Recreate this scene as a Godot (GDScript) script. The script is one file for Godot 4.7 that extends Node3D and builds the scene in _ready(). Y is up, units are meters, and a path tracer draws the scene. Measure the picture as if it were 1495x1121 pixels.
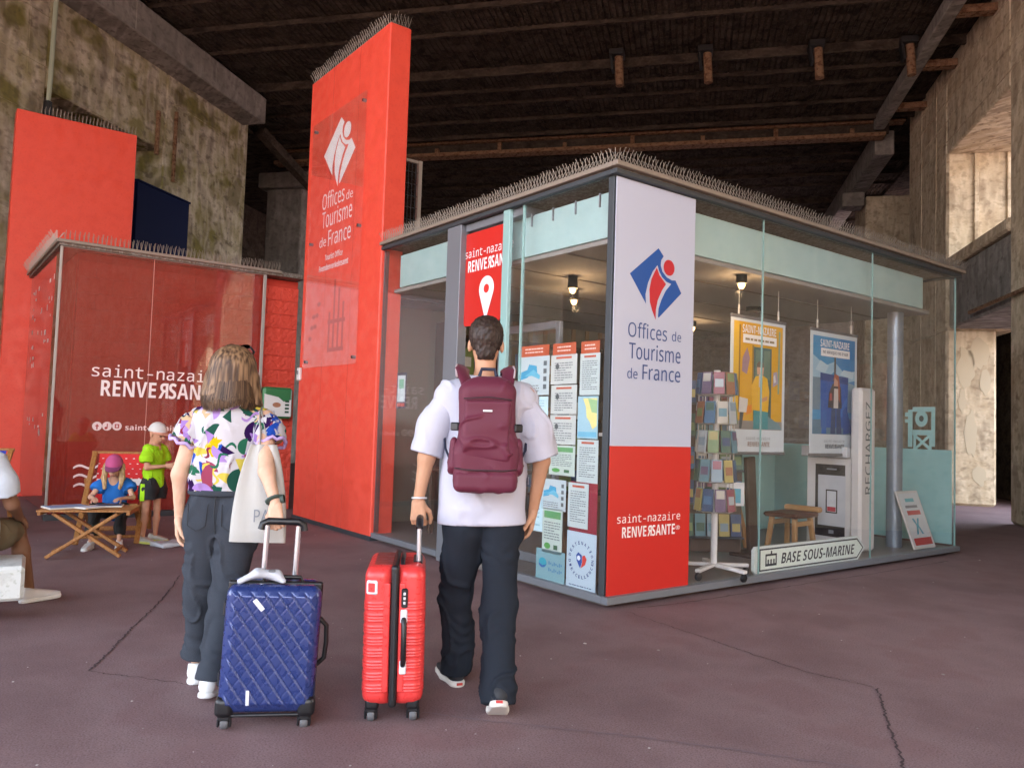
extends Node3D
# A glass tourist office and its red sign pylons inside a bare concrete dock hall; two travellers with cases walk towards it.
# World axes follow the office: its street corner stands at the origin, one glass front runs along +x, the other along -z.
const EYE := Vector3(-4.118, 1.32, 4.2214)
const TURN := Vector3(0.0518, -0.6483, 0.0324)
const FOCAL := 1153.47
var hall := Transform3D(Basis(Vector3.UP, -deg_to_rad(50.04)), Vector3(-4.118, 0, 4.2214))   # x across the hall, -z along it
var cam_basis := Basis.from_euler(TURN)
var used := {}
var mats := {}
var rng := RandomNumberGenerator.new()
var fonts := {}

# ------------------------------------------------------------------ mesh builder
class MB:
	var V := PackedVector3Array()
	var N := PackedVector3Array()
	var C := PackedColorArray()
	var col := Color(1, 1, 1)
	var lay := 0.0
	func ink(c: Color) -> MB:
		col = c.srgb_to_linear()
		return self
	func tri(a: Vector3, b: Vector3, c: Vector3, na: Vector3, nb: Vector3, nc: Vector3) -> void:
		if (b - a).cross(c - a).dot(na + nb + nc) > 0.0:
			V.append(a); V.append(c); V.append(b); N.append(na); N.append(nc); N.append(nb)
		else:
			V.append(a); V.append(b); V.append(c); N.append(na); N.append(nb); N.append(nc)
		C.append(col); C.append(col); C.append(col)
	func quad(a: Vector3, b: Vector3, c: Vector3, d: Vector3, out: Vector3) -> void:
		var n := (c - a).cross(d - b).normalized()
		if n.dot(out) < 0: n = -n
		tri(a, b, c, n, n, n)
		tri(a, c, d, n, n, n)
	func box(p: Vector3, s: Vector3, bas := Basis(), bev := 0.0) -> MB:
		var h := s * 0.5
		var b: float = minf(bev, minf(h.x, minf(h.y, h.z)) * 0.95)
		var X := [Vector3.RIGHT, Vector3.UP, Vector3.BACK]
		for ax in 3:
			var u: Vector3 = X[(ax + 1) % 3]
			var w: Vector3 = X[(ax + 2) % 3]
			var hu: float = h[(ax + 1) % 3] - b
			var hw: float = h[(ax + 2) % 3] - b
			for sg in [-1.0, 1.0]:
				var n: Vector3 = X[ax] * sg
				var o: Vector3 = n * h[ax]
				quad(p + bas * (o - u * hu - w * hw), p + bas * (o + u * hu - w * hw), p + bas * (o + u * hu + w * hw), p + bas * (o - u * hu + w * hw), bas * n)
				if b > 0:
					for s2 in [-1.0, 1.0]:          # chamfer between this axis and the next
						var e0: Vector3 = n * h[ax] + u * s2 * hu
						var e1: Vector3 = n * (h[ax] - b) + u * s2 * (hu + b)
						quad(p + bas * (e0 - w * hw), p + bas * (e0 + w * hw), p + bas * (e1 + w * hw), p + bas * (e1 - w * hw), bas * (n + u * s2))
						if ax == 0:
							for s3 in [-1.0, 1.0]:
								var k := Vector3(sg, s2, s3)
								var q := Vector3(h.x - b, h.y - b, h.z - b)
								var nn := (bas * k).normalized()
								tri(p + bas * (k * Vector3(h.x, q.y, q.z)), p + bas * (k * Vector3(q.x, h.y, q.z)), p + bas * (k * Vector3(q.x, q.y, h.z)), nn, nn, nn)
		return self
	func smooth(vs: PackedVector3Array, ix: PackedInt32Array) -> void:      # closed or open surface with shared vertices
		var nn := PackedVector3Array(); nn.resize(vs.size())
		var vol := 0.0
		var mid := Vector3.ZERO
		for q in vs: mid += q
		mid /= maxf(1, vs.size())
		for i in range(0, ix.size(), 3):
			var a := vs[ix[i]]; var b := vs[ix[i + 1]]; var c := vs[ix[i + 2]]
			var f := (b - a).cross(c - a)
			vol += (a - mid).dot(f)
			nn[ix[i]] += f; nn[ix[i + 1]] += f; nn[ix[i + 2]] += f
		var sg := 1.0 if vol >= 0 else -1.0
		for i in nn.size(): nn[i] = (nn[i] * sg).normalized()
		for i in range(0, ix.size(), 3):
			tri(vs[ix[i]], vs[ix[i + 1]], vs[ix[i + 2]], nn[ix[i]], nn[ix[i + 1]], nn[ix[i + 2]])
	func loft(rings: Array, caps := true, closed := true) -> MB:
		var vs := PackedVector3Array()
		var ix := PackedInt32Array()
		var m: int = rings[0].size()
		for r in rings: vs.append_array(r)
		for i in rings.size() - 1:
			for j in (m if closed else m - 1):
				var k := (j + 1) % m
				ix.append_array([i * m + j, i * m + k, (i + 1) * m + j, i * m + k, (i + 1) * m + k, (i + 1) * m + j])
		smooth(vs, ix)
		if caps:
			for e in [0, rings.size() - 1]:
				var r: PackedVector3Array = rings[e]
				var o := Vector3.ZERO
				for q in r: o += q
				o /= m
				var other: PackedVector3Array = rings[1 if e == 0 else rings.size() - 2]
				var o2 := Vector3.ZERO
				for q in other: o2 += q
				var n := (o - o2 / m).normalized()
				for j in m: tri(o, r[j], r[(j + 1) % m], n, n, n)
		return self
	func tube(pts: Array, rad, sides := 8, caps := true, sx := 1.0, sy := 1.0, up := Vector3.ZERO) -> MB:
		var rings := []
		var t0: Vector3 = (pts[1] - pts[0]).normalized()
		var u := up if up != Vector3.ZERO else (Vector3.UP if absf(t0.y) < 0.9 else Vector3.RIGHT)
		for i in pts.size():
			var t: Vector3 = ((pts[mini(i + 1, pts.size() - 1)] - pts[maxi(i - 1, 0)]) as Vector3).normalized()
			u = (u - t * u.dot(t)).normalized()
			var w := t.cross(u)
			var r: float = rad[i] if rad is Array else rad
			var ring := PackedVector3Array()
			for j in sides:
				var a := TAU * (j + 0.5) / sides
				ring.append(pts[i] + u * cos(a) * r * sy + w * sin(a) * r * sx)
			rings.append(ring)
		return loft(rings, caps)
	func bar(a: Vector3, b: Vector3, w: float, d: float, up := Vector3.UP, bev := 0.0) -> MB:
		var y := (b - a).normalized()
		var x := y.cross(up).normalized() if absf(y.dot(up)) < 0.99 else y.cross(Vector3.RIGHT).normalized()
		return box((a + b) * 0.5, Vector3(w, a.distance_to(b), d), Basis(x, y, x.cross(y)), bev)
	func lathe(prof: Array, sides := 20, at := Vector3.ZERO, bas := Basis(), sharp := true) -> MB:
		var rings := []
		for p in prof:
			var ring := PackedVector3Array()
			for j in sides:
				var a := TAU * j / sides
				ring.append(at + bas * Vector3(cos(a) * p[0], p[1], sin(a) * p[0]))
			rings.append(ring)
		if not sharp: return loft(rings, false)
		for i in rings.size() - 1:
			var s0 := N.size()
			loft([rings[i], rings[i + 1]], false)
			# outward normals: compare with the axis
			var dr: float = prof[i + 1][0] - prof[i][0]
			var dy: float = prof[i + 1][1] - prof[i][1]
			for k in range(s0, N.size()):
				var l := bas.inverse() * (V[k] - at)
				var rad := Vector3(l.x, 0, l.z).normalized()
				N[k] = (bas * (rad * dy - Vector3.UP * dr)).normalized()
		return self
	func flat(poly: PackedVector2Array, dz := 0.0006) -> MB:        # a flat print at the current layer, facing +z
		var ix := Geometry2D.triangulate_polygon(poly)
		for i in range(0, ix.size(), 3):
			var a := poly[ix[i]]; var b := poly[ix[i + 1]]; var c := poly[ix[i + 2]]
			tri(Vector3(a.x, a.y, lay), Vector3(b.x, b.y, lay), Vector3(c.x, c.y, lay), Vector3.BACK, Vector3.BACK, Vector3.BACK)
		lay += dz
		return self
	func rect(x: float, y: float, w: float, h: float, dz := 0.0006) -> MB:
		return flat(PackedVector2Array([Vector2(x, y), Vector2(x + w, y), Vector2(x + w, y + h), Vector2(x, y + h)]), dz)
	func disc(x: float, y: float, rx: float, ry := -1.0, k := 20) -> MB:
		var p := PackedVector2Array()
		for i in k: p.append(Vector2(x + cos(TAU * i / k) * rx, y + sin(TAU * i / k) * (rx if ry < 0 else ry)))
		return flat(p)
	func prism(poly: PackedVector2Array, z0: float, z1: float, x := Transform3D()) -> MB:
		var ix := Geometry2D.triangulate_polygon(poly)
		var nz := x.basis.z.normalized()
		for i in range(0, ix.size(), 3):
			for e in 2:
				var z := z1 if e else z0
				var n := nz * (1.0 if e else -1.0)
				var q := []
				for k in 3: q.append(x * Vector3(poly[ix[i + k]].x, poly[ix[i + k]].y, z))
				tri(q[0], q[1], q[2], n, n, n)
		var area := 0.0
		for i in poly.size(): area += poly[i].cross(poly[(i + 1) % poly.size()])
		for i in poly.size():
			var a := poly[i]
			var b := poly[(i + 1) % poly.size()]
			var o2 := Vector2(b.y - a.y, a.x - b.x) * signf(area)
			quad(x * Vector3(a.x, a.y, z0), x * Vector3(b.x, b.y, z0), x * Vector3(b.x, b.y, z1), x * Vector3(a.x, a.y, z1), x.basis * Vector3(o2.x, o2.y, 0))
		return self
	func add(o: MB, x: Transform3D) -> MB:
		var flip := x.basis.determinant() < 0
		var nb := x.basis.inverse().transposed()
		for i in range(0, o.V.size(), 3):
			var q := [i, i + 2, i + 1] if flip else [i, i + 1, i + 2]
			for k in q:
				V.append(x * o.V[k]); N.append((nb * o.N[k]).normalized()); C.append(o.C[k])
		return self
	func mesh() -> ArrayMesh:
		var a := []
		a.resize(Mesh.ARRAY_MAX)
		a[Mesh.ARRAY_VERTEX] = V
		a[Mesh.ARRAY_NORMAL] = N
		a[Mesh.ARRAY_COLOR] = C
		var m := ArrayMesh.new()
		m.add_surface_from_arrays(Mesh.PRIMITIVE_TRIANGLES, a)
		return m

# how a field's surface is dented (along its normal) and coloured; figures override it
class Drape:
	func dent(_v: Vector3, _n: Vector3) -> float:
		return 0.0
	func paint(_v: Vector3) -> Color:
		return Color(1, 1, 1)
# ------------------------------------------------------------------ signed distance field, meshed as surface nets
class SDF:
	var o: Vector3
	var h: float
	var nx: int
	var ny: int
	var nz: int
	var g: PackedFloat32Array
	func _init(lo: Vector3, hi: Vector3, cell: float) -> void:
		o = lo; h = cell
		nx = int((hi.x - lo.x) / h) + 2; ny = int((hi.y - lo.y) / h) + 2; nz = int((hi.z - lo.z) / h) + 2
		g.resize(nx * ny * nz); g.fill(1.0)
	func _span(lo: Vector3, hi: Vector3) -> Array:
		var a := ((lo - o) / h).floor(); var b := ((hi - o) / h).ceil()
		return [maxi(0, int(a.x)), mini(nx - 1, int(b.x)), maxi(0, int(a.y)), mini(ny - 1, int(b.y)), maxi(0, int(a.z)), mini(nz - 1, int(b.z))]
	# tapered capsule; s squashes the whole shape (radii are measured where s is 1)
	func cap(a: Vector3, b: Vector3, ra: float, rb: float, k := 0.03, s := Vector3.ONE, carve := false) -> SDF:
		var m := maxf(ra, rb) + k + 2 * h
		var e := Vector3(m, m, m) * Vector3(maxf(1, s.x), maxf(1, s.y), maxf(1, s.z))
		var r := _span(a.min(b) - e, a.max(b) + e)
		var c := (a + b) * 0.5
		var pa := (a - c) / s; var ab := (b - a) / s
		var l2 := maxf(ab.length_squared(), 1e-9)
		var sm := minf(s.x, minf(s.y, s.z))
		sm = (sm + 1.0) * 0.5
		for z in range(r[4], r[5] + 1):
			for y in range(r[2], r[3] + 1):
				var i := (z * ny + y) * nx
				for x in range(r[0], r[1] + 1):
					var q := (o + Vector3(x, y, z) * h - c) / s - pa
					var t := clampf(q.dot(ab) / l2, 0.0, 1.0)
					var d := ((q - ab * t).length() - ra - (rb - ra) * t) * sm
					var w := g[i + x]
					if carve:
						g[i + x] = maxf(w, -d)
					else:
						var f := maxf(k - absf(w - d), 0.0)
						g[i + x] = minf(w, d) - f * f / (4.0 * maxf(k, 1e-6))
		return self
	func ball(c: Vector3, r: Vector3, k := 0.02, bas := Basis(), carve := false) -> SDF:
		var m := maxf(r.x, maxf(r.y, r.z)) + k + 2 * h
		var sp := _span(c - Vector3(m, m, m), c + Vector3(m, m, m))
		var inv := bas.inverse()
		for z in range(sp[4], sp[5] + 1):
			for y in range(sp[2], sp[3] + 1):
				var i := (z * ny + y) * nx
				for x in range(sp[0], sp[1] + 1):
					var q := inv * (o + Vector3(x, y, z) * h - c)
					var k0 := (q / r).length()
					var k1 := (q / (r * r)).length()
					var d := k0 * (k0 - 1.0) / maxf(k1, 1e-6)
					var w := g[i + x]
					if carve:
						g[i + x] = maxf(w, -d)
					else:
						var f := maxf(k - absf(w - d), 0.0)
						g[i + x] = minf(w, d) - f * f / (4.0 * maxf(k, 1e-6))
		return self
	func rbox(c: Vector3, hs: Vector3, rad: float, k := 0.01, bas := Basis()) -> SDF:
		var m := hs.length() + k + 2 * h
		var sp := _span(c - Vector3(m, m, m), c + Vector3(m, m, m))
		var inv := bas.inverse()
		var inner := hs - Vector3(rad, rad, rad)
		for z in range(sp[4], sp[5] + 1):
			for y in range(sp[2], sp[3] + 1):
				var i := (z * ny + y) * nx
				for x in range(sp[0], sp[1] + 1):
					var q := (inv * (o + Vector3(x, y, z) * h - c)).abs() - inner
					var d := q.max(Vector3.ZERO).length() + minf(maxf(q.x, maxf(q.y, q.z)), 0.0) - rad
					var w := g[i + x]
					var f := maxf(k - absf(w - d), 0.0)
					g[i + x] = minf(w, d) - f * f / (4.0 * maxf(k, 1e-6))
		return self
	func cut(p: Vector3, n: Vector3) -> SDF:      # keeps the side against n
		var i := 0
		for z in nz:
			for y in ny:
				for x in nx:
					var d := (o + Vector3(x, y, z) * h - p).dot(n)
					if d > g[i]: g[i] = d
					i += 1
		return self
	func build(mb: MB, skin: Drape = null) -> void:
		var cell := PackedInt32Array()
		cell.resize(nx * ny * nz); cell.fill(-1)
		var vs := PackedVector3Array()
		var sx := 1; var sy := nx; var sz := nx * ny
		var off := [0, sx, sy, sx + sy, sz, sx + sz, sy + sz, sx + sy + sz]
		for z in nz - 1:
			for y in ny - 1:
				var i := (z * ny + y) * nx
				for x in nx - 1:
					var j := i + x
					var g0 := g[j]
					if absf(g0) > 3.0 * h: continue
					var m := 0
					if g0 < 0: m += 1
					for k in range(1, 8):
						if g[j + off[k]] < 0: m += 1
					if m == 0 or m == 8: continue
					var acc := Vector3.ZERO
					var cnt := 0
					for k in 8:
						var a := g[j + off[k]]
						for ax in 3:
							if k & (1 << ax): continue
							var b := g[j + off[k | (1 << ax)]]
							if (a < 0) == (b < 0): continue
							var q := Vector3(k & 1, (k >> 1) & 1, (k >> 2) & 1)
							q[ax] = a / (a - b)
							acc += q
							cnt += 1
					cell[j] = vs.size()
					vs.append(o + (Vector3(x, y, z) + acc / cnt) * h)
		var ix := PackedInt32Array()
		for z in range(1, nz - 1):
			for y in range(1, ny - 1):
				var i := (z * ny + y) * nx
				for x in range(1, nx - 1):
					var j := i + x
					var a := g[j]
					if absf(a) > 2.0 * h: continue
					if (a < 0) != (g[j + sx] < 0):
						_q(ix, cell[j - sy - sz], cell[j - sz], cell[j], cell[j - sy], a < 0)
					if (a < 0) != (g[j + sy] < 0):
						_q(ix, cell[j - sx - sz], cell[j - sx], cell[j], cell[j - sz], a < 0)
					if (a < 0) != (g[j + sz] < 0):
						_q(ix, cell[j - sx - sy], cell[j - sy], cell[j], cell[j - sx], a < 0)
		if vs.is_empty() or ix.is_empty(): return
		for turn in (2 if skin else 1):
			var nn := PackedVector3Array(); nn.resize(vs.size())
			for i in range(0, ix.size(), 3):
				var f := (vs[ix[i + 1]] - vs[ix[i]]).cross(vs[ix[i + 2]] - vs[ix[i]])
				nn[ix[i]] += f; nn[ix[i + 1]] += f; nn[ix[i + 2]] += f
			for i in nn.size(): nn[i] = nn[i].normalized()
			if skin and turn == 0:
				for i in vs.size(): vs[i] += nn[i] * skin.dent(vs[i], nn[i])
			else:
				for i in range(0, ix.size(), 3):
					var a := ix[i]; var b := ix[i + 1]; var c := ix[i + 2]
					mb.V.append(vs[a]); mb.V.append(vs[c]); mb.V.append(vs[b])
					mb.N.append(nn[a]); mb.N.append(nn[c]); mb.N.append(nn[b])
					if skin:
						mb.C.append(skin.paint(vs[a])); mb.C.append(skin.paint(vs[c])); mb.C.append(skin.paint(vs[b]))
					else:
						mb.C.append(mb.col); mb.C.append(mb.col); mb.C.append(mb.col)
	func _q(ix: PackedInt32Array, a: int, b: int, c: int, d: int, flip: bool) -> void:
		if a < 0 or b < 0 or c < 0 or d < 0: return
		if flip: ix.append_array([a, b, c, a, c, d])
		else: ix.append_array([a, c, b, a, d, c])

# ------------------------------------------------------------------ naming, parts, materials
func numbered(called: String) -> String:
	used[called] = used.get(called, -1) + 1
	return called if used[called] == 0 else "%s_%03d" % [called, used[called]]
func thing(called: String, label: String, category: String, at := Vector3.ZERO, turn := 0.0, group := "") -> Node3D:
	var n := Node3D.new()
	n.name = numbered(called)
	add_child(n)
	n.position = at
	n.rotation.y = turn
	n.set_meta("label", label)
	n.set_meta("category", category)
	if group: n.set_meta("group", group)
	return n
func part(parent: Node, called: String, mb, m: Material, label := "") -> MeshInstance3D:
	var o := MeshInstance3D.new()
	o.name = called
	o.mesh = mb.mesh() if mb is MB else mb
	o.material_override = m
	parent.add_child(o, true)
	if label: o.set_meta("label", label)
	return o
func struct(called: String, mb, m: Material) -> MeshInstance3D:
	var o := part(self, numbered(called), mb, m)
	o.set_meta("kind", "structure")
	return o
func stuff(o: Node) -> void:
	o.set_meta("kind", "stuff")
func lin(hex: String) -> Color:
	return Color(hex)
func mat(key: String, hex: String, rough := 0.6, metal := 0.0, spec := 0.5) -> StandardMaterial3D:
	if mats.has(key): return mats[key]
	var m := StandardMaterial3D.new()
	m.resource_name = key
	m.albedo_color = Color(hex)
	m.roughness = rough
	m.metallic = metal
	m.metallic_specular = spec
	mats[key] = m
	return m
func cloth(key: String, hex: String, worn: String, amount := 0.5, tile := 7.0) -> StandardMaterial3D:   # woven fabric with a little wear
	if mats.has(key): return mats[key]
	var m := mat(key, "#ffffff", 0.9, 0.0, 0.2)
	var b := Color(hex); var w := Color(worn)
	m.albedo_texture = ramp_texture(mats.weave, [[0.2, b.lerp(Color.BLACK, 0.25 * amount)], [0.5, b], [0.85, b.lerp(w, amount)]])
	triplanar(m, Vector3(tile, tile, tile))
	relief(m, mats.weave, 0.12)
	return m
func vmat(key: String, rough := 0.6, spec := 0.5) -> StandardMaterial3D:      # colours come from the vertices
	var m := mat(key, "#ffffff", rough, 0.0, spec)
	m.vertex_color_use_as_albedo = true
	return m
func noise(seed_: int, freq: float, oct := 4, type := FastNoiseLite.TYPE_SIMPLEX_SMOOTH) -> FastNoiseLite:
	var f := FastNoiseLite.new()
	f.seed = seed_; f.frequency = freq; f.noise_type = type
	f.fractal_octaves = oct
	if oct < 2: f.fractal_type = FastNoiseLite.FRACTAL_NONE
	return f
func noise_image(f: FastNoiseLite, size: int) -> Image:
	var im := f.get_seamless_image(size, size, false, false, 0.12)
	im.convert(Image.FORMAT_L8)
	return im
func ramp_texture(im: Image, stops: Array) -> ImageTexture:                   # stops: [value, colour] pairs
	var g := Gradient.new()
	var offs := PackedFloat32Array(); var cols := PackedColorArray()
	for s in stops: offs.append(s[0]); cols.append(s[1])
	g.offsets = offs; g.colors = cols
	var lut := []
	for i in 256: lut.append(g.sample(i / 255.0))
	var w := im.get_width()
	var out := Image.create(w, w, false, Image.FORMAT_RGB8)
	var d := im.get_data()
	var b := PackedByteArray(); b.resize(w * w * 3)
	for i in w * w:
		var c: Color = lut[d[i]]
		b[i * 3] = c.r8; b[i * 3 + 1] = c.g8; b[i * 3 + 2] = c.b8
	out.set_data(w, w, false, Image.FORMAT_RGB8, b)
	return ImageTexture.create_from_image(out)
func triplanar(m: StandardMaterial3D, scale: Vector3, world := false) -> StandardMaterial3D:
	m.uv1_triplanar = true
	m.uv1_world_triplanar = world
	m.uv1_scale = scale
	return m
func relief(m: StandardMaterial3D, im: Image, cm: float) -> StandardMaterial3D:
	m.heightmap_enabled = true
	m.heightmap_texture = ImageTexture.create_from_image(im)
	m.heightmap_scale = cm
	return m
func ray_to(u: float, v: float) -> Vector3:                                   # direction of a photograph pixel
	return cam_basis * Vector3((u - 747.5) / FOCAL, (560.5 - v) / FOCAL, -1.0)
func on(u: float, v: float, axis: int, at: float) -> Vector3:                 # where that pixel meets the plane axis = at
	var d := ray_to(u, v)
	return EYE + d * ((at - EYE[axis]) / d[axis])
func font(face: String, weight := 400) -> Font:
	var k := face + str(weight)
	if not fonts.has(k):
		var f := SystemFont.new()
		f.font_names = PackedStringArray([face])
		f.font_weight = weight
		fonts[k] = f
	return fonts[k]
# lettering laid flat in the xy plane, facing +z: fits width w and height hgt, lower left corner at (x, y)
func letters(mb: MB, s: String, x: float, y: float, w: float, hgt: float, face := "Droid Sans", weight := 400, flip := -1, slant := 0.0) -> void:
	var f := font(face, weight)
	var pen := 0.0
	var glyphs := []
	var lo := 1e9; var hi := -1e9; var le := 1e9; var ri := -1e9
	for i in s.length():
		var adv: float = f.get_string_size(s[i], HORIZONTAL_ALIGNMENT_LEFT, -1, 64).x
		if s[i] != " ":
			var t := TextMesh.new()
			t.font = f; t.font_size = 64; t.pixel_size = 1.0; t.depth = 0.0; t.text = s[i]; t.curve_step = 4.0
			t.horizontal_alignment = HORIZONTAL_ALIGNMENT_LEFT
			var a := t.get_mesh_arrays()
			var vs: PackedVector3Array = a[Mesh.ARRAY_VERTEX]
			var ix: PackedInt32Array = a[Mesh.ARRAY_INDEX] if a[Mesh.ARRAY_INDEX] != null else PackedInt32Array(range(vs.size()))
			if vs.size():
				var mi := 1e9; var ma := -1e9
				for q in vs:
					mi = minf(mi, q.x); ma = maxf(ma, q.x); lo = minf(lo, q.y); hi = maxf(hi, q.y)
				if i == flip:
					for k in vs.size(): vs[k].x = mi + ma - vs[k].x
				for k in vs.size(): vs[k].x += pen
				le = minf(le, mi + pen); ri = maxf(ri, ma + pen)
				glyphs.append([vs, ix])
		pen += adv
	var sx := w / maxf(1e-6, ri - le); var sy := hgt / maxf(1e-6, hi - lo)
	for g in glyphs:
		var vs: PackedVector3Array = g[0]
		var ix: PackedInt32Array = g[1]
		for i in range(0, ix.size(), 3):
			var q := []
			for k in 3:
				var p := vs[ix[i + k]]
				q.append(Vector3(x + (p.x - le) * sx + (p.y - lo) * sy * slant, y + (p.y - lo) * sy, mb.lay))
			mb.tri(q[0], q[1], q[2], Vector3.BACK, Vector3.BACK, Vector3.BACK)
	mb.lay += 0.0006
func poly(a: Array) -> PackedVector2Array:
	var p := PackedVector2Array()
	for i in range(0, a.size(), 2): p.append(Vector2(a[i], a[i + 1]))
	return p
func fill_poly(im: Image, p: PackedVector2Array, c: Color) -> void:           # wraps round the edges of the picture
	var w := im.get_width(); var hh := im.get_height()
	var y0 := 1e9; var y1 := -1e9
	for q in p: y0 = minf(y0, q.y); y1 = maxf(y1, q.y)
	for y in range(int(y0), int(y1) + 1):
		var xs := []
		for i in p.size():
			var a := p[i]; var b := p[(i + 1) % p.size()]
			if (a.y <= y) != (b.y <= y): xs.append(a.x + (y - a.y) / (b.y - a.y) * (b.x - a.x))
		xs.sort()
		for k in range(0, xs.size() - 1, 2):
			for x in range(int(xs[k]), int(xs[k + 1]) + 1): im.set_pixel(posmod(x, w), posmod(y, hh), c)

# ------------------------------------------------------------------ camera, sky, sun
func light_and_camera() -> void:
	var cam := Camera3D.new()
	cam.name = "camera"
	add_child(cam)
	cam.position = EYE
	cam.rotation = TURN
	cam.fov = 51.83
	cam.near = 0.05
	cam.far = 900.0
	cam.current = true
	var env := Environment.new()
	env.background_mode = Environment.BG_SKY
	var sm := ProceduralSkyMaterial.new()
	sm.sky_top_color = Color("#a9b8d0")
	sm.sky_horizon_color = Color("#e9e8e6")
	sm.sky_curve = 0.16
	sm.ground_horizon_color = Color("#b9b6b0")
	sm.ground_bottom_color = Color("#8a8680")
	var sky := Sky.new()
	sky.sky_material = sm
	env.sky = sky
	env.background_energy_multiplier = 1.0
	env.tonemap_mode = Environment.TONE_MAPPER_LINEAR
	env.tonemap_exposure = 12.3
	env.sdfgi_enabled = true
	env.ssao_enabled = true
	env.ssil_enabled = true
	var we := WorldEnvironment.new()
	we.name = "environment"
	we.environment = env
	add_child(we)
	var sun := DirectionalLight3D.new()
	sun.name = "sun"
	sun.light_energy = 1.4
	sun.light_color = Color(1.0, 0.95, 0.87)
	sun.light_angular_distance = 0.53
	sun.shadow_enabled = true
	add_child(sun)
	var to := hall.basis * Vector3(0.5, -0.75, -0.43)      # from behind the hall mouth and a little from its left side
	sun.look_at_from_position(Vector3(0, 30, 0), Vector3(0, 30, 0) + to, Vector3.UP)

# ------------------------------------------------------------------ materials of the place
func mix_image(size: int, layers: Array, base: Color) -> Image:     # layers: [noise image, threshold low, high, colour, strength]
	var b := PackedByteArray()
	b.resize(size * size * 3)
	var datas := []
	for l in layers: datas.append(l[0].get_data())
	var nl := layers.size()
	for i in size * size:
		var r := base.r; var g := base.g; var bl := base.b
		for k in nl:
			var l: Array = layers[k]
			var t: float = clampf((datas[k][i] / 255.0 - l[1]) / (l[2] - l[1]), 0.0, 1.0) * l[4]
			var c: Color = l[3]
			r += (c.r - r) * t; g += (c.g - g) * t; bl += (c.b - bl) * t
		b[i * 3] = int(r * 255); b[i * 3 + 1] = int(g * 255); b[i * 3 + 2] = int(bl * 255)
	return Image.create_from_data(size, size, false, Image.FORMAT_RGB8, b)

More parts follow.
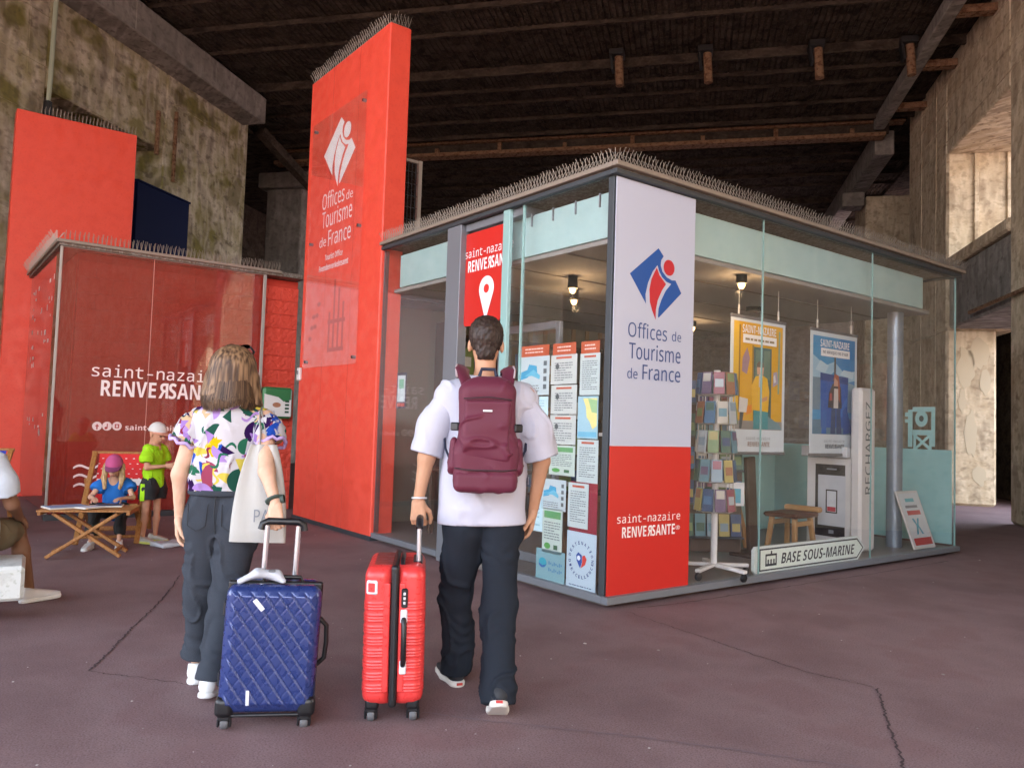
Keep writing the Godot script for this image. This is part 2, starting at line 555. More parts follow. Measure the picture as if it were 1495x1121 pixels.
func make_materials() -> void:
	var n1 := noise_image(noise(3, 0.024, 5), 512)
	var n2 := noise_image(noise(7, 0.09, 5), 512)
	var n3 := noise_image(noise(11, 0.012, 4), 512)
	var grain := noise_image(noise(13, 0.32, 2), 512)
	var patch := noise_image(noise(17, 0.07, 3), 512)
	# asphalt tinted wine red
	var a := mat("wine_asphalt", "#ffffff", 0.82, 0.0, 0.35)
	var im := mix_image(512, [[n1, 0.35, 0.75, Color("#8d7576"), 0.25], [n2, 0.55, 0.85, Color("#7f6667"), 0.3], [grain, 0.55, 0.85, Color("#9a8a8c"), 0.5], [grain, 0.42, 0.2, Color("#574748"), 0.6]], Color("#856d6c"))
	a.albedo_texture = ImageTexture.create_from_image(im)
	triplanar(a, Vector3(0.62, 0.62, 0.62), true)
	relief(a, grain, 0.07)
	a.detail_enabled = true
	a.detail_blend_mode = BaseMaterial3D.BLEND_MODE_MUL
	a.detail_uv_layer = BaseMaterial3D.DETAIL_UV_2
	a.detail_albedo = ramp_texture(n1, [[0.2, Color(0.92, 0.9, 0.9)], [0.42, Color(0.97, 0.96, 0.96)], [0.6, Color(1, 1, 1)], [0.75, Color(0.97, 0.94, 0.94)]])
	a.uv2_triplanar = true
	a.uv2_world_triplanar = true
	a.uv2_scale = Vector3(0.083, 0.083, 0.083)
	# old concrete, stained
	var run := noise_image(noise(67, 0.05, 4), 512)
	run.crop(512, 64)
	run.resize(512, 256)
	var low := run.duplicate() as Image
	low.flip_y()
	var streak := Image.create(512, 512, false, Image.FORMAT_L8)
	streak.blit_rect(run, Rect2i(0, 0, 512, 256), Vector2i(0, 0))
	streak.blit_rect(low, Rect2i(0, 0, 512, 256), Vector2i(0, 256))
	for k in 3:
		var c := mat(["concrete_mossy", "concrete_warm", "concrete_grey"][k], "#ffffff", 0.95, 0.0, 0.2)
		var base: Color = [Color("#bcb09a"), Color("#cfbfa4"), Color("#918b83")][k]
		var moss: Color = [Color("#66602c"), Color("#a08a6c"), Color("#6b665e")][k]
		var soot: Color = [Color("#4a4038"), Color("#6b5a48"), Color("#57524c")][k]
		var pale: Color = [Color("#d0c6b0"), Color("#e0d2b6"), Color("#aca69e")][k]
		var ci := mix_image(512, [[n1, 0.4, 0.7, pale, 0.6], [streak, 0.5, 0.72, moss, 0.45], [n3, 0.57, 0.68, moss, 0.75 if k == 0 else 0.25], [streak, 0.42, 0.28, soot, 0.4], [patch, 0.66, 0.74, soot, 0.45], [grain, 0.6, 0.9, soot, 0.25]], base)
		c.albedo_texture = ImageTexture.create_from_image(ci)
		triplanar(c, Vector3(0.13, 0.13, 0.13), true)
		relief(c, n2, 1.8)
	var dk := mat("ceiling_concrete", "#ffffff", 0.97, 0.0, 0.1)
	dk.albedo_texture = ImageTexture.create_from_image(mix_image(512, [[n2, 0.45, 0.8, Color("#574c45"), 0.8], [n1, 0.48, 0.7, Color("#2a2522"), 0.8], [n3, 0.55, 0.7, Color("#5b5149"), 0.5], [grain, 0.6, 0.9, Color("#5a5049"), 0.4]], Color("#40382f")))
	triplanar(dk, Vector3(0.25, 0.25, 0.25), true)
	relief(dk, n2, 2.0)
	var ru := mat("rusty_steel", "#ffffff", 0.8, 0.1, 0.3)
	ru.albedo_texture = ImageTexture.create_from_image(mix_image(512, [[n2, 0.45, 0.7, Color("#a57a55"), 0.7], [n1, 0.5, 0.65, Color("#5b3a26"), 0.8], [grain, 0.6, 0.9, Color("#3d2b20"), 0.5]], Color("#836a55")))
	triplanar(ru, Vector3(0.7, 0.7, 0.7), true)
	var dirty := mat("weathered_zinc", "#ffffff", 0.6, 0.35, 0.5)
	dirty.albedo_texture = ImageTexture.create_from_image(mix_image(512, [[noise_image(noise(23, 0.03, 4), 512), 0.4, 0.7, Color("#6e6356"), 0.9], [noise_image(noise(29, 0.08, 4), 512), 0.55, 0.7, Color("#5f4634"), 0.7]], Color("#8c8780")))
	triplanar(dirty, Vector3(0.8, 0.8, 0.8))
	mats.gloss = ramp_texture(noise_image(noise(71, 0.035, 5), 256), [[0.3, Color(0.55, 0.55, 0.55)], [0.5, Color(0.8, 0.8, 0.8)], [0.7, Color(1, 1, 1)]])
	mats.weave = noise_image(noise(61, 0.42, 2), 256)
	# red painted panels: faint scuffs only
	var sc := noise_image(noise(31, 0.02, 5), 512)
	for k in 2:
		var r := mat(["red_panel", "red_masonry"][k], "#ffffff", [0.42, 0.6][k], 0.0, 0.45)
		r.albedo_texture = ImageTexture.create_from_image(mix_image(512, [[sc, 0.5, 0.8, Color("#dd4a38"), 0.5], [noise_image(noise(37, 0.1, 3), 512), 0.62, 0.85, Color("#cb4031"), 0.3]], Color("#e4513e")))
		triplanar(r, Vector3(0.45, 0.45, 0.45))
		r.roughness_texture = mats.gloss
		r.roughness = 0.6
		if k: relief(r, noise_image(noise(41, 0.06, 4), 512), 1.2)
	var gl := mat("clear_glass", "#d9e8e4", 0.0, 0.0, 0.68)
	gl.transparency = BaseMaterial3D.TRANSPARENCY_ALPHA
	gl.albedo_color.a = 0.006
	var gd := mat("tinted_glass", "#b9c9c6", 0.0, 0.0, 0.6)
	gd.transparency = BaseMaterial3D.TRANSPARENCY_ALPHA
	gd.albedo_color.a = 0.015
	mat("navy", "#071238", 0.6, 0.0, 0.2)
	var fg := mat("shade_haze_glass", "#8f382e", 0.0, 0.0, 0.5)  # red tint paints the shade behind the glass and its reflected haze
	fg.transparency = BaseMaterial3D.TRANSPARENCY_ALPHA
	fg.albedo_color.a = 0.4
	var bp := mat("bench_paint", "#ffffff", 0.8)
	bp.albedo_texture = ImageTexture.create_from_image(mix_image(256, [[noise_image(noise(53, 0.03, 5), 256), 0.6, 0.75, Color("#b3b5ae"), 0.5], [noise_image(noise(59, 0.08, 4), 256), 0.7, 0.8, Color("#8d9484"), 0.4]], Color("#c9ccc8")))
	triplanar(bp, Vector3(1.2, 1.2, 1.2))
	var wd := mat("oiled_wood", "#ffffff", 0.55)
	wd.albedo_texture = ImageTexture.create_from_image(mix_image(256, [[noise_image(noise(43, 0.05, 3), 256), 0.4, 0.7, Color("#8a5a2c"), 0.8]], Color("#a8743f")))
	triplanar(wd, Vector3(3, 1.2, 3))

# ------------------------------------------------------------------ the hall
func hbox(mb: MB, x0: float, x1: float, y0: float, y1: float, d0: float, d1: float, bev := 0.03) -> void:
	mb.box(Vector3((x0 + x1) / 2, (y0 + y1) / 2, -(d0 + d1) / 2), Vector3(x1 - x0, y1 - y0, d1 - d0), Basis(), bev)
func hall_thing(called: String, label: String, category: String, group := "") -> Node3D:
	var t := thing(called, label, category, Vector3.ZERO, 0.0, group)
	t.transform = hall
	return t
func hpart(t: Node3D, called: String, m: String, x0: float, x1: float, y0: float, y1: float, d0: float, d1: float, bev := 0.03) -> MeshInstance3D:
	var mb := MB.new()
	hbox(mb, x0, x1, y0, y1, d0, d1, bev)
	return part(t, called, mb, mats[m])

func ground() -> void:
	var mb := MB.new()
	var s := 260.0
	mb.quad(Vector3(-s, 0, -s), Vector3(s, 0, -s), Vector3(s, 0, s), Vector3(-s, 0, s), Vector3.UP)
	var g := struct("ground", mb, mats.wine_asphalt)
	var crack_dark := mat("crack_shade", "#463637", 0.9)  # dark strip painted for the shade inside open cracks
	var pale := mat("worn_seam", "#7b6769", 0.9)
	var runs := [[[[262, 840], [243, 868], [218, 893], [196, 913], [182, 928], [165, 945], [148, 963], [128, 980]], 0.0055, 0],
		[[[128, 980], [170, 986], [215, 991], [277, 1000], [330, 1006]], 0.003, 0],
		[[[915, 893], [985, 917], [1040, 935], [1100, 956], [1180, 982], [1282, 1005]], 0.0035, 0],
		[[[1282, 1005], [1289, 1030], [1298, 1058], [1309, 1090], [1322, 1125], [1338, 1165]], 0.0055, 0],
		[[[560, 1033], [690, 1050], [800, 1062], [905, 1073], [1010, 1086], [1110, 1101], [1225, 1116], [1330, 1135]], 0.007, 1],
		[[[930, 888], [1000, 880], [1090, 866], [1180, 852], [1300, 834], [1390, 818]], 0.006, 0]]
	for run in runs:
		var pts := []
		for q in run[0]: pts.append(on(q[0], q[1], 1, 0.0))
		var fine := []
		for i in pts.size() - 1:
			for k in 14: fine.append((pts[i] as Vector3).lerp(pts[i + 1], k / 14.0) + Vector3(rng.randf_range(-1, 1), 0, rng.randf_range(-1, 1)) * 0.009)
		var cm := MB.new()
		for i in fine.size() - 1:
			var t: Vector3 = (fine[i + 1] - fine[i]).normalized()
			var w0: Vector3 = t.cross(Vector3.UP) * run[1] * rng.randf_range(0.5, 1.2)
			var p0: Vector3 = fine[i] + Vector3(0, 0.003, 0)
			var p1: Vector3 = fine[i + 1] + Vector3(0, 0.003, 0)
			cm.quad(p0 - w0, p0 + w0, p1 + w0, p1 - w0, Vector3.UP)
		part(g, "crack", cm, pale if run[2] else crack_dark)
	# loose grit and bits of litter
	var st := MB.new()
	st.lathe([[0.0, 0.5], [0.6, 0.35], [1.0, 0.0]], 6, Vector3.ZERO, Basis(), false)
	var mm := MultiMesh.new()
	mm.transform_format = MultiMesh.TRANSFORM_3D
	mm.use_colors = true
	mm.mesh = st.mesh()
	mm.instance_count = 520
	for i in 520:
		var p := hall * Vector3(rng.randf_range(-8, 5), 0, -(1.5 + pow(rng.randf(), 1.4) * 9.0))
		var r := rng.randf_range(0.0025, 0.007) * (2.2 if i % 17 == 0 else 1.0)
		mm.set_instance_transform(i, Transform3D(Basis(Vector3.UP, rng.randf() * 6).scaled(Vector3(r, r * 0.7, r * rng.randf_range(0.6, 1.3))), p))
		mm.set_instance_color(i, Color(0.55, 0.5, 0.46) * rng.randf_range(0.35, 1.2))
	var gi := MultiMeshInstance3D.new()
	gi.name = "grit"
	gi.multimesh = mm
	gi.material_override = vmat("grit", 0.9)
	add_child(gi)
	stuff(gi)
	gi.set_meta("label", "pale loose grit scattered over the wine red asphalt")
	gi.set_meta("category", "grit")

func build_hall() -> void:
	ground()
	# ceiling of ribbed concrete slabs between the joists
	var ceil := Node3D.new()
	ceil.name = "ceiling"
	ceil.set_meta("kind", "structure")
	add_child(ceil)
	ceil.transform = hall
	var variants := []
	for k in 5:
		var mb := MB.new()
		var nr := 150
		var w := 17.6 / nr
		for i in nr:                       # each slab carries shallow ribs that run along the hall
			var x := -11.8 + i * w
			var dy := rng.randf_range(-0.006, 0.006)
			var z1 := -0.84 + rng.randf_range(-0.02, 0.02)
			mb.quad(Vector3(x, dy, 0), Vector3(x + w * 0.62, dy, 0), Vector3(x + w * 0.62, dy, z1), Vector3(x, dy, z1), Vector3.DOWN)
			mb.quad(Vector3(x + w * 0.62, dy, 0), Vector3(x + w * 0.62, dy, z1), Vector3(x + w * 0.72, 0.022, z1), Vector3(x + w * 0.72, 0.022, 0), Vector3(1, -1, 0))
			mb.quad(Vector3(x + w * 0.72, 0.022, 0), Vector3(x + w * 0.9, 0.022, 0), Vector3(x + w * 0.9, 0.022, z1), Vector3(x + w * 0.72, 0.022, z1), Vector3.DOWN)
			mb.quad(Vector3(x + w * 0.9, 0.022, 0), Vector3(x + w, dy, 0), Vector3(x + w, dy, z1), Vector3(x + w * 0.9, 0.022, z1), Vector3(-1, -1, 0))
		mb.quad(Vector3(-11.8, -0.005, 0), Vector3(5.8, -0.005, 0), Vector3(5.8, 0.2, 0), Vector3(-11.8, 0.2, 0), Vector3.BACK)
		variants.append(mb.mesh())
	var dd := -7.0
	var idx := 0
	while dd < 46.0:
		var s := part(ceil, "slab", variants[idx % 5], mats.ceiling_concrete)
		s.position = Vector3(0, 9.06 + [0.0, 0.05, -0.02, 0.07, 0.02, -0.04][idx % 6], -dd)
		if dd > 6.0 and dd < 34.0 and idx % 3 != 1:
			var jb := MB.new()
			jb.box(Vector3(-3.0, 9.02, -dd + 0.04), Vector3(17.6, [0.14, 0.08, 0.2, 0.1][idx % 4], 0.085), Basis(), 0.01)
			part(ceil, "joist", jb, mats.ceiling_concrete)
		dd += 0.9
		idx += 1
	hpart(ceil, "roof_slab", "concrete_grey", -16.0, 9.0, 9.3, 11.0, -7.0, 47.0)
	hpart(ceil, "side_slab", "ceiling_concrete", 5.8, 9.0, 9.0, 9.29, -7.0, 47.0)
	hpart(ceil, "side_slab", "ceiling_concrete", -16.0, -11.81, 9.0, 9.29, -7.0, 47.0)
	# left wall with its deep window recess
	var lw := hall_thing("concrete_wall", "tall mossy concrete wall with a deep dark window recess behind the red pylon", "wall")
	hpart(lw, "wall_panel", "concrete_mossy", -12.4, -10.7, 0, 9.1, 2.6, 10.9)
	hpart(lw, "lintel", "concrete_mossy", -12.4, -10.703, 6.72, 9.1, 10.9, 13.95)
	hpart(lw, "apron", "concrete_mossy", -12.4, -10.703, 0, 4.0, 10.9, 13.95)
	hpart(lw, "wall_panel", "concrete_mossy", -12.4, -10.7, 0, 9.1, 13.95, 17.0)
	hpart(lw, "recess_back", "concrete_warm", -12.5, -12.0, 4.0, 6.72, 10.9, 13.95)
	for k in 3:
		var rb := MB.new()
		var y: float = [5.75, 5.1, 4.5][k]
		rb.tube([Vector3(-11.2, y, -10.9), Vector3(-11.2, y - 0.02, -13.95)], 0.022, 8)
		part(lw, "rail", rb, mats.rusty_steel)
	for k in 3:
		var sm := MB.new()
		var d: float = [13.7, 14.25, 14.6][k]
		sm.box(Vector3(-10.68, [7.0, 6.9, 5.6][k], -d), Vector3(0.08, [0.9, 1.5, 0.28][k], [0.07, 0.06, 0.22][k]), Basis(), 0.01)
		part(lw, "iron_strap", sm, mats.rusty_steel)
	for k in 8:
		hpart(lw, "formwork_seam", "concrete_mossy", -10.7, -10.688, 1.9 + k * 0.86, 1.918 + k * 0.86, 5.6, 10.85 if k > 2 and k < 6 else 10.89, 0.0)
		hpart(lw, "formwork_seam", "concrete_mossy", -10.7, -10.688, 2.2 + k * 0.8, 2.216 + k * 0.8, 14.0, 16.95, 0.0)
	for k in 5: hpart(lw, "formwork_seam", "concrete_mossy", -10.7, -10.689, 6.8, 8.3, 8.6 + k * 1.9, 8.614 + k * 1.9, 0.0)
	var lb := hall_thing("ceiling_beam", "grey boxed beam along the top of the mossy wall", "beam")
	hpart(lb, "girder", "concrete_grey", -10.75, -10.1, 8.32, 8.93, 4.0, 16.75, 0.02)
	for k in 7: hpart(lb, "splice_plate", "concrete_grey", -10.11, -10.085, 8.34, 8.91, 4.0 + k * 2.05, 4.02 + k * 2.05 + 0.2, 0.0)
	var cp := hall_thing("conduit_pipe", "pale vertical conduit pipe clipped to the mossy concrete wall", "pipe")
	var pm := MB.new()
	pm.tube([Vector3(-10.62, 9.0, -10.93), Vector3(-10.62, 6.9, -10.9), Vector3(-10.62, 6.35, -10.88)], 0.04, 8)
	part(cp, "pipe", pm, mat("pale_pipe", "#9aa089", 0.5))
	pm = MB.new()
	pm.box(Vector3(-10.62, 6.28, -10.88), Vector3(0.1, 0.4, 0.1), Basis(), 0.01)
	part(cp, "clamp", pm, mat("black_iron", "#1d1b1a", 0.6))
	# far left: dark bay and a pier
	var fp := hall_thing("concrete_pier", "grey concrete pier in the dark bay beyond the mossy wall", "pier")
	hpart(fp, "shaft", "concrete_grey", -12.5, -11.35, 0, 8.1, 21.0, 22.2)
	hpart(fp, "capital", "concrete_grey", -12.7, -11.0, 8.1, 8.55, 20.8, 22.4)
	var dw := hall_thing("concrete_wall", "bare grey wall closing the dark side bay", "wall")
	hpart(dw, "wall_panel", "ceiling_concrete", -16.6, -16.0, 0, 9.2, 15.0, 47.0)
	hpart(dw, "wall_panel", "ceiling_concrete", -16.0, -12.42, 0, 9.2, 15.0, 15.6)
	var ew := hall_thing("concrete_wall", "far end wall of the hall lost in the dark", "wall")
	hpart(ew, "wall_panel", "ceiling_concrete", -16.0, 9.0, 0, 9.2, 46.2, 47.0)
	# cross beam
	var xb := hall_thing("cross_beam", "rusty steel cross beam hung under the ceiling between the two walls", "beam")
	hpart(xb, "web", "ceiling_concrete", -11.9, 4.55, 8.72, 9.0, 20.42, 20.5, 0.0)
	hpart(xb, "bottom_flange", "rusty_steel", -11.9, 4.45, 8.6, 8.7, 20.25, 20.6, 0.01)
	hpart(xb, "top_flange", "rusty_steel", -11.9, 4.9, 8.96, 9.02, 20.3, 20.6, 0.01)
	for k in 9: hpart(xb, "gusset", "rusty_steel", -10.6 + k * 1.78, -10.5 + k * 1.78, 8.7, 8.92 if k % 2 else 8.83, 20.3, 20.42, 0.0)
	var db := hall_thing("brace_beam", "slanting dark brace beam in the dark bay beside the tall red pylon", "beam")
	var dbm := MB.new()
	dbm.bar(Vector3(-10.75, 8.5, -17.6), Vector3(-10.2, 7.4, -20.3), 0.22, 0.22)
	part(db, "bar", dbm, mats.ceiling_concrete)
	# right wall: pier, window bay over a passage, end pillar
	var rw := hall_thing("concrete_wall", "warm pitted concrete wall with a square window niche above a passage", "wall")
	hpart(rw, "pier", "concrete_warm", 5.0, 6.6, 0, 9.1, 11.6, 14.2, 0.05)
	hpart(rw, "wall_panel", "concrete_warm", 5.02, 6.6, 0, 9.1, 5.6, 11.59, 0.05)
	hpart(rw, "lintel", "concrete_warm", 5.02, 6.6, 4.6, 9.1, 3.4, 5.59, 0.05)
	hpart(rw, "wall_panel", "concrete_warm", 5.02, 6.6, 0, 9.1, -7.0, 3.39, 0.05)
	hpart(rw, "lintel", "concrete_warm", 5.003, 6.4, 7.15, 9.1, 14.2, 17.5)
	hpart(rw, "sill_beam", "concrete_grey", 5.05, 6.5, 3.55, 4.75, 14.2, 17.5, 0.04)
	hpart(rw, "sill", "concrete_warm", 4.96, 6.5, 4.75, 4.98, 14.2, 17.5, 0.04)
	hpart(rw, "pillar", "concrete_warm", 5.0, 6.4, 3.55, 9.1, 17.5, 20.4, 0.05)
	hpart(rw, "pillar", "concrete_warm", 5.0, 5.93, 0, 3.55, 17.5, 20.4, 0.05)
	hpart(rw, "jamb_board", "concrete_warm", 5.5, 5.58, 4.98, 7.15, 17.44, 17.499, 0.01)
	hpart(rw, "jamb_board", "concrete_warm", 6.1, 6.16, 4.98, 7.15, 17.44, 17.499, 0.01)
	for k in 4:
		hpart(rw, "formwork_seam", "concrete_warm", 4.99, 5.0, 7.4 + k * 0.42, 7.414 + k * 0.42, 11.7, 20.3, 0.0)
		hpart(rw, "formwork_seam", "concrete_warm", 4.988, 5.0, 0.1, 9.0, 12.0 + [0.0, 0.9, 6.2, 7.3][k], 12.014 + [0.0, 0.9, 6.2, 7.3][k], 0.0)
	hpart(rw, "conduit", "rusty_steel", 4.9, 4.95, 3.62, 3.68, 13.0, 15.9, 0.01)
	var rb2 := hall_thing("ceiling_beam", "pale steel beam running below the ceiling along the warm pitted wall", "beam")
	hpart(rb2, "girder", "concrete_grey", 4.15, 4.4, 8.72, 9.0, 6.0, 20.2, 0.02)
	for k in 6: hpart(rb2, "bracket", "rusty_steel", 4.4, 4.998, 8.72, 8.86, 8.4 + k * 2.1, 8.62 + k * 2.1, 0.01)
	var rb3 := hall_thing("ceiling_beam", "grey beam running on into the dark beyond the cross beam", "beam")
	hpart(rb3, "girder", "concrete_grey", 4.3, 4.75, 8.3, 8.9, 20.75, 42.0, 0.02)
	var p2 := hall_thing("concrete_pier", "pale square concrete pier standing beyond the end of the warm wall", "pier")
	hpart(p2, "shaft", "concrete_warm", 4.75, 6.4, 0, 8.2, 24.0, 25.6)
	hpart(p2, "capital", "concrete_grey", 4.1, 4.7, 7.9, 8.3, 23.9, 24.5, 0.02)
	var bw := hall_thing("plaster_facing", "flaking white plaster on the pillar face seen through the passage", "plaster")
	for k in 6:
		var fm := MB.new()
		var fp2 := PackedVector2Array()
		var cx: float = [5.36, 5.6, 5.45, 5.72, 5.3, 5.62][k]
		var cy: float = [2.75, 3.05, 1.45, 2.5, 2.1, 0.6][k]
		for i in 18:
			var an := TAU * i / 18
			fp2.append(Vector2(cx + cos(an) * [0.17, 0.2, 0.12, 0.1, 0.08, 0.14][k] * rng.randf_range(0.7, 1.15), cy + sin(an) * [0.5, 0.35, 0.5, 0.3, 0.25, 0.2][k] * rng.randf_range(0.7, 1.1)))
		fm.prism(fp2, -17.5, -17.492)
		part(bw, "plaster_patch", fm, mat("old_plaster", "#bcae94", 0.95))
	var bw2 := hall_thing("concrete_wall", "concrete wall added behind the passage to keep its gap dark", "wall")
	hpart(bw2, "wall_panel", "concrete_grey", 7.3, 13.0, 0, 9.0, 26.0, 26.6)
	hpart(bw2, "side_panel", "ceiling_concrete", 6.9, 7.4, 0, 9.0, 17.6, 26.0)  # added screen wall that keeps daylight out behind the pillar
	# hooks under the ceiling
	var hx := [-1.65, 0.12, 2.25, 3.95]
	for k in 4:
		var hk := hall_thing("ceiling_hook", "rusty pipe stub hanging from a black bracket under the ceiling", "hook", "pipe stubs hanging in a row under the ceiling")
		hk.transform = hall * Transform3D(Basis(), Vector3(hx[k], 9.05, -(15.9 + k * 0.12)))
		var m1 := MB.new()
		m1.box(Vector3(0, -0.06, 0), Vector3(0.3, 0.12, 0.34), Basis(), 0.01)
		m1.box(Vector3(-0.1, -0.24, 0.0), Vector3(0.05, 0.36, 0.22), Basis(Vector3.BACK, 0.15), 0.01)
		part(hk, "bracket", m1, mat("black_iron", "#1d1b1a", 0.6))
		m1 = MB.new()
		m1.lathe([[0.0, -0.72], [0.085, -0.72], [0.085, -0.1], [0.0, -0.1]], 12, Vector3(0.03, 0, 0), Basis(Vector3.BACK, 0.06))
		part(hk, "pipe_stub", m1, mats.rusty_steel)

# ------------------------------------------------------------------ outside, seen in the panes
func build_outside() -> void:
	var cream := mat("cream_render", "#cdbfa6", 0.9)
	var glass := mat("dark_window", "#20262b", 0.1)
	for k in 2:
		var b := hall_thing("harbour_building", ["cream rendered harbour building with tall windows across the yard", "long pale harbour building across the yard behind the hall mouth"][k], "building")
		var w: float = [15.0, 34.0][k]
		var hgt: float = [11.0, 8.0][k]
		b.transform = hall * (Transform3D(Basis(Vector3.UP, -PI / 2), Vector3(24, 0, 0)) if k == 0 else Transform3D(Basis(Vector3.UP, PI), Vector3(-8, 0, 46)))
		var mb := MB.new()
		mb.box(Vector3(0, hgt / 2, -4), Vector3(w, hgt, 8), Basis(), 0.05)
		part(b, "wall", mb, cream)
		mb = MB.new()
		mb.box(Vector3(0, hgt + 0.15, -4), Vector3(w + 0.6, 0.3, 8.6), Basis(), 0.05)
		part(b, "roof", mb, mats.concrete_grey)
		var cols := int(w / 2.6)
		for i in cols:
			for j in int(hgt / 3.3):
				var wm := MB.new()
				wm.box(Vector3(-w / 2 + (i + 0.5) * w / cols, 1.9 + j * 3.3, 0.02), Vector3(1.1, 1.7, 0.08), Basis(), 0.01)
				part(b, "window", wm, glass)
	for k in 4:
		tree(hall * Vector3([-13.0, -21.0, 17.0, 3.0][k], 0, [16.0, 24.0, 21.0, 38.0][k]), [7.5, 9.0, 8.0, 9.0][k], k)

func tree(at: Vector3, tall: float, seed_: int) -> void:
	var t := thing("broadleaf_tree", "leafy green tree in the sunlit yard outside the hall mouth", "tree", at, 0.0, "trees in the yard outside")
	var r := RandomNumberGenerator.new()
	r.seed = 90 + seed_
	var mb := MB.new()
	mb.tube([Vector3.ZERO, Vector3(0.1, tall * 0.25, 0), Vector3(0, tall * 0.5, 0.1), Vector3(0.1, tall * 0.85, 0)], [0.22, 0.17, 0.12, 0.04], 8)
	for k in 6:
		var a := TAU * k / 6.0
		mb.tube([Vector3(0, tall * (0.35 + 0.05 * k), 0), Vector3(cos(a) * tall * 0.2, tall * (0.55 + 0.04 * k), sin(a) * tall * 0.2)], [0.09, 0.03], 6)
	part(t, "trunk", mb, mat("bark", "#5a4a3a", 0.95))
	mb = MB.new()
	for k in 1500:
		var d := Vector3(r.randfn(), r.randfn(), r.randfn()).normalized() * pow(r.randf(), 0.45)
		var c := Vector3(d.x * tall * 0.33, tall * 0.66 + d.y * tall * 0.34, d.z * tall * 0.33) + Vector3(sin(d.y * 9), cos(d.x * 8), sin(d.z * 7)) * 0.3
		var u := Vector3(r.randfn(), r.randfn(), r.randfn()).normalized() * r.randf_range(0.14, 0.28)
		var w := u.cross(Vector3(r.randfn(), r.randfn(), r.randfn())).normalized() * 0.12
		mb.quad(c - u, c + w, c + u, c - w, d + Vector3(0, 0.01, 0))
	part(t, "crown", mb, mat("leaf_green", "#54682f", 0.7))

# ------------------------------------------------------------------ signs and prints
const LEFTWARD := Basis(Vector3(0, 0, 1), Vector3(0, 1, 0), Vector3(-1, 0, 0))     # local x along world z, local z towards world -x
func plate(parent: Node, called: String, mb: MB, m: Material, at: Vector3, bas := Basis(), label := "") -> MeshInstance3D:
	var o := part(parent, called, mb, m, label)
	o.transform = Transform3D(bas, at)
	return o
func p2(u: float, v: float, axis: int, at: float) -> Vector2:
	var p := on(u, v, axis, at)
	return Vector2(p.x if axis == 2 else p.z, p.y)
# a line of lettering from pixel (u0, v0) at its foot to column u1, hpx pixels tall at its start
func line_at(mb: MB, s: String, axis: int, at: float, u0: float, v0: float, u1: float, hpx: float, face := "Droid Sans", weight := 400, flip := -1, slant := 0.0) -> void:
	var a := p2(u0, v0, axis, at)
	var b := p2(u1, v0, axis, at)
	var c := p2(u0, v0 - hpx, axis, at)
	letters(mb, s, a.x, a.y, b.x - a.x, c.y - a.y, face, weight, flip, slant)
func logo(mb: MB, x0: float, x1: float, y0: float, y1: float, blue: Color, red: Color) -> void:
	var f := [278, 60, 318, 112, 300, 145, 297, 185, 312, 230, 345, 265, 385, 280, 412, 275, 460, 365, 290, 578, 285, 570, 288, 510, 308, 440, 340, 365, 380, 308, 345, 300, 308, 268, 284, 225, 273, 188, 240, 240, 207, 330, 190, 420, 195, 490, 75, 290]
	var r := [268, 205, 290, 260, 340, 318, 310, 370, 280, 450, 268, 520, 268, 597, 240, 530, 222, 470, 217, 380, 230, 300]
	for k in 2:
		var p := poly([f, r][k])
		for i in p.size(): p[i] = Vector2(lerpf(x0, x1, (p[i].x - 75) / 385.0), lerpf(y0, y1, (597 - p[i].y) / 537.0))
		mb.ink([blue, red][k]).flat(p)
	mb.disc(lerpf(x0, x1, 0.74), lerpf(y0, y1, 0.758), (x1 - x0) * 0.109, (y1 - y0) * 0.112, 24)
func grey_lines(mb: MB, x: float, y: float, w: float, h: float, rows: int, c: Color) -> void:   # print too small to read
	mb.ink(c)
	for i in rows:
		var yy := y + h * (1.0 - (i + 0.75) / rows)
		var xx := x
		while xx < x + w * 0.94:
			var l := minf(rng.randf_range(0.06, 0.22) * w, x + w - xx)
			mb.rect(xx, yy, l, h / rows * 0.36, 0.0)
			xx += l + 0.03 * w
			if i % 4 == 3 and xx > x + w * 0.5: break
	mb.lay += 0.0006
func spikes(mb: MB, a: Vector3, b: Vector3, out: Vector3, step := 0.04, tall := 0.1, r := 0.0026) -> void:
	var n := int(a.distance_to(b) / step)
	for i in n:
		var p := a.lerp(b, (i + 0.5) / n)
		for k in 3:
			var lean: float = [-0.55, 0.05, 0.6][k] + rng.randf_range(-0.05, 0.05)
			var d := (Vector3.UP + out * lean + (b - a).normalized() * rng.randf_range(-0.05, 0.05)).normalized()
			var s := d.cross(b - a).normalized()
			var t := d.cross(s)
			var q := p + out * (k - 1) * 0.012
			var e := q + d * tall * rng.randf_range(0.85, 1.08) + out * lean * 0.01
			for j in 3:
				var a0 := TAU * j / 3.0
				var a1 := TAU * (j + 1) / 3.0
				var w0 := (s * cos(a0) + t * sin(a0)) * r
				var w1 := (s * cos(a1) + t * sin(a1)) * r
				mb.quad(q + w0, q + w1, e + w1, e + w0, w0 + w1)
func spike_part(parent: Node, mb: MB) -> void:
	stuff(part(parent, "bird_spikes", mb, mat("spike_wire", "#9a9286", 0.5, 0.2)))
func bx(x0: float, x1: float, y0: float, y1: float, z0: float, z1: float, bev := 0.004) -> MB:
	return MB.new().box(Vector3((x0 + x1) / 2, (y0 + y1) / 2, (z0 + z1) / 2), Vector3(absf(x1 - x0), absf(y1 - y0), absf(z1 - z0)), Basis(), bev)

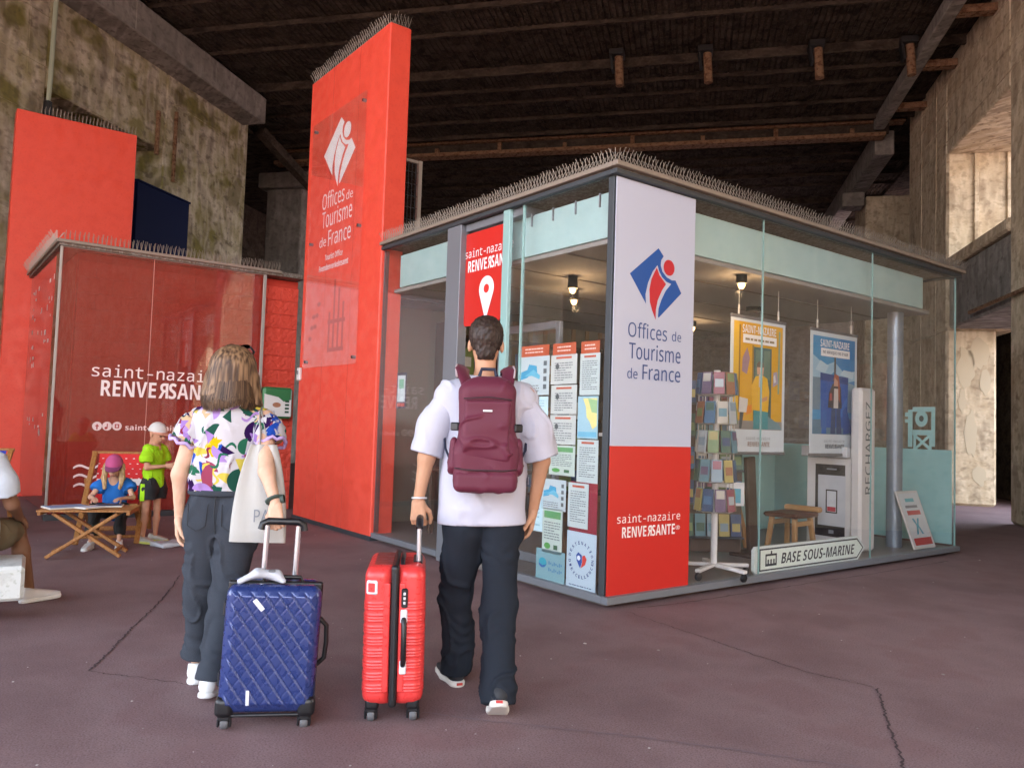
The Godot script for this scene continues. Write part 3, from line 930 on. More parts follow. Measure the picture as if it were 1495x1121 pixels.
# ------------------------------------------------------------------ the glass office
func build_office() -> void:
	var o := thing("tourist_office", "glass walled tourist office with a white and red corner panel", "kiosk")
	var steel := mat("grey_steel", "#7e8288", 0.45, 0.3)
	var dark := mat("dark_steel", "#43484c", 0.5, 0.3)
	var teal := mat("pale_teal_board", "#a6c6c4", 0.5)
	var edge := mat("glass_edge", "#8fb5b0", 0.15, 0.0, 0.6)
	part(o, "plinth", bx(0.05, 5.5, 0.0, 0.05, -4.55, -0.05, 0.01), mat("plinth_concrete", "#847b76", 0.9))
	part(o, "floor_slab", bx(0.0, 5.6, 0.05, 0.075, -4.6, 0.0, 0.004), mat("lino", "#7d7670", 0.4))
	for s in [bx(-0.03, 5.62, 0.035, 0.09, -0.02, 0.05), bx(-0.03, 0.03, 0.0351, 0.0901, -1.12, -0.021), bx(-0.03, 0.03, 0.0351, 0.0901, -3.66, -2.31)]: part(o, "sill_rail", s, steel)
	# roof
	part(o, "roof_deck", bx(-0.02, 5.63, 3.245, 3.32, -4.62, 0.03, 0.005), mats.weathered_zinc)
	for s in [bx(-0.07, 5.69, 3.272, 3.308, 0.03, 0.08), bx(-0.07, -0.02, 3.272, 3.308, -3.658, 0.029), bx(5.63, 5.69, 3.272, 3.308, -4.62, 0.029)]: part(o, "roof_edge", s, mat("roof_edge_metal", "#877c6f", 0.6))
	for s in [bx(-0.045, 5.65, 3.222, 3.26, 0.0, 0.05), bx(-0.045, 0.0, 3.222, 3.26, -3.658, -0.001), bx(5.6, 5.65, 3.222, 3.26, -4.6, -0.001)]: part(o, "roof_trim", s, dark)
	var sp := MB.new()
	spikes(sp, Vector3(-0.05, 3.308, 0.055), Vector3(5.67, 3.308, 0.055), Vector3.BACK)
	spikes(sp, Vector3(-0.045, 3.308, 0.05), Vector3(-0.045, 3.308, -3.6), Vector3.LEFT)
	spike_part(o, sp)
	part(o, "soffit", bx(0.14, 5.25, 2.76, 2.8, -4.5, -0.14), mat("ceiling_tile", "#8f8c87", 0.8))
	for k in 5:
		part(o, "ceiling_joint", bx(0.15, 5.2, 2.752, 2.7595, -0.72 - k * 0.8, -0.7 - k * 0.8, 0.0), mat("joint_grey", "#6a625a", 0.8))
	part(o, "fascia", bx(0.16, 5.05, 2.802, 3.16, -0.16, -0.12), teal)
	part(o, "fascia", bx(0.12, 0.16, 2.802, 3.16, -2.3, -0.119), teal)
	part(o, "fascia", bx(0.12, 0.16, 2.802, 3.16, -3.5, -2.301), teal)
	for k in 4:
		part(o, "glass_clip", bx(0.015, 0.03, 3.02, 3.13, -0.2 - k * 0.28, -0.19 - k * 0.28, 0.0), steel)
	# panes
	var g: Material = mats.clear_glass
	for s in [[0.004, 0.9], [0.912, 1.846], [1.854, 3.716], [3.724, 5.59]]: part(o, "pane", bx(s[0], s[1], 0.09, 3.222, -0.012, 0.0, 0.0), g)
	for s in [[-0.016, -1.112], [-2.31, -3.65]]: part(o, "pane", bx(0.0, 0.012, 0.09, 3.222, s[1], s[0], 0.0), g)
	for s in [[-0.016, -2.2], [-2.21, -4.55]]: part(o, "pane", bx(5.588, 5.6, 0.09, 3.222, s[1], s[0], 0.0), g)
	part(o, "pane", bx(0.004, 0.46, 0.09, 3.222, -1.124, -1.112, 0.0), g)
	for x in [1.85, 3.72]: part(o, "glass_joint", bx(x - 0.004, x + 0.004, 0.09, 3.222, -0.013, 0.001, 0.0), edge)
	part(o, "glass_joint", bx(5.59, 5.603, 0.09, 3.222, -0.013, 0.003, 0.0), edge)
	part(o, "glass_joint", bx(-0.004, 0.016, 0.09, 3.222, -1.13, -1.1125, 0.0), edge)
	part(o, "glass_fin", bx(-0.02, 0.02, 0.09, 3.221, -1.395, -1.30, 0.003), mat("fin_reflection", "#93b8b4", 0.2, 0.0, 0.6))  # opaque pale bar paints the bright reflection on the glass fin
	part(o, "pane", bx(0.0, 0.012, 0.09, 3.222, -1.299, -1.131, 0.0), g)
	part(o, "corner_post", bx(-0.006, 0.05, 0.09, 3.222, -0.075, -0.0135), dark)
	part(o, "steel_post", bx(-0.03, 0.07, 0.0, 3.221, -2.3, -2.06), steel)
	part(o, "end_post", bx(0.0, 0.06, 0.09, 3.221, -3.659, -3.6505), dark)
	# back and inner walls
	part(o, "back_wall", bx(0.24, 5.6, 0.075, 2.76, -4.6, -4.5), mat("brown_wall", "#7b7a6e", 0.8))
	for k in 12: part(o, "wall_slat", bx(2.2 + k * 0.27, 2.27 + k * 0.27, 0.08, 2.755, -4.499, -4.47), mat("slat_wood", "#857253", 0.7))
	part(o, "side_wall", bx(0.24, 5.59, 2.8, 3.22, -4.6, -4.5), teal)
	part(o, "column", MB.new().lathe([[0.0, 0.075], [0.085, 0.075], [0.085, 2.76], [0.0, 2.76]], 24, Vector3(4.9, 0, -0.36)), mat("column_paint", "#8d98a3", 0.35, 0.4))
	# recessed entrance
	part(o, "entrance_head", bx(0.02, 0.46, 3.15, 3.221, -2.05, -1.13), steel)
	var dr := part(o, "door", bx(0.46, 0.475, 0.1, 2.2, -2.0, -1.18, 0.0), g)
	for s in [bx(0.445, 0.49, 0.08, 2.26, -2.055, -2.0), bx(0.445, 0.49, 0.08, 2.26, -1.18, -1.125), bx(0.445, 0.49, 2.2, 2.27, -2.0, -1.18), bx(0.445, 0.49, 0.08, 0.16, -2.0, -1.18)]: part(dr, "door_frame", s, steel)
	part(dr, "handle", MB.new().tube([Vector3(0.4, 0.9, -1.26), Vector3(0.4, 1.5, -1.26)], 0.016, 10), steel)
	# frosted low band and the viewer sticker
	var film := mat("frosted_film", "#9ed0ce", 0.5)
	part(o, "frosted_film", bx(5.578, 5.5865, 0.1, 1.19, -4.4, -0.03, 0.0), film)
	var vw := MB.new().ink(Color("#a8d8d6"))
	var z0 := 5.575
	for s in [[1326, 598, 1333, 652], [1360, 598, 1366, 652], [1333, 594, 1366, 601], [1333, 628, 1366, 635], [1334, 635, 1338, 657], [1357, 635, 1361, 657], [1322, 602, 1328, 608], [1322, 612, 1328, 617]]:
		var a := p2(s[0], s[3], 0, z0)
		var b := p2(s[2], s[1], 0, z0)
		vw.rect(a.x, a.y, b.x - a.x, b.y - a.y, 0.0004)
	var cc := p2(1346, 611, 0, z0)
	vw.disc(cc.x, cc.y, 0.075, 0.1)
	vw.ink(Color("#3c4a4a")).disc(cc.x, cc.y, 0.028, 0.036)
	vw.ink(Color("#a8d8d6"))
	for s in [[1337, 636, 1358, 655], [1337, 655, 1358, 636]]:
		var a := p2(s[0], s[1], 0, z0)
		var b := p2(s[2], s[3], 0, z0)
		var w := Vector2(0, 0.022)
		vw.flat(PackedVector2Array([a - w, b - w, b + w, a + w]))
	plate(o, "viewer_sticker", vw, vmat("sticker", 0.5), Vector3(z0, 0, 0), LEFTWARD, "pale teal sticker of a coin viewer on the glass")
	# corner panel: white over red
	var pn := part(o, "corner_panel", bx(0.002, 0.905, 1.19, 3.215, 0.002, 0.008, 0.0), mat("white_vinyl", "#b9bfd0", 0.45))
	var pr := part(o, "corner_panel", bx(0.002, 0.905, 0.09, 1.189, 0.0515, 0.0575, 0.0), mat("red_vinyl", "#c9271f", 0.4))
	pr.position.z = -0.0495
	var lg := MB.new()
	var l := p2(919.7, 406.9, 2, 0.01).x
	var r := p2(995.3, 421.6, 2, 0.01).x
	logo(lg, l, r, p2(957.6, 467, 2, 0.01).y, p2(959.6, 361.8, 2, 0.01).y, Color("#0f4f9a"), Color("#bd2531"))
	lg.ink(Color("#3f5488"))
	line_at(lg, "Offices", 2, 0.01, 917, 491.5, 974, 23.5)
	line_at(lg, "de", 2, 0.01, 981, 498, 994.5, 14.5)
	line_at(lg, "Tourisme", 2, 0.01, 918, 523, 993.5, 24)
	line_at(lg, "de", 2, 0.01, 915.5, 552, 930.5, 15.5)
	line_at(lg, "France", 2, 0.01, 937.5, 554, 993, 22)
	plate(pn, "lettering", lg, vmat("print", 0.5), Vector3(0, 0, 0.009))
	lg = MB.new().ink(Color("#f3e9e6"))
	line_at(lg, "saint-nazaire", 2, 0.01, 901, 764.5, 993, 13, "Droid Sans Mono", 400)
	line_at(lg, "RENVERSANTE", 2, 0.01, 908, 786, 985, 16.5, "Droid Sans", 700, 5)
	line_at(lg, "®", 2, 0.01, 986, 773, 992.5, 6)
	plate(pr, "lettering", lg, vmat("print", 0.5), Vector3(0, 0, 0.0595))
	# banner over the door
	var bn := thing("door_banner", "red hanging banner with a white map pin over the office door", "banner")
	var bxp := 0.04
	plate(bn, "cloth", MB.new().prism(poly([-2.13, 2.36, -2.04, 2.24, -1.5, 2.24, -1.405, 2.36, -1.405, 3.13, -2.13, 3.13]), 0.0, 0.004), mat("red_vinyl", "#c9271f", 0.4), Vector3(bxp, 0, 0), LEFTWARD)
	var bm := MB.new().ink(Color("#f3efee"))
	line_at(bm, "saint-nazaire", 0, bxp, 680, 379, 750, 13, "Droid Sans Mono", 400)
	line_at(bm, "RENVERSANTE", 0, bxp, 684, 399, 747, 17, "Droid Sans", 700, 5)
	var pc := p2(711, 421, 0, bxp)
	bm.disc(pc.x, pc.y, 0.118, 0.118, 28)
	bm.flat(PackedVector2Array([Vector2(pc.x - 0.11, pc.y - 0.045), Vector2(pc.x, pc.y - 0.3), Vector2(pc.x + 0.11, pc.y - 0.045)]))
	bm.ink(Color("#d92c22")).disc(pc.x, pc.y, 0.042, 0.042, 20)
	plate(bn, "lettering", bm, vmat("print", 0.5), Vector3(bxp - 0.006, 0, 0), LEFTWARD)
	# spotlights in the ceiling
	for s in [[836, 424, 2.62], [838, 441, 2.62], [1083, 417, 2.66], [1217, 448, 2.66]]:
		var q := on(s[0], s[1], 1, s[2])
		if s[0] > 1100: q = Vector3(4.0, 2.66, -2.6)
		var lt := thing("ceiling_spotlight", "small lit spotlight on the ceiling inside the glass office", "spotlight", q, 0.0, "spotlights on the office ceiling")
		part(lt, "housing", MB.new().lathe([[0.0, 0.14], [0.045, 0.14], [0.05, 0.02], [0.038, 0.02], [0.038, 0.05], [0.0, 0.05]], 16), steel)
		var em := mat("lamp_glow", "#ffd9a0", 0.5)
		em.emission_enabled = true
		em.emission = Color("#ffc878")
		em.emission_energy_multiplier = 0.6
		part(lt, "bulb", MB.new().lathe([[0.0, -0.03], [0.02, -0.022], [0.033, 0.0], [0.03, 0.03], [0.0, 0.045]], 12, Vector3.ZERO, Basis(), false), em)
		var ol := OmniLight3D.new()
		ol.name = "bulb_light"
		ol.light_color = Color("#ffd09a")
		ol.light_energy = 0.014
		ol.light_size = 0.04
		ol.omni_range = 8.0
		ol.omni_attenuation = 2.0
		ol.shadow_enabled = true
		ol.position = Vector3(0, -0.07, 0)
		lt.add_child(ol)

# ------------------------------------------------------------------ pylons and the red kiosk
func build_red() -> void:
	var py := thing("sign_pylon", "tall red sign pylon with white lettering behind a glass plate", "pylon")
	part(py, "slab", bx(-0.04, 0.235, 0.0, 5.85, -5.87, -3.66, 0.012), mats.red_panel)
	var sp := MB.new()
	spikes(sp, Vector3(-0.01, 5.85, -3.7), Vector3(-0.01, 5.85, -5.85), Vector3.LEFT, 0.05, 0.13)
	spikes(sp, Vector3(0.0, 5.85, -3.69), Vector3(0.22, 5.85, -3.69), Vector3.BACK, 0.04, 0.13)
	spike_part(py, sp)
	for z in [-4.4, -5.15]: part(py, "panel_joint", bx(-0.0408, -0.0395, 0.02, 5.83, z - 0.0025, z + 0.0025, 0.0), mat("joint_red", "#a8372a", 0.7))
	part(py, "base_trim", bx(-0.05, 0.24, 0.0, 0.05, -5.88, -3.65, 0.003), mat("dark_steel", "#43484c", 0.5, 0.3))
	part(py, "glass_plate", bx(-0.075, -0.063, 1.97, 5.2, -5.68, -4.13, 0.0), mats.tinted_glass)
	for z in [-5.6, -4.21]:
		for y in [2.05, 3.6, 5.1]:
			part(py, "stud", MB.new().lathe([[0.0, 0.0], [0.02, 0.0], [0.02, 0.045], [0.0, 0.045]], 12, Vector3(-0.04, y, z), Basis(Vector3.BACK, PI / 2)), mat("grey_steel", "#7e8288", 0.45, 0.3))
	var lg := MB.new()
	logo(lg, -5.36, -4.44, 4.22, 5.1, Color("#efeff2"), Color("#efeff2"))
	var xp := -0.05
	line_at(lg, "Offices", 0, xp, 469.5, 308, 501, 24)
	line_at(lg, "de", 0, xp, 504.5, 291.5, 514, 13)
	line_at(lg, "Tourisme", 0, xp, 469, 335, 512, 24)
	line_at(lg, "de", 0, xp, 465.5, 362.5, 475, 14)
	line_at(lg, "France", 0, xp, 478, 360, 510.5, 23)
	line_at(lg, "Tourist Office", 0, xp, 473.5, 381, 499, 9, "Droid Sans", 700)
	line_at(lg, "Fremdenverkehrsamt", 0, xp, 465, 398, 507, 9, "Droid Sans", 700)
	plate(py, "lettering", lg, vmat("print", 0.5), Vector3(-0.0425, 0, 0), LEFTWARD)
	lg = MB.new().ink(Color("#b02b1e"))
	for k in 4: lg.rect(-5.0 + k * 0.13, 2.15 + [0.0, 0.05, 0.03, 0.0][k], 0.05, [0.5, 0.85, 0.75, 0.6][k], 0.0)
	lg.lay += 0.0006
	lg.rect(-5.02, 2.5, 0.5, 0.05).rect(-5.0, 2.15, 0.46, 0.05)
	for k in 6: lg.disc(-5.55 + 0.05 * k, 2.35 + 0.09 * (k % 3) + 0.05 * k, 0.05, 0.03)
	plate(py, "faint_drawing", lg, vmat("print", 0.5), Vector3(-0.0425, 0, 0), LEFTWARD)
	var sw := thing("wall_switch", "small white switch box on the edge of the red pylon", "switch", on(436.5, 546, 0, -0.06))
	part(sw, "case", MB.new().box(Vector3.ZERO, Vector3(0.04, 0.17, 0.09), Basis(), 0.008), mat("white_plastic", "#d9d6d2", 0.4))
	part(sw, "button", MB.new().box(Vector3(-0.024, 0.02, 0), Vector3(0.012, 0.05, 0.035), Basis(), 0.004), mat("grey_plastic", "#6a6a6c", 0.4))
	# mesh screen standing on the office roof beside the pylon
	var ms := thing("mesh_screen", "grey wire mesh screen in a pale frame standing on the office roof", "screen", Vector3(0.3, 3.32, -4.3))
	var top := on(613, 236, 2, -4.3)
	var wx := top.x - 0.3
	var ht := top.y - 3.32
	var fm := MB.new()
	fm.bar(Vector3(wx, 0, 0), Vector3(wx, ht, 0), 0.05, 0.05).bar(Vector3(0, ht - 0.02, 0), Vector3(wx - 0.03, ht - 0.02, 0), 0.035, 0.035)
	part(ms, "frame", fm, mat("pale_frame", "#a9a39a", 0.5, 0.3))
	fm = MB.new()
	for k in int(wx / 0.05): fm.box(Vector3(0.02 + k * 0.05, ht / 2, 0), Vector3(0.008, ht, 0.008))
	for k in int(ht / 0.15): fm.box(Vector3(wx / 2, 0.05 + k * 0.15, 0.006), Vector3(wx, 0.008, 0.008))
	stuff(part(ms, "wire_mesh", fm, mat("dark_steel", "#43484c", 0.5, 0.3)))
	# red kiosk: painted block wall behind a glass skin
	var zk := -6.7
	var kx := -2.78
	var hk := 3.36
	var rk := thing("red_kiosk", "low red kiosk with a large glass front and white lettering", "kiosk")
	var core := bx(kx + 0.22, 0.3, 0.0, hk - 0.05, -9.8, zk - 0.2, 0.005)
	part(rk, "wall_core", core, mat("red_mortar", "#cf4130", 0.85))
	var blk := {}
	for j in 16:
		var x := kx + 0.22
		var w := 0.2 if j % 2 else 0.4
		while x < 0.28:
			var ww := minf(w, 0.3 - x)
			var kw := snappedf(ww, 0.01)
			if not blk.has(kw): blk[kw] = MB.new().box(Vector3.ZERO, Vector3(kw - 0.003, 0.197, 0.05), Basis(), 0.003).mesh()
			var b := part(rk, "block", blk[kw], mats.red_masonry)
			b.position = Vector3(x + ww / 2, 0.1 + j * 0.2 + 0.002, zk - 0.19 + rng.randf_range(-0.002, 0.002))
			x += w
			w = 0.4
	part(rk, "side_panel", bx(kx + 0.2, kx + 0.215, 0.02, hk - 0.06, -9.75, zk - 0.25), mats.red_panel)
	part(rk, "roof_deck", bx(kx - 0.03, 0.3, hk - 0.04, hk + 0.03, -9.8, zk + 0.03, 0.005), mats.weathered_zinc)
	for s in [bx(kx - 0.06, -0.05, hk - 0.005, hk + 0.035, zk + 0.031, zk + 0.065), bx(kx - 0.065, kx - 0.031, hk - 0.005, hk + 0.035, -9.8, zk + 0.03)]: part(rk, "roof_edge", s, mat("roof_edge_metal", "#877c6f", 0.6))
	part(rk, "plinth", bx(kx - 0.02, -0.05, 0.0, 0.07, zk - 0.1, zk + 0.04, 0.005), mat("dark_steel", "#43484c", 0.5, 0.3))
	sp = MB.new()
	spikes(sp, Vector3(kx, hk + 0.035, zk + 0.045), Vector3(-0.06, hk + 0.035, zk + 0.045), Vector3.BACK, 0.05, 0.12)
	spikes(sp, Vector3(kx - 0.05, hk + 0.035, zk), Vector3(kx - 0.05, hk + 0.035, -9.7), Vector3.LEFT, 0.05, 0.12)
	spike_part(rk, sp)
	var gx := on(375, 600, 2, zk).x
	var gm := on(213, 600, 2, zk).x
	part(rk, "pane", bx(kx + 0.02, gm - 0.004, 0.08, hk - 0.05, zk - 0.012, zk, 0.0), mats.shade_haze_glass)
	part(rk, "pane", bx(gm + 0.004, gx, 0.08, hk - 0.05, zk - 0.012, zk, 0.0), mats.shade_haze_glass)
	part(rk, "pane", bx(kx, kx + 0.012, 0.08, hk - 0.05, -9.7, zk - 0.03, 0.0), mats.shade_haze_glass)
	for s in [bx(kx - 0.012, kx + 0.018, 0.07, hk - 0.04, zk - 0.028, zk + 0.004), bx(gx, gx + 0.045, 0.07, hk - 0.04, zk - 0.03, zk + 0.006), bx(kx + 0.02, gx, hk - 0.05, hk - 0.041, zk - 0.02, zk + 0.005)]: part(rk, "glass_frame", s, mat("pale_frame", "#a9a39a", 0.5, 0.3))
	part(rk, "glass_joint", bx(gm - 0.0035, gm + 0.0035, 0.08, hk - 0.05, zk - 0.0125, zk + 0.0005, 0.0), mat("red_tint_edge", "#b98a80", 0.3))
	lg = MB.new().ink(Color("#efe6e2"))
	line_at(lg, "saint-nazaire", 2, zk, 133, 549, 326, 19, "Droid Sans Mono", 400)
	line_at(lg, "RENVERSANTE", 2, zk, 146, 578, 319, 24, "Droid Sans", 700, 5)
	lg.ink(Color("#e2cdc8"))
	line_at(lg, "saint-nazaire-tourisme.com", 2, zk, 182, 628, 346, 8.5, "Droid Sans", 700)
	for k in 3:
		var c := p2(141 + 14.5 * k, 622, 2, zk)
		lg.disc(c.x, c.y, 0.055, 0.055, 18)
		lg.ink(Color("#9c2a20"))
		if k == 0: lg.rect(c.x - 0.008, c.y - 0.04, 0.016, 0.065).rect(c.x - 0.02, c.y - 0.002, 0.04, 0.012)
		elif k == 1: lg.rect(c.x - 0.004, c.y - 0.03, 0.012, 0.06).disc(c.x - 0.012, c.y - 0.024, 0.016)
		else: lg.rect(c.x - 0.025, c.y - 0.025, 0.05, 0.05).ink(Color("#e2cdc8")).disc(c.x, c.y, 0.014)
		lg.ink(Color("#e2cdc8"))
	for k in 3:                                   # white waves
		for i in 9:
			var c := p2(106 + i * 4.2, 683 + k * 13.5 - sin(i * 0.75) * 3.0 - i * 0.3, 2, zk)
			var c2 := p2(106 + (i + 1) * 4.2, 683 + k * 13.5 - sin((i + 1) * 0.75) * 3.0 - (i + 1) * 0.3, 2, zk)
			lg.flat(PackedVector2Array([c - Vector2(0, 0.014), c2 - Vector2(0, 0.014), c2 + Vector2(0, 0.014), c + Vector2(0, 0.014)]), 0.0)
		lg.lay += 0.0006
	plate(rk, "lettering", lg, vmat("print", 0.5), Vector3(0, 0, zk + 0.001))
	for k in 40:                                   # scattered white motifs on the side glass
		var zz := -rng.randf_range(7.2, 9.4)
		var yy: float = rng.randf_range(1.9, 3.05) if k < 30 else rng.randf_range(0.75, 1.25)
		var mo := MB.new().ink(Color("#e6c9c4"))
		if k % 3 == 0: mo.disc(0, 0, rng.randf_range(0.02, 0.05), rng.randf_range(0.02, 0.05), 10)
		else: mo.rect(0, 0, rng.randf_range(0.03, 0.16), rng.randf_range(0.02, 0.08))
		plate(rk, "window_motif", mo, vmat("print", 0.5), Vector3(kx - 0.002, yy, zz), LEFTWARD)
	# cabinet on the kiosk wall
	var ca := on(398, 588, 2, zk - 0.1)
	var cb := thing("defibrillator_cabinet", "green and white cabinet fixed to the red block wall", "cabinet", Vector3(ca.x + 0.02, ca.y, zk - 0.05))
	part(cb, "case", MB.new().box(Vector3.ZERO, Vector3(0.42, 0.44, 0.2), Basis(), 0.03), mat("cabinet_green", "#3c7a4c", 0.4))
	lg = MB.new().ink(Color("#e4e0dc"))
	lg.flat(poly([-0.2, -0.19, 0.19, -0.19, 0.19, 0.05, 0.08, 0.02, 0.0, 0.08, -0.2, 0.12]))
	lg.ink(Color("#b07a5c")).disc(-0.02, -0.03, 0.06, 0.035).ink(Color("#2f4f38"))
	for k in 4: lg.rect(0.1, -0.14 + k * 0.05, 0.06, 0.028)
	plate(cb, "door_print", lg, vmat("print", 0.5), Vector3(0, 0, 0.1015))
	# second, plain pylon behind the kiosk
	var zt := -9.85
	var a := on(24, 158, 2, zt)
	var b2 := on(200, 197, 2, zt)
	var lp := thing("sign_pylon", "plain broad red pylon rising behind the low red kiosk", "pylon")
	part(lp, "slab", bx(a.x, b2.x, 0.0, (a.y + b2.y) / 2, zt - 0.28, zt, 0.012), mats.red_panel)
	sp = MB.new()
	spikes(sp, Vector3(a.x + 0.3, (a.y + b2.y) / 2, zt - 0.03), Vector3(b2.x, (a.y + b2.y) / 2, zt - 0.03), Vector3.BACK, 0.05, 0.13)
	spike_part(lp, sp)
	var nv := hall_thing("navy_panel", "dark navy blue panel standing against the mossy wall", "panel")
	hpart(nv, "board", "navy", -10.6, -10.5, 1.0, 5.78, 13.0, 14.6, 0.01)
	hpart(nv, "edge_trim", "navy", -10.62, -10.48, 5.781, 5.82, 12.98, 14.62, 0.005)

# ------------------------------------------------------------------ what stands and hangs in the office
func notice(zu0: float, zv0: float, zu1: float, zv1: float, style: int, label: String, layer := 0) -> void:
	var x := 0.017 + 0.004 * layer
	var u0 := 740 + zu0 / 2.668; var u1 := 740 + zu1 / 2.668
	var v0 := 480 + zv0 / 2.668; var v1 := 480 + zv1 / 2.668
	var l := p2(u0, (v0 + v1) / 2, 0, x).x
	var r := p2(u1, (v0 + v1) / 2, 0, x).x
	var t := p2((u0 + u1) / 2, v0, 0, x).y
	var b := p2((u0 + u1) / 2, v1, 0, x).y
	var w := r - l
	var h := t - b
	var n := thing("window_notice", label, "notice", Vector3(x, b, l))
	n.basis = LEFTWARD
	var base: Color = [Color("#bfcbc9"), Color("#bccacc"), Color("#c3c9c4"), Color("#9fc4d0"), Color("#bccac0"), Color("#b8cad4"), Color("#7fa7ad"), Color("#b9532f"), Color("#c3dfe6"), Color("#8f2030")][style]
	var sheet := MB.new().ink(base)
	sheet.box(Vector3(w / 2, h / 2, -0.001), Vector3(w, h, 0.002))
	part(n, "sheet", sheet, vmat("paper", 0.7))
	var m := MB.new()
	var ink := Color("#6b7376")
	match style:
		0:
			m.ink(Color("#b8533c")).rect(w * 0.2, h * 0.9, w * 0.6, h * 0.05)
			grey_lines(m, w * 0.12, h * 0.12, w * 0.76, h * 0.72, 14, ink)
		1:
			m.ink(Color("#3f9fc4")).flat(poly([w * .08, h * .4, w * .3, h * .45, w * .5, h * .62, w * .62, h * .58, w * .6, h * .75, w * .35, h * .8, w * .3, h * .66, w * .1, h * .6]))
			m.ink(Color("#67b7cf")).flat(poly([w * .2, h * .48, w * .45, h * .5, w * .7, h * .4, w * .72, h * .5, w * .5, h * .66]))
			m.ink(Color("#5b6468"))
			for k in 4: m.rect(w * 0.82, h * (0.15 + 0.2 * k), w * 0.1, h * 0.12, 0.0)
			m.lay += 0.0006
			grey_lines(m, w * 0.1, h * 0.08, w * 0.6, h * 0.2, 3, ink)
		2:
			m.ink(Color("#c05a3f")).rect(w * 0.2, h * 0.86, w * 0.6, h * 0.07)
			grey_lines(m, w * 0.15, h * 0.1, w * 0.7, h * 0.66, 8, ink)
			m.ink(Color("#4f585b")).disc(w * 0.26, h * 0.6, w * 0.07, h * 0.1)
		3:
			m.ink(Color("#e6dc8f")).flat(poly([w * .25, h * .95, w * .95, h * .95, w * .95, h * .3, w * .75, h * .22, w * .6, h * .4, w * .45, h * .5, w * .4, h * .75]))
			m.ink(Color("#9fc48f")).flat(poly([w * .5, h * .95, w * .95, h * .9, w * .95, h * .6, w * .7, h * .62]))
			m.ink(Color("#6fb7d1")).rect(w * 0.05, h * 0.04, w * 0.9, h * 0.12)
		4:
			m.ink(Color("#5f9c63")).rect(w * 0.08, h * 0.78, w * 0.84, h * 0.16)
			grey_lines(m, w * 0.1, h * 0.3, w * 0.8, h * 0.42, 7, ink)
			m.ink(Color("#57a04f")).disc(w * 0.28, h * 0.16, w * 0.16, h * 0.07).ink(Color("#3f6a45")).rect(w * 0.6, h * 0.1, w * 0.2, h * 0.1)
		5:
			var c := Vector2(w * 0.5, h * 0.56)
			m.ink(Color("#2a3f78"))
			for k in 2:
				var s: String = ["DESTINATION", "D'EXCELLENCE"][k]
				for i in s.length():
					var a := (PI - PI * (i + 0.6) / s.length() - 0.05) if k == 0 else (PI + PI * (i + 0.6) / s.length())
					var g := MB.new()
					g.col = m.col
					letters(g, s[i], -w * 0.03, -w * 0.035, w * 0.06, w * 0.075, "Droid Sans", 700)
					var rot := Basis(Vector3.BACK, a - PI / 2 if k == 0 else a + PI / 2)
					m.add(g, Transform3D(rot, Vector3(c.x + cos(a) * w * 0.39, c.y + sin(a) * w * 0.39, 0.0005)))
			m.lay = 0.001
			m.ink(Color("#1f4a9c")).flat(poly([c.x - w * .02, c.y - h * .13, c.x - w * .14, c.y - h * .02, c.x - w * .16, c.y + h * .07, c.x - w * .09, c.y + h * .12, c.x + w * .03, c.y + h * .08, c.x + w * .04, c.y - h * .03]))
			m.ink(Color("#cf3a2c")).flat(poly([c.x + w * .0, c.y - h * .13, c.x + w * .15, c.y - h * .06, c.x + w * .2, c.y + h * .03, c.x + w * .13, c.y + h * .09, c.x + w * .05, c.y + h * .07, c.x + w * .05, c.y - h * .03]))
			m.ink(Color("#e4ecf2")).disc(c.x - w * 0.07, c.y + h * 0.03, w * 0.055)
			grey_lines(m, w * 0.12, h * 0.13, w * 0.76, h * 0.035, 1, Color("#3a4a70"))
		6:
			m.ink(Color("#2f9fb0")).disc(w * 0.24, h * 0.62, w * 0.14, h * 0.14)
			m.ink(Color("#2c5fa0")).flat(poly([w * .1, h * .6, w * .24, h * .54, w * .38, h * .6, w * .3, h * .5, w * .2, h * .48, w * .12, h * .53]))
			m.ink(Color("#4f86a8"))
			for k in 2:
				for i in 8: m.rect(w * (0.45 + 0.06 * i), h * (0.6 - 0.18 * k + 0.02 * sin(i * 2.0)), w * 0.04, h * (0.05 + 0.05 * float(i % 3 == 0)), 0.0)
			m.lay += 0.0006
		7:
			m.ink(Color("#e9d8cc"))
			grey_lines(m, w * 0.2, h * 0.25, w * 0.6, h * 0.6, 2, Color("#e6d2c6"))
		8: grey_lines(m, w * 0.1, h * 0.1, w * 0.7, h * 0.8, 9, Color("#8fb9c4"))
		9: grey_lines(m, w * 0.2, h * 0.03, w * 0.5, h * 0.1, 2, Color("#6d1622"))
	if style == 3: m.lay += 0.0
	plate(n, "print", m, vmat("print", 0.5), Vector3(0, 0, 0.0006))

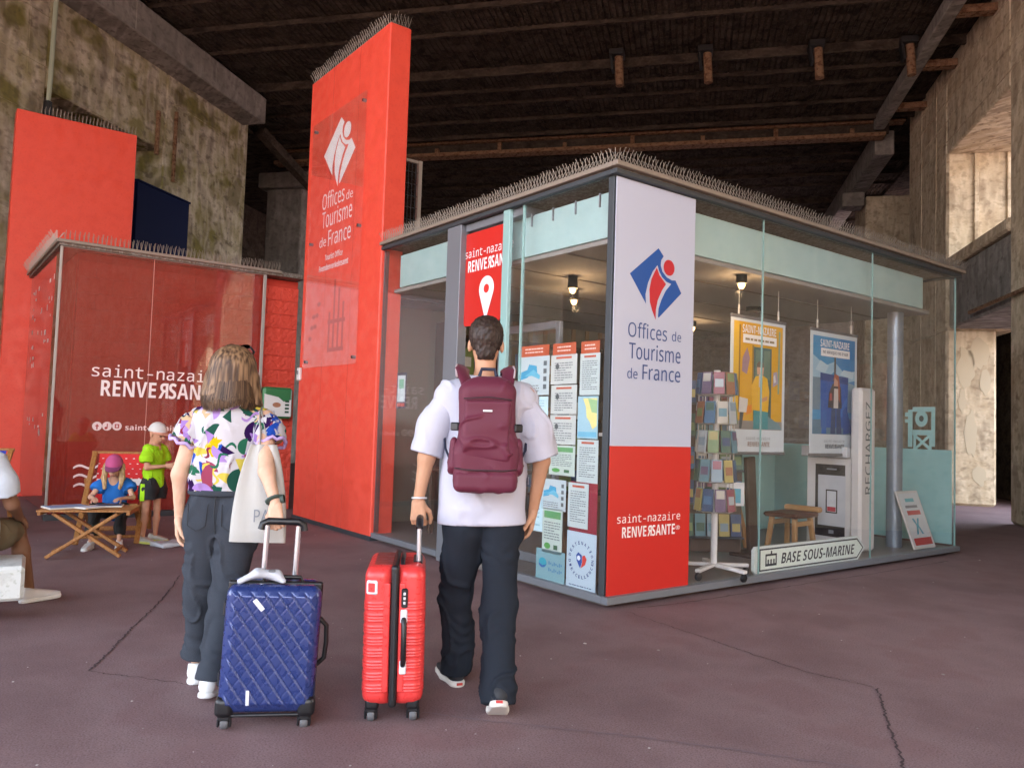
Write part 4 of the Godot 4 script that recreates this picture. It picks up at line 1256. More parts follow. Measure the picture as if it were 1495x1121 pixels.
func poster(x0: float, x1: float, y0: float, y1: float, z: float, kind: int) -> void:
	var w := x1 - x0
	var h := y1 - y0
	var n := thing("hanging_poster", ["yellow poster of a figure in a yellow coat by a tall doorway", "blue poster of a long haired figure before a blue shed"][kind], "poster", Vector3(x0, y0, z), 0.0, "posters hung on wires inside the glass")
	var s := MB.new().ink(Color("#cfd8dc"))
	s.box(Vector3(w / 2, h / 2, -0.003), Vector3(w, h, 0.006))
	part(n, "sheet", s, vmat("paper", 0.7))
	for k in 2: part(n, "rail", MB.new().box(Vector3(w / 2, [0.0, h][k], 0), Vector3(w + 0.02, 0.03, 0.02), Basis(), 0.005), mat("grey_plastic", "#6a6a6c", 0.4))
	for k in 2: part(n, "wire", MB.new().tube([Vector3(w * (0.13 + 0.73 * k), h, 0), Vector3(w * (0.13 + 0.73 * k), 2.76 - y0, 0)], 0.004, 5), mat("wire_steel", "#b8b4ac", 0.4, 0.5))
	for k in 2: part(n, "wire_grip", MB.new().lathe([[0.0, h + 0.02], [0.011, h + 0.02], [0.011, h + 0.11], [0.0, h + 0.11]], 8, Vector3(w * (0.13 + 0.73 * k), 0, 0)), mat("wire_steel", "#b8b4ac", 0.4, 0.5))
	var m := MB.new()
	var shapes: Array
	if kind == 0:
		shapes = [["#d9a514", [.05, .18, .95, .18, .95, .965, .05, .965]], ["#e0b62a", [.05, .18, .13, .18, .14, .965, .05, .965]], ["#8a6a1c", [.14, .3, .165, .3, .17, .94, .145, .94]], ["#9c7417", [.38, .32, .41, .32, .41, .8, .38, .8]],
			["#44635f", [.41, .2, .74, .2, .74, .79, .41, .79]], ["#5f7d70", [.44, .55, .56, .55, .56, .77, .44, .77]], ["#5f7d70", [.59, .55, .71, .55, .71, .77, .59, .77]], ["#39524f", [.59, .3, .71, .3, .71, .52, .59, .52]],
			["#7fa38c", [.86, .45, .89, .45, .9, .93, .87, .93]], ["#8f8c86", [.05, .175, .95, .175, .95, .24, .05, .24]], ["#6e8f96", [.55, .18, .95, .18, .9, .22, .6, .3]],
			["#d7d5cf", [.15, .3, .3, .3, .31, .4, .16, .41]], ["#3f4a50", [.16, .18, .2, .18, .24, .3, .17, .3]], ["#e0881c", [.28, .28, .38, .3, .4, .36, .3, .35]],
			["#3f8f95", [.41, .18, .52, .18, .54, .34, .42, .34]], ["#3f8f95", [.57, .18, .68, .18, .68, .34, .57, .34]], ["#e3b21f", [.38, .32, .68, .31, .7, .46, .66, .56, .56, .585, .44, .57, .37, .5]], ["#b8861a", [.53, .32, .56, .32, .57, .57, .54, .57]], ["#c9c2b8", [.5, .49, .56, .5, .57, .59, .5, .59]],
			["#d0a184", [.47, .585, .58, .585, .59, .65, .53, .675, .46, .65]], ["#6b5648", [.46, .64, .59, .64, .58, .675, .5, .685, .46, .665]], ["#c58f6e", [.56, .38, .66, .4, .66, .43, .56, .41]],
			["#9d7f8d", [.19, .6, .28, .58, .33, .7, .28, .78, .2, .7]], ["#a79bb0", [.76, .5, .86, .53, .84, .62, .77, .61]], ["#d9dbdc", [.78, .53, .82, .54, .8, .6, .77, .58]]]
	else:
		shapes = [["#3f93c4", [.05, .165, .95, .165, .95, .955, .05, .955]], ["#2b7fbb", [.5, .6, .95, .55, .95, .955, .6, .955]], ["#9ec3d6", [.05, .62, .3, .6, .5, .68, .6, .64, .8, .6, .95, .62, .95, .7, .7, .68, .5, .76, .3, .72, .05, .8]], ["#b9d3de", [.1, .68, .3, .66, .38, .72, .2, .76]], ["#c4d9e2", [.62, .66, .9, .63, .93, .69, .7, .7]],
			["#6c8796", [.05, .36, .2, .36, .22, .62, .05, .62]], ["#86a3b3", [.78, .35, .95, .35, .95, .58, .8, .6]], ["#5b7d91", [.05, .165, .95, .165, .95, .3, .05, .28]],
			["#55524f", [.49, .62, .53, .62, .53, .8, .49, .8]], ["#1453a8", [.22, .22, .78, .22, .8, .64, .2, .66]], ["#0f3f86", [.2, .6, .8, .58, .8, .64, .2, .66]], ["#2a6fc0", [.62, .3, .78, .34, .78, .48, .66, .4]], ["#1c5fae", [.23, .17, .33, .17, .34, .36, .26, .36]],
			["#1a4f9a", [.7, .17, .9, .18, .76, .4, .68, .36]], ["#243f6b", [.42, .17, .52, .17, .53, .4, .44, .4]], ["#243f6b", [.55, .17, .66, .17, .62, .4, .54, .4]], ["#2f2a30", [.36, .38, .66, .38, .64, .55, .56, .58, .46, .58, .38, .5]], ["#d3ccc4", [.48, .38, .58, .38, .58, .54, .49, .54]],
			["#c49a80", [.48, .56, .58, .56, .58, .64, .5, .645]], ["#a2471f", [.46, .6, .5, .66, .58, .65, .61, .58, .62, .42, .58, .46, .57, .6, .5, .63]], ["#b04a4a", [.39, .44, .45, .44, .44, .5, .4, .5]]]
	for sh in shapes: m.ink(Color(sh[0])).flat(poly_scaled(sh[1], w, h), 0.0003)
	m.ink(Color("#f1f1ef"))
	letters(m, "SAINT-NAZAIRE", w * 0.19, h * [0.885, 0.87][kind], w * 0.62, h * 0.06, "Droid Sans", 700)
	m.rect(w * 0.2, h * [0.81, 0.795][kind], w * 0.62, h * 0.065)
	m.ink(Color("#54606a") if kind else Color("#b9a05a"))
	if kind == 1: letters(m, "NE MANQUE PAS D'AIR", w * 0.24, h * 0.812, w * 0.54, h * 0.03, "Droid Sans", 700)
	else: grey_lines(m, w * 0.24, h * 0.82, w * 0.54, h * 0.045, 1, Color("#8f7f5a"))
	m.ink(Color("#8b9499"))
	letters(m, "saint-nazaire", w * 0.28, h * 0.1, w * 0.44, h * 0.026, "Droid Sans Mono", 400)
	m.ink(Color("#a08878") if kind == 0 else Color("#4c5560"))
	letters(m, "RENVERSANTE", w * 0.31, h * 0.05, w * 0.4, h * 0.036, "Droid Sans", 700, 5)
	plate(n, "print", m, vmat("print", 0.5), Vector3(0, 0, 0.0008))
func poly_scaled(a: Array, w: float, h: float) -> PackedVector2Array:
	var q := PackedVector2Array()
	for i in range(0, a.size(), 2): q.append(Vector2(a[i] * w, a[i + 1] * h))
	return q

func build_inside() -> void:
	var rows := [[50, 65, 165, 108, 7, "orange heading tab above the blue map notice"], [180, 55, 270, 102, 7, "orange heading tab above the white notices"], [290, 48, 362, 95, 7, "short orange heading tab beside the corner post"],
		[45, 108, 165, 258, 1, "white notice with a blue harbour map"], [172, 100, 273, 215, 2, "white notice with a red heading and a dark emblem, topmost of its column"], [285, 95, 362, 258, 0, "tall white text notice under the short orange tab"],
		[85, 264, 160, 372, 8, "pale blue notice under the blue harbour map"], [172, 219, 272, 332, 2, "white notice with a red heading, second of its column"], [276, 262, 355, 428, 3, "coast map notice in blue and yellow"],
		[168, 336, 268, 450, 2, "white notice with a red heading, third of its column"], [165, 454, 265, 571, 4, "white notice with a green heading on the office glass, above the plain map"], [273, 432, 355, 600, 0, "tall white text notice under the coast map"],
		[135, 586, 230, 706, 1, "white notice with a blue map above the green leaflet"], [90, 610, 140, 787, 8, "narrow pale blue notice beside the green leaflet"], [238, 601, 317, 776, 0, "white text notice on a dark red backing sheet"],
		[138, 700, 215, 876, 4, "green headed leaflet above the teal wave notice"], [113, 862, 225, 1005, 6, "square grey teal notice with a wave emblem"], [232, 793, 347, 1040, 5, "white notice with a round lettered emblem and a blue red heart"]]
	for r in rows: notice(r[0], r[1], r[2], r[3], r[4], r[5], 0)
	notice(245, 598, 352, 806, 9, "dark red backing sheet behind a white text notice", 2)
	poster(2.06, 2.94, 1.12, 2.44, -0.5, 0)
	poster(3.40, 4.32, 1.11, 2.44, -0.5, 1)
	var white := mat("white_plastic", "#d9d6d2", 0.4)
	var black := mat("black_plastic", "#17171a", 0.4)
	# arrow shaped road sign on the floor behind the glass
	var l := on(1101, 838, 2, -0.05)
	var tip := on(1263, 803, 2, -0.05)
	var top := on(1103, 799, 2, -0.05)
	var sg := thing("direction_sign", "white arrow road sign with black lettering standing inside the glass", "sign", Vector3(l.x, 0.075, -0.05))
	var w := tip.x - l.x
	var h := top.y - 0.075
	var arrow := poly([0.03, 0, w - 0.14, 0, w, h * 0.5, w - 0.14, h, 0.03, h, 0, h - 0.03, 0, 0.03])
	part(sg, "board", MB.new().prism(arrow, -0.03, 0.0), mat("sign_white", "#dfe8e2", 0.35))
	var pm := MB.new().ink(Color("#2b3236"))
	pm.flat(poly([0.075, 0.02, w - 0.15, 0.02, w - 0.03, h * 0.5, w - 0.15, h - 0.02, 0.075, h - 0.02]))
	pm.ink(Color("#e6efe4")).flat(poly([0.09, 0.034, w - 0.158, 0.034, w - 0.05, h * 0.5, w - 0.158, h - 0.034, 0.09, h - 0.034]))
	pm.ink(Color("#20282c"))
	letters(pm, "BASE SOUS-MARINE", 0.4, 0.066, w - 0.62, h - 0.14, "Droid Sans", 700, -1, 0.22)
	pm.rect(0.16, 0.06, 0.17, 0.02).rect(0.16, 0.06, 0.018, 0.1).rect(0.312, 0.06, 0.018, 0.1).rect(0.16, 0.15, 0.17, 0.018)
	for k in 3: pm.rect(0.19 + k * 0.042, 0.08, 0.02, 0.04)
	pm.rect(0.235, 0.165, 0.02, 0.03)
	plate(sg, "lettering", pm, vmat("print", 0.5), Vector3(0, 0, 0.001))
	# charging point
	var tx := on(1257, 700, 2, -0.3)
	var tx1 := on(1279, 700, 2, -0.3)
	var th := on(1262, 566, 2, -0.3).y
	var ct := thing("charging_totem", "white phone charging totem with vertical lettering and a phone picture", "charging point", Vector3(tx.x, 0.075, -0.3))
	var tw := tx1.x - tx.x
	part(ct, "column", MB.new().box(Vector3(tw / 2, (th - 0.075) / 2, -0.065), Vector3(tw, th - 0.075, 0.13), Basis(), 0.03), white)
	part(ct, "base_panel", MB.new().box(Vector3(tw / 2 - 0.02, 0.5, -0.4), Vector3(tw * 0.6, 1.0, 0.54), Basis(), 0.01), white)
	part(ct, "shelf", MB.new().box(Vector3(tw / 2 - 0.05, 1.061, -0.42), Vector3(tw * 0.9, 0.12, 0.56), Basis(), 0.01), mat("grey_white", "#c2c4c6", 0.4))
	pm = MB.new().ink(Color("#4a5358"))
	letters(pm, "RECHARGEZ", -0.5, -0.055, 1.0, 0.12)
	plate(ct, "lettering", pm, vmat("print", 0.5), Vector3(tw * 0.5, 1.12, 0.002), Basis(Vector3.BACK, PI / 2))
	pm = MB.new().ink(Color("#141418"))
	pm.rect(-0.560, 0.12, 0.36, 0.8).ink(Color("#c9ccd0")).rect(-0.525, 0.24, 0.33, 0.56).ink(Color("#141418")).rect(-0.430, 0.38, 0.14, 0.26).ink(Color("#d5d7da")).rect(-0.415, 0.395, 0.11, 0.23).ink(Color("#b5283c")).rect(-0.410, 0.4, 0.1, 0.05)
	pm.ink(Color("#8f9498")).rect(-0.420, 0.86, 0.12, 0.018).rect(-0.390, 0.155, 0.06, 0.04)
	plate(ct, "phone_picture", pm, vmat("print", 0.5), Vector3(tw / 2 - 0.02 - tw * 0.3 - 0.0015, 0.0, 0.0), LEFTWARD)
	# leaning framed price board
	var bl := on(1335, 804, 2, -0.06)
	var br := on(1366, 800, 2, -0.06)
	var lb := thing("leaning_board", "small white framed board leaning back against the round column", "board", Vector3(bl.x, 0.09, -0.06))
	lb.basis = Basis(Vector3.RIGHT, -0.34)
	var lw := br.x - bl.x
	part(lb, "frame", MB.new().box(Vector3(lw / 2, 0.33, 0), Vector3(lw, 0.66, 0.02), Basis(), 0.006), white)
	pm = MB.new().ink(Color("#d7dde0")).rect(0.03, 0.03, lw - 0.06, 0.6).ink(Color("#63b7bf")).rect(0.14, 0.53, lw * 0.4, 0.04)
	pm.ink(Color("#7b7f88")).rect(0.1, 0.46, lw * 0.55, 0.03).ink(Color("#c1474a")).rect(0.1, 0.38, lw * 0.6, 0.05).ink(Color("#49a8c0"))
	pm.flat(poly([0.16, 0.16, 0.2, 0.16, 0.24, 0.24, 0.28, 0.16, 0.32, 0.16, 0.26, 0.26, 0.31, 0.34, 0.27, 0.34, 0.23, 0.27, 0.2, 0.34, 0.15, 0.34, 0.21, 0.26]))
	pm.ink(Color("#b8322f")).rect(0.05, 0.04, lw - 0.1, 0.08)
	plate(lb, "print", pm, vmat("print", 0.5), Vector3(0, 0, 0.0108))
	# teal counter and shelf behind it
	var tc := thing("reception_counter", "pale teal reception counter inside the glass office", "counter")
	part(tc, "front", bx(2.5, 5.0, 0.08, 1.22, -2.1, -2.0), mat("counter_teal", "#a3cdc8", 0.5))
	part(tc, "top", bx(2.45, 5.05, 1.221, 1.26, -2.7, -1.96), white)
	part(tc, "end_panel", bx(2.5, 2.6, 0.08, 1.22, -2.65, -2.101), mat("counter_teal", "#a3cdc8", 0.5))
	var wo := mat("beech", "#b98d5c", 0.5)
	var sh := thing("shelf_unit", "brown wall shelf unit with boxes at the back of the office", "shelf")
	part(sh, "upright", bx(1.2, 1.25, 0.08, 2.6, -4.46, -4.0), mat("dark_wood", "#4a382a", 0.6))
	part(sh, "upright", bx(3.75, 3.8, 0.08, 2.6, -4.46, -4.0), mat("dark_wood", "#4a382a", 0.6))
	for k in 5: part(sh, "board", bx(1.251, 3.749, 0.4 + k * 0.5, 0.43 + k * 0.5, -4.46, -4.02), mat("dark_wood", "#4a382a", 0.6))
	var goods := ["#6d87a8", "#a88f5a", "#8a5248", "#55707a", "#c2b9a6", "#7a8a4e", "#3f5a86", "#b0703c"]
	for k in 26:
		var bw := rng.randf_range(0.12, 0.3)
		var bh := rng.randf_range(0.12, 0.36)
		var gx := 1.35 + (k % 7) * 0.34
		var gy := 0.43 + (k / 7) * 0.5
		var cb := thing("shelf_box", "small coloured box standing on the brown wall shelf", "box", Vector3(gx + 0.1, gy, -4.2), rng.randf_range(-0.2, 0.2), "boxes on the wall shelf")
		part(cb, "carton", MB.new().box(Vector3(0, bh / 2, 0), Vector3(bw, bh, 0.16), Basis(), 0.004), mat("carton%d" % (k % 8), goods[k % 8], 0.6))
		part(cb, "label", MB.new().box(Vector3(0, bh * 0.5, 0.0805), Vector3(bw * 0.6, bh * 0.35, 0.002)), mat("label_paper", "#d5d0c4", 0.7))
	# blue rolled mat and tote on the counter
	var rm := thing("rolled_mat", "blue rolled mat lying on the reception counter", "mat", Vector3(3.3, 1.26, -2.3))
	part(rm, "roll", MB.new().tube([Vector3(-0.32, 0.1, 0), Vector3(0.32, 0.1, 0)], 0.1, 18), mat("mat_blue", "#4a78ab", 0.8))
	part(rm, "spiral_end", MB.new().lathe([[0.02, 0.321], [0.07, 0.321], [0.07, 0.326], [0.02, 0.326]], 14, Vector3(0, 0.1, 0), Basis(Vector3.BACK, -PI / 2)), mat("navy", "#0d1e4f", 0.5))
	# low wooden bench seat
	var bp := on(1170, 806, 1, 0.075)
	bp = Vector3(bp.x, 0.075, bp.z)
	var bs := thing("wooden_stool", "low beech stool with a brown seat beside the charging totem", "stool", Vector3(3.62, 0.075, -0.85), 0.1)
	part(bs, "seat", MB.new().box(Vector3(0, 0.37, 0), Vector3(0.5, 0.05, 0.4), Basis(), 0.02), mat("brown_leather", "#5a3226", 0.5))
	for k in 4: part(bs, "leg", MB.new().bar(Vector3([-0.22, 0.22][k % 2], 0, [-0.16, 0.16][k / 2]), Vector3([-0.17, 0.17][k % 2], 0.345, [-0.13, 0.13][k / 2]), 0.05, 0.05, Vector3.BACK, 0.008), wo)
	for k in 2: part(bs, "rail", MB.new().box(Vector3(0, 0.28, [-0.14, 0.14][k]), Vector3(0.36, 0.05, 0.03), Basis(), 0.005), wo)
	part(bs, "backrest", MB.new().box(Vector3(0.27, 0.42, 0), Vector3(0.09, 0.06, 0.42), Basis(), 0.015), wo)
	var tb := thing("side_table", "round beech side table behind the brochure stand", "table", Vector3(2.85, 0.075, -1.3))
	part(tb, "top", MB.new().lathe([[0.0, 0.6], [0.42, 0.6], [0.42, 0.63], [0.0, 0.63]], 28), wo)
	for k in 3: part(tb, "leg", MB.new().bar(Vector3(cos(k * TAU / 3 + 0.6) * 0.38, 0, sin(k * TAU / 3 + 0.6) * 0.38), Vector3(cos(k * TAU / 3 + 0.6) * 0.24, 0.6, sin(k * TAU / 3 + 0.6) * 0.24), 0.06, 0.05, Vector3.BACK, 0.01), wo)
	var pl := thing("dark_plank", "dark brown plank standing behind the brochure stand", "plank", Vector3(2.72, 0.075, -0.72))
	part(pl, "board", MB.new().box(Vector3(0, 0.5, 0), Vector3(0.14, 1.0, 0.05), Basis(Vector3.BACK, 0.08), 0.008), mat("dark_wood", "#4a382a", 0.6))
	part(pl, "foot", MB.new().box(Vector3(0, 0.02, 0), Vector3(0.3, 0.04, 0.3), Basis(), 0.008), mat("dark_wood", "#4a382a", 0.6))
	# brochure stand on castors
	var hub := on(1042, 833, 1, 0.12)
	var rk := thing("brochure_stand", "white revolving brochure stand on castors inside the glass", "brochure stand", Vector3(hub.x, 0.075, hub.z))
	part(rk, "pole", MB.new().tube([Vector3(0, 0.09, 0), Vector3(0, 1.78, 0)], 0.028, 12), white)
	for k in 5:
		var a := TAU * k / 5 + 0.35
		var d := Vector3(cos(a), 0, sin(a))
		part(rk, "foot", MB.new().bar(Vector3(0, 0.1, 0) + d * 0.03, Vector3(0, 0.085, 0) + d * 0.34, 0.05, 0.03, Vector3.UP, 0.006), white)
		var ca := part(rk, "castor", MB.new().lathe([[0.0, -0.012], [0.033, -0.012], [0.036, 0.0], [0.033, 0.012], [0.0, 0.012]], 14, Vector3(0, 0.036, 0) + d * 0.32, Basis(Vector3.RIGHT, PI / 2)), black)
		part(ca, "fork", MB.new().box(Vector3(0, 0.06, 0) + d * 0.32, Vector3(0.03, 0.05, 0.03), Basis(), 0.004), black)
	for k in 5: part(rk, "wire_ring", MB.new().tube(ring_points(Vector3(0, [0.56, 0.81, 1.06, 1.31, 1.56][k], 0), 0.152, 20), 0.006, 5, false), mat("wire_steel", "#b8b4ac", 0.4, 0.5))
	for k in 8:
		var a := TAU * k / 8
		part(rk, "wire_upright", MB.new().tube([Vector3(cos(a) * 0.152, 0.55, sin(a) * 0.152), Vector3(cos(a) * 0.152, 1.75, sin(a) * 0.152)], 0.005, 5), mat("wire_steel", "#b8b4ac", 0.4, 0.5))
	var tints := ["#42698a", "#a89a5c", "#aab2b4", "#5c4666", "#3f5f52", "#8f5f44", "#7f939e", "#b5b0a4", "#2c4468", "#74895a", "#8a4a56", "#5c8490"]
	for lev in 5:
		for k in 10:
			var a := TAU * (k + 0.5) / 10 + lev * 0.2
			var bro := thing("brochure", "printed brochure in a wire pocket of the revolving stand", "brochure", Vector3(hub.x + cos(a) * 0.165, 0.075 + 0.56 + lev * 0.25, hub.z + sin(a) * 0.165), PI / 2 - a, "brochures in the revolving stand")
			var ti := (k * 5 + lev * 3) % 12
			part(bro, "cover", MB.new().box(Vector3(0, 0.1, 0), Vector3(0.092, 0.19, 0.012), Basis(Vector3.RIGHT, -0.1), 0.002), mat("tint%d" % ti, tints[ti], 0.4))
			part(bro, "picture", MB.new().box(Vector3(0.0, 0.1 + 0.05 * (k % 2), 0.0095 if k % 2 == 0 else 0.004), Vector3(0.07, 0.07, 0.003), Basis(Vector3.RIGHT, -0.1)), mat("tint%d" % ((ti + 4) % 12), tints[(ti + 4) % 12], 0.4))
	var sb := thing("sample_brochure", "open white brochure displayed in front of the side table", "brochure", Vector3(hub.x + 0.33, 0.66, hub.z - 0.1), -0.5)
	pm = MB.new().ink(Color("#d6dadb")).rect(-0.14, 0, 0.28, 0.2).ink(Color("#4f9fb5")).rect(-0.11, 0.02, 0.22, 0.13).ink(Color("#5a4a44")).rect(-0.06, 0.03, 0.05, 0.09)
	part(sb, "page", MB.new().box(Vector3(0, 0.1, -0.006), Vector3(0.29, 0.21, 0.01), Basis(), 0.002), white)
	part(sb, "print", pm, vmat("print", 0.5))
	# brochure wall behind
	var wr := thing("brochure_rack", "dark upright brochure rack filled with colourful leaflets", "rack", Vector3(2.08, 0.075, -1.0), -0.6)
	part(wr, "back_board", MB.new().box(Vector3(0, 0.95, -0.03), Vector3(1.1, 1.8, 0.03), Basis(), 0.005), mat("dark_wood", "#4a382a", 0.6))
	for k in 5: part(wr, "ledge", MB.new().box(Vector3(0, 0.2 + 0.33 * k, 0.03), Vector3(1.1, 0.02, 0.09), Basis(), 0.004), mat("dark_steel", "#43484c", 0.5, 0.3))
	for k in 45:
		var ti := (k * 7 + k / 9) % 12
		var lf := thing("leaflet", "colourful leaflet on the dark upright brochure rack", "leaflet", wr.transform * Vector3(-0.48 + (k % 9) * 0.12, 0.21 + 0.33 * (k / 9), 0.03), -0.6, "leaflets on the dark rack")
		part(lf, "cover", MB.new().box(Vector3(0, 0.11, 0), Vector3(0.105, 0.22, 0.012), Basis(Vector3.RIGHT, -0.12), 0.002), mat("tint%d" % ti, tints[ti], 0.4))
		part(lf, "picture", MB.new().box(Vector3(0, 0.09, 0.009), Vector3(0.08, 0.08, 0.003), Basis(Vector3.RIGHT, -0.12)), mat("tint%d" % ((ti + 5) % 12), tints[(ti + 5) % 12], 0.4))
	# silver pendant
	var pdp := on(1101, 440, 2, -1.3)
	var pd := thing("pendant_lamp", "silver cylinder pendant lamp under the office ceiling", "lamp", pdp)
	part(pd, "shade", MB.new().lathe([[0.0, 0.11], [0.085, 0.11], [0.085, -0.11], [0.078, -0.11], [0.078, 0.1], [0.0, 0.1]], 20), mat("brushed_metal", "#c9c4b8", 0.25, 0.8))
	part(pd, "rod", MB.new().tube([Vector3(0, 0.11, 0), Vector3(0, 2.76 - pdp.y, 0)], 0.012, 8), mat("dark_steel", "#43484c", 0.5, 0.3))
	# things behind the far window and the brown cartons under the notices
	var cc := thing("carton_stack", "brown cardboard carton behind the notices", "carton", Vector3(0.5, 0.075, -0.5), 0.2)
	part(cc, "carton_body", MB.new().box(Vector3(0, 0.33, 0), Vector3(0.45, 0.66, 0.6), Basis(), 0.006), mat("cardboard", "#8b6a48", 0.8))
	part(cc, "tape", MB.new().box(Vector3(-0.2265, 0.33, 0), Vector3(0.002, 0.66, 0.05)), mat("tape", "#b49a6a", 0.3))
	var dk := thing("display_table", "dark display table behind the far left window", "table", Vector3(1.0, 0.075, -3.1))
	part(dk, "top", MB.new().box(Vector3(0, 0.72, 0), Vector3(0.9, 0.04, 0.8), Basis(), 0.006), mat("dark_wood", "#4a382a", 0.6))
	for k in 4: part(dk, "leg", MB.new().box(Vector3([-0.4, 0.4][k % 2], 0.35, [-0.34, 0.34][k / 2]), Vector3(0.05, 0.7, 0.05), Basis(), 0.004), mat("dark_wood", "#4a382a", 0.6))
	for k in 5:
		var it := thing("display_box", "coloured gift box on the dark display table", "box", Vector3(0.72 + (k % 3) * 0.24, 0.815, -3.3 + (k / 3) * 0.32), 0.3 * k, "gift boxes on the display table")
		part(it, "box_body", MB.new().box(Vector3(0, 0.1 + 0.03 * k, 0), Vector3(0.16, 0.2 + 0.06 * k, 0.13), Basis(), 0.004), mat("carton%d" % (k + 2), goods[k + 2], 0.6))
		part(it, "lid", MB.new().box(Vector3(0, 0.22 + 0.06 * k, 0), Vector3(0.17, 0.035, 0.14), Basis(), 0.004), mat("label_paper", "#d5d0c4", 0.7))
	var wc := thing("window_card", "upright phone shaped card stuck inside the far left window", "card", on(586, 570, 0, 0.02))
	wc.basis = LEFTWARD
	part(wc, "card", MB.new().box(Vector3.ZERO, Vector3(0.2, 0.38, 0.003)), mat("navy_card", "#26364a", 0.5))
	pm = MB.new().ink(Color("#c3d3d6")).rect(-0.08, -0.12, 0.16, 0.28).ink(Color("#6fae8f")).rect(-0.05, 0.02, 0.1, 0.1).ink(Color("#b9433c")).rect(-0.08, -0.17, 0.16, 0.035)
	plate(wc, "print", pm, vmat("print", 0.5), Vector3(0, 0, 0.0025))
func ring_points(c: Vector3, r: float, n: int) -> Array:
	var a := []
	for i in n + 1: a.append(c + Vector3(cos(TAU * i / n) * r, 0, sin(TAU * i / n) * r))
	return a

# ------------------------------------------------------------------ luggage, furniture
func rr(w: float, d: float, r: float, y: float, seg := 5) -> PackedVector3Array:      # rounded rectangle ring in the xz plane
	var p := PackedVector3Array()
	for c in 4:
		var cx: float = [w / 2 - r, -w / 2 + r, -w / 2 + r, w / 2 - r][c]
		var cz: float = [d / 2 - r, d / 2 - r, -d / 2 + r, -d / 2 + r][c]
		for i in seg + 1:
			var a := PI / 2 * (c + float(i) / seg)
			p.append(Vector3(cx + cos(a) * r, y, cz + sin(a) * r))
	return p
func shell(mb: MB, w: float, h: float, d: float, r: float, xf: Transform3D, seg := 5, rings := 5) -> void:   # box with all edges rounded, base at y = 0
	var rs := []
	for i in rings + 1:
		var a := PI / 2 * i / rings
		rs.append([r - r * cos(a - 0.0) * 1.0, r - sin(a) * r])
	var out := []
	for i in rings + 1:
		var a := PI / 2 * i / rings
		out.append(rr(w - 2 * (r - sin(a) * r), d - 2 * (r - sin(a) * r), maxf(0.004, r * sin(a)), r - r * cos(a), seg))
	for i in rings + 1:
		var a := PI / 2 * (rings - i) / rings
		out.append(rr(w - 2 * (r - sin(a) * r), d - 2 * (r - sin(a) * r), maxf(0.004, r * sin(a)), h - r + r * cos(a), seg))
	var m := MB.new()
	m.loft(out)
	m.ink(Color.WHITE)
	for i in m.C.size(): m.C[i] = mb.col
	mb.add(m, xf)
func wheel(parent: Node, at: Vector3, r: float) -> void:
	var black := mat("black_plastic", "#17171a", 0.4)
	var w := part(parent, "wheel", MB.new().lathe([[0.0, -0.016], [r * 0.85, -0.016], [r, -0.008], [r, 0.008], [r * 0.85, 0.016], [0.0, 0.016]], 18, at + Vector3(0, r, 0), Basis(Vector3.BACK, PI / 2)), mat("tyre_grey", "#5a5a5c", 0.6))
	part(w, "fork", MB.new().box(at + Vector3(0, r * 2.0, 0), Vector3(0.055, r * 1.3, 0.05), Basis(), 0.01).box(at + Vector3(-0.024, r * 1.2, 0), Vector3(0.01, r * 1.5, 0.04), Basis(), 0.004).box(at + Vector3(0.024, r * 1.2, 0), Vector3(0.01, r * 1.5, 0.04), Basis(), 0.004), black)

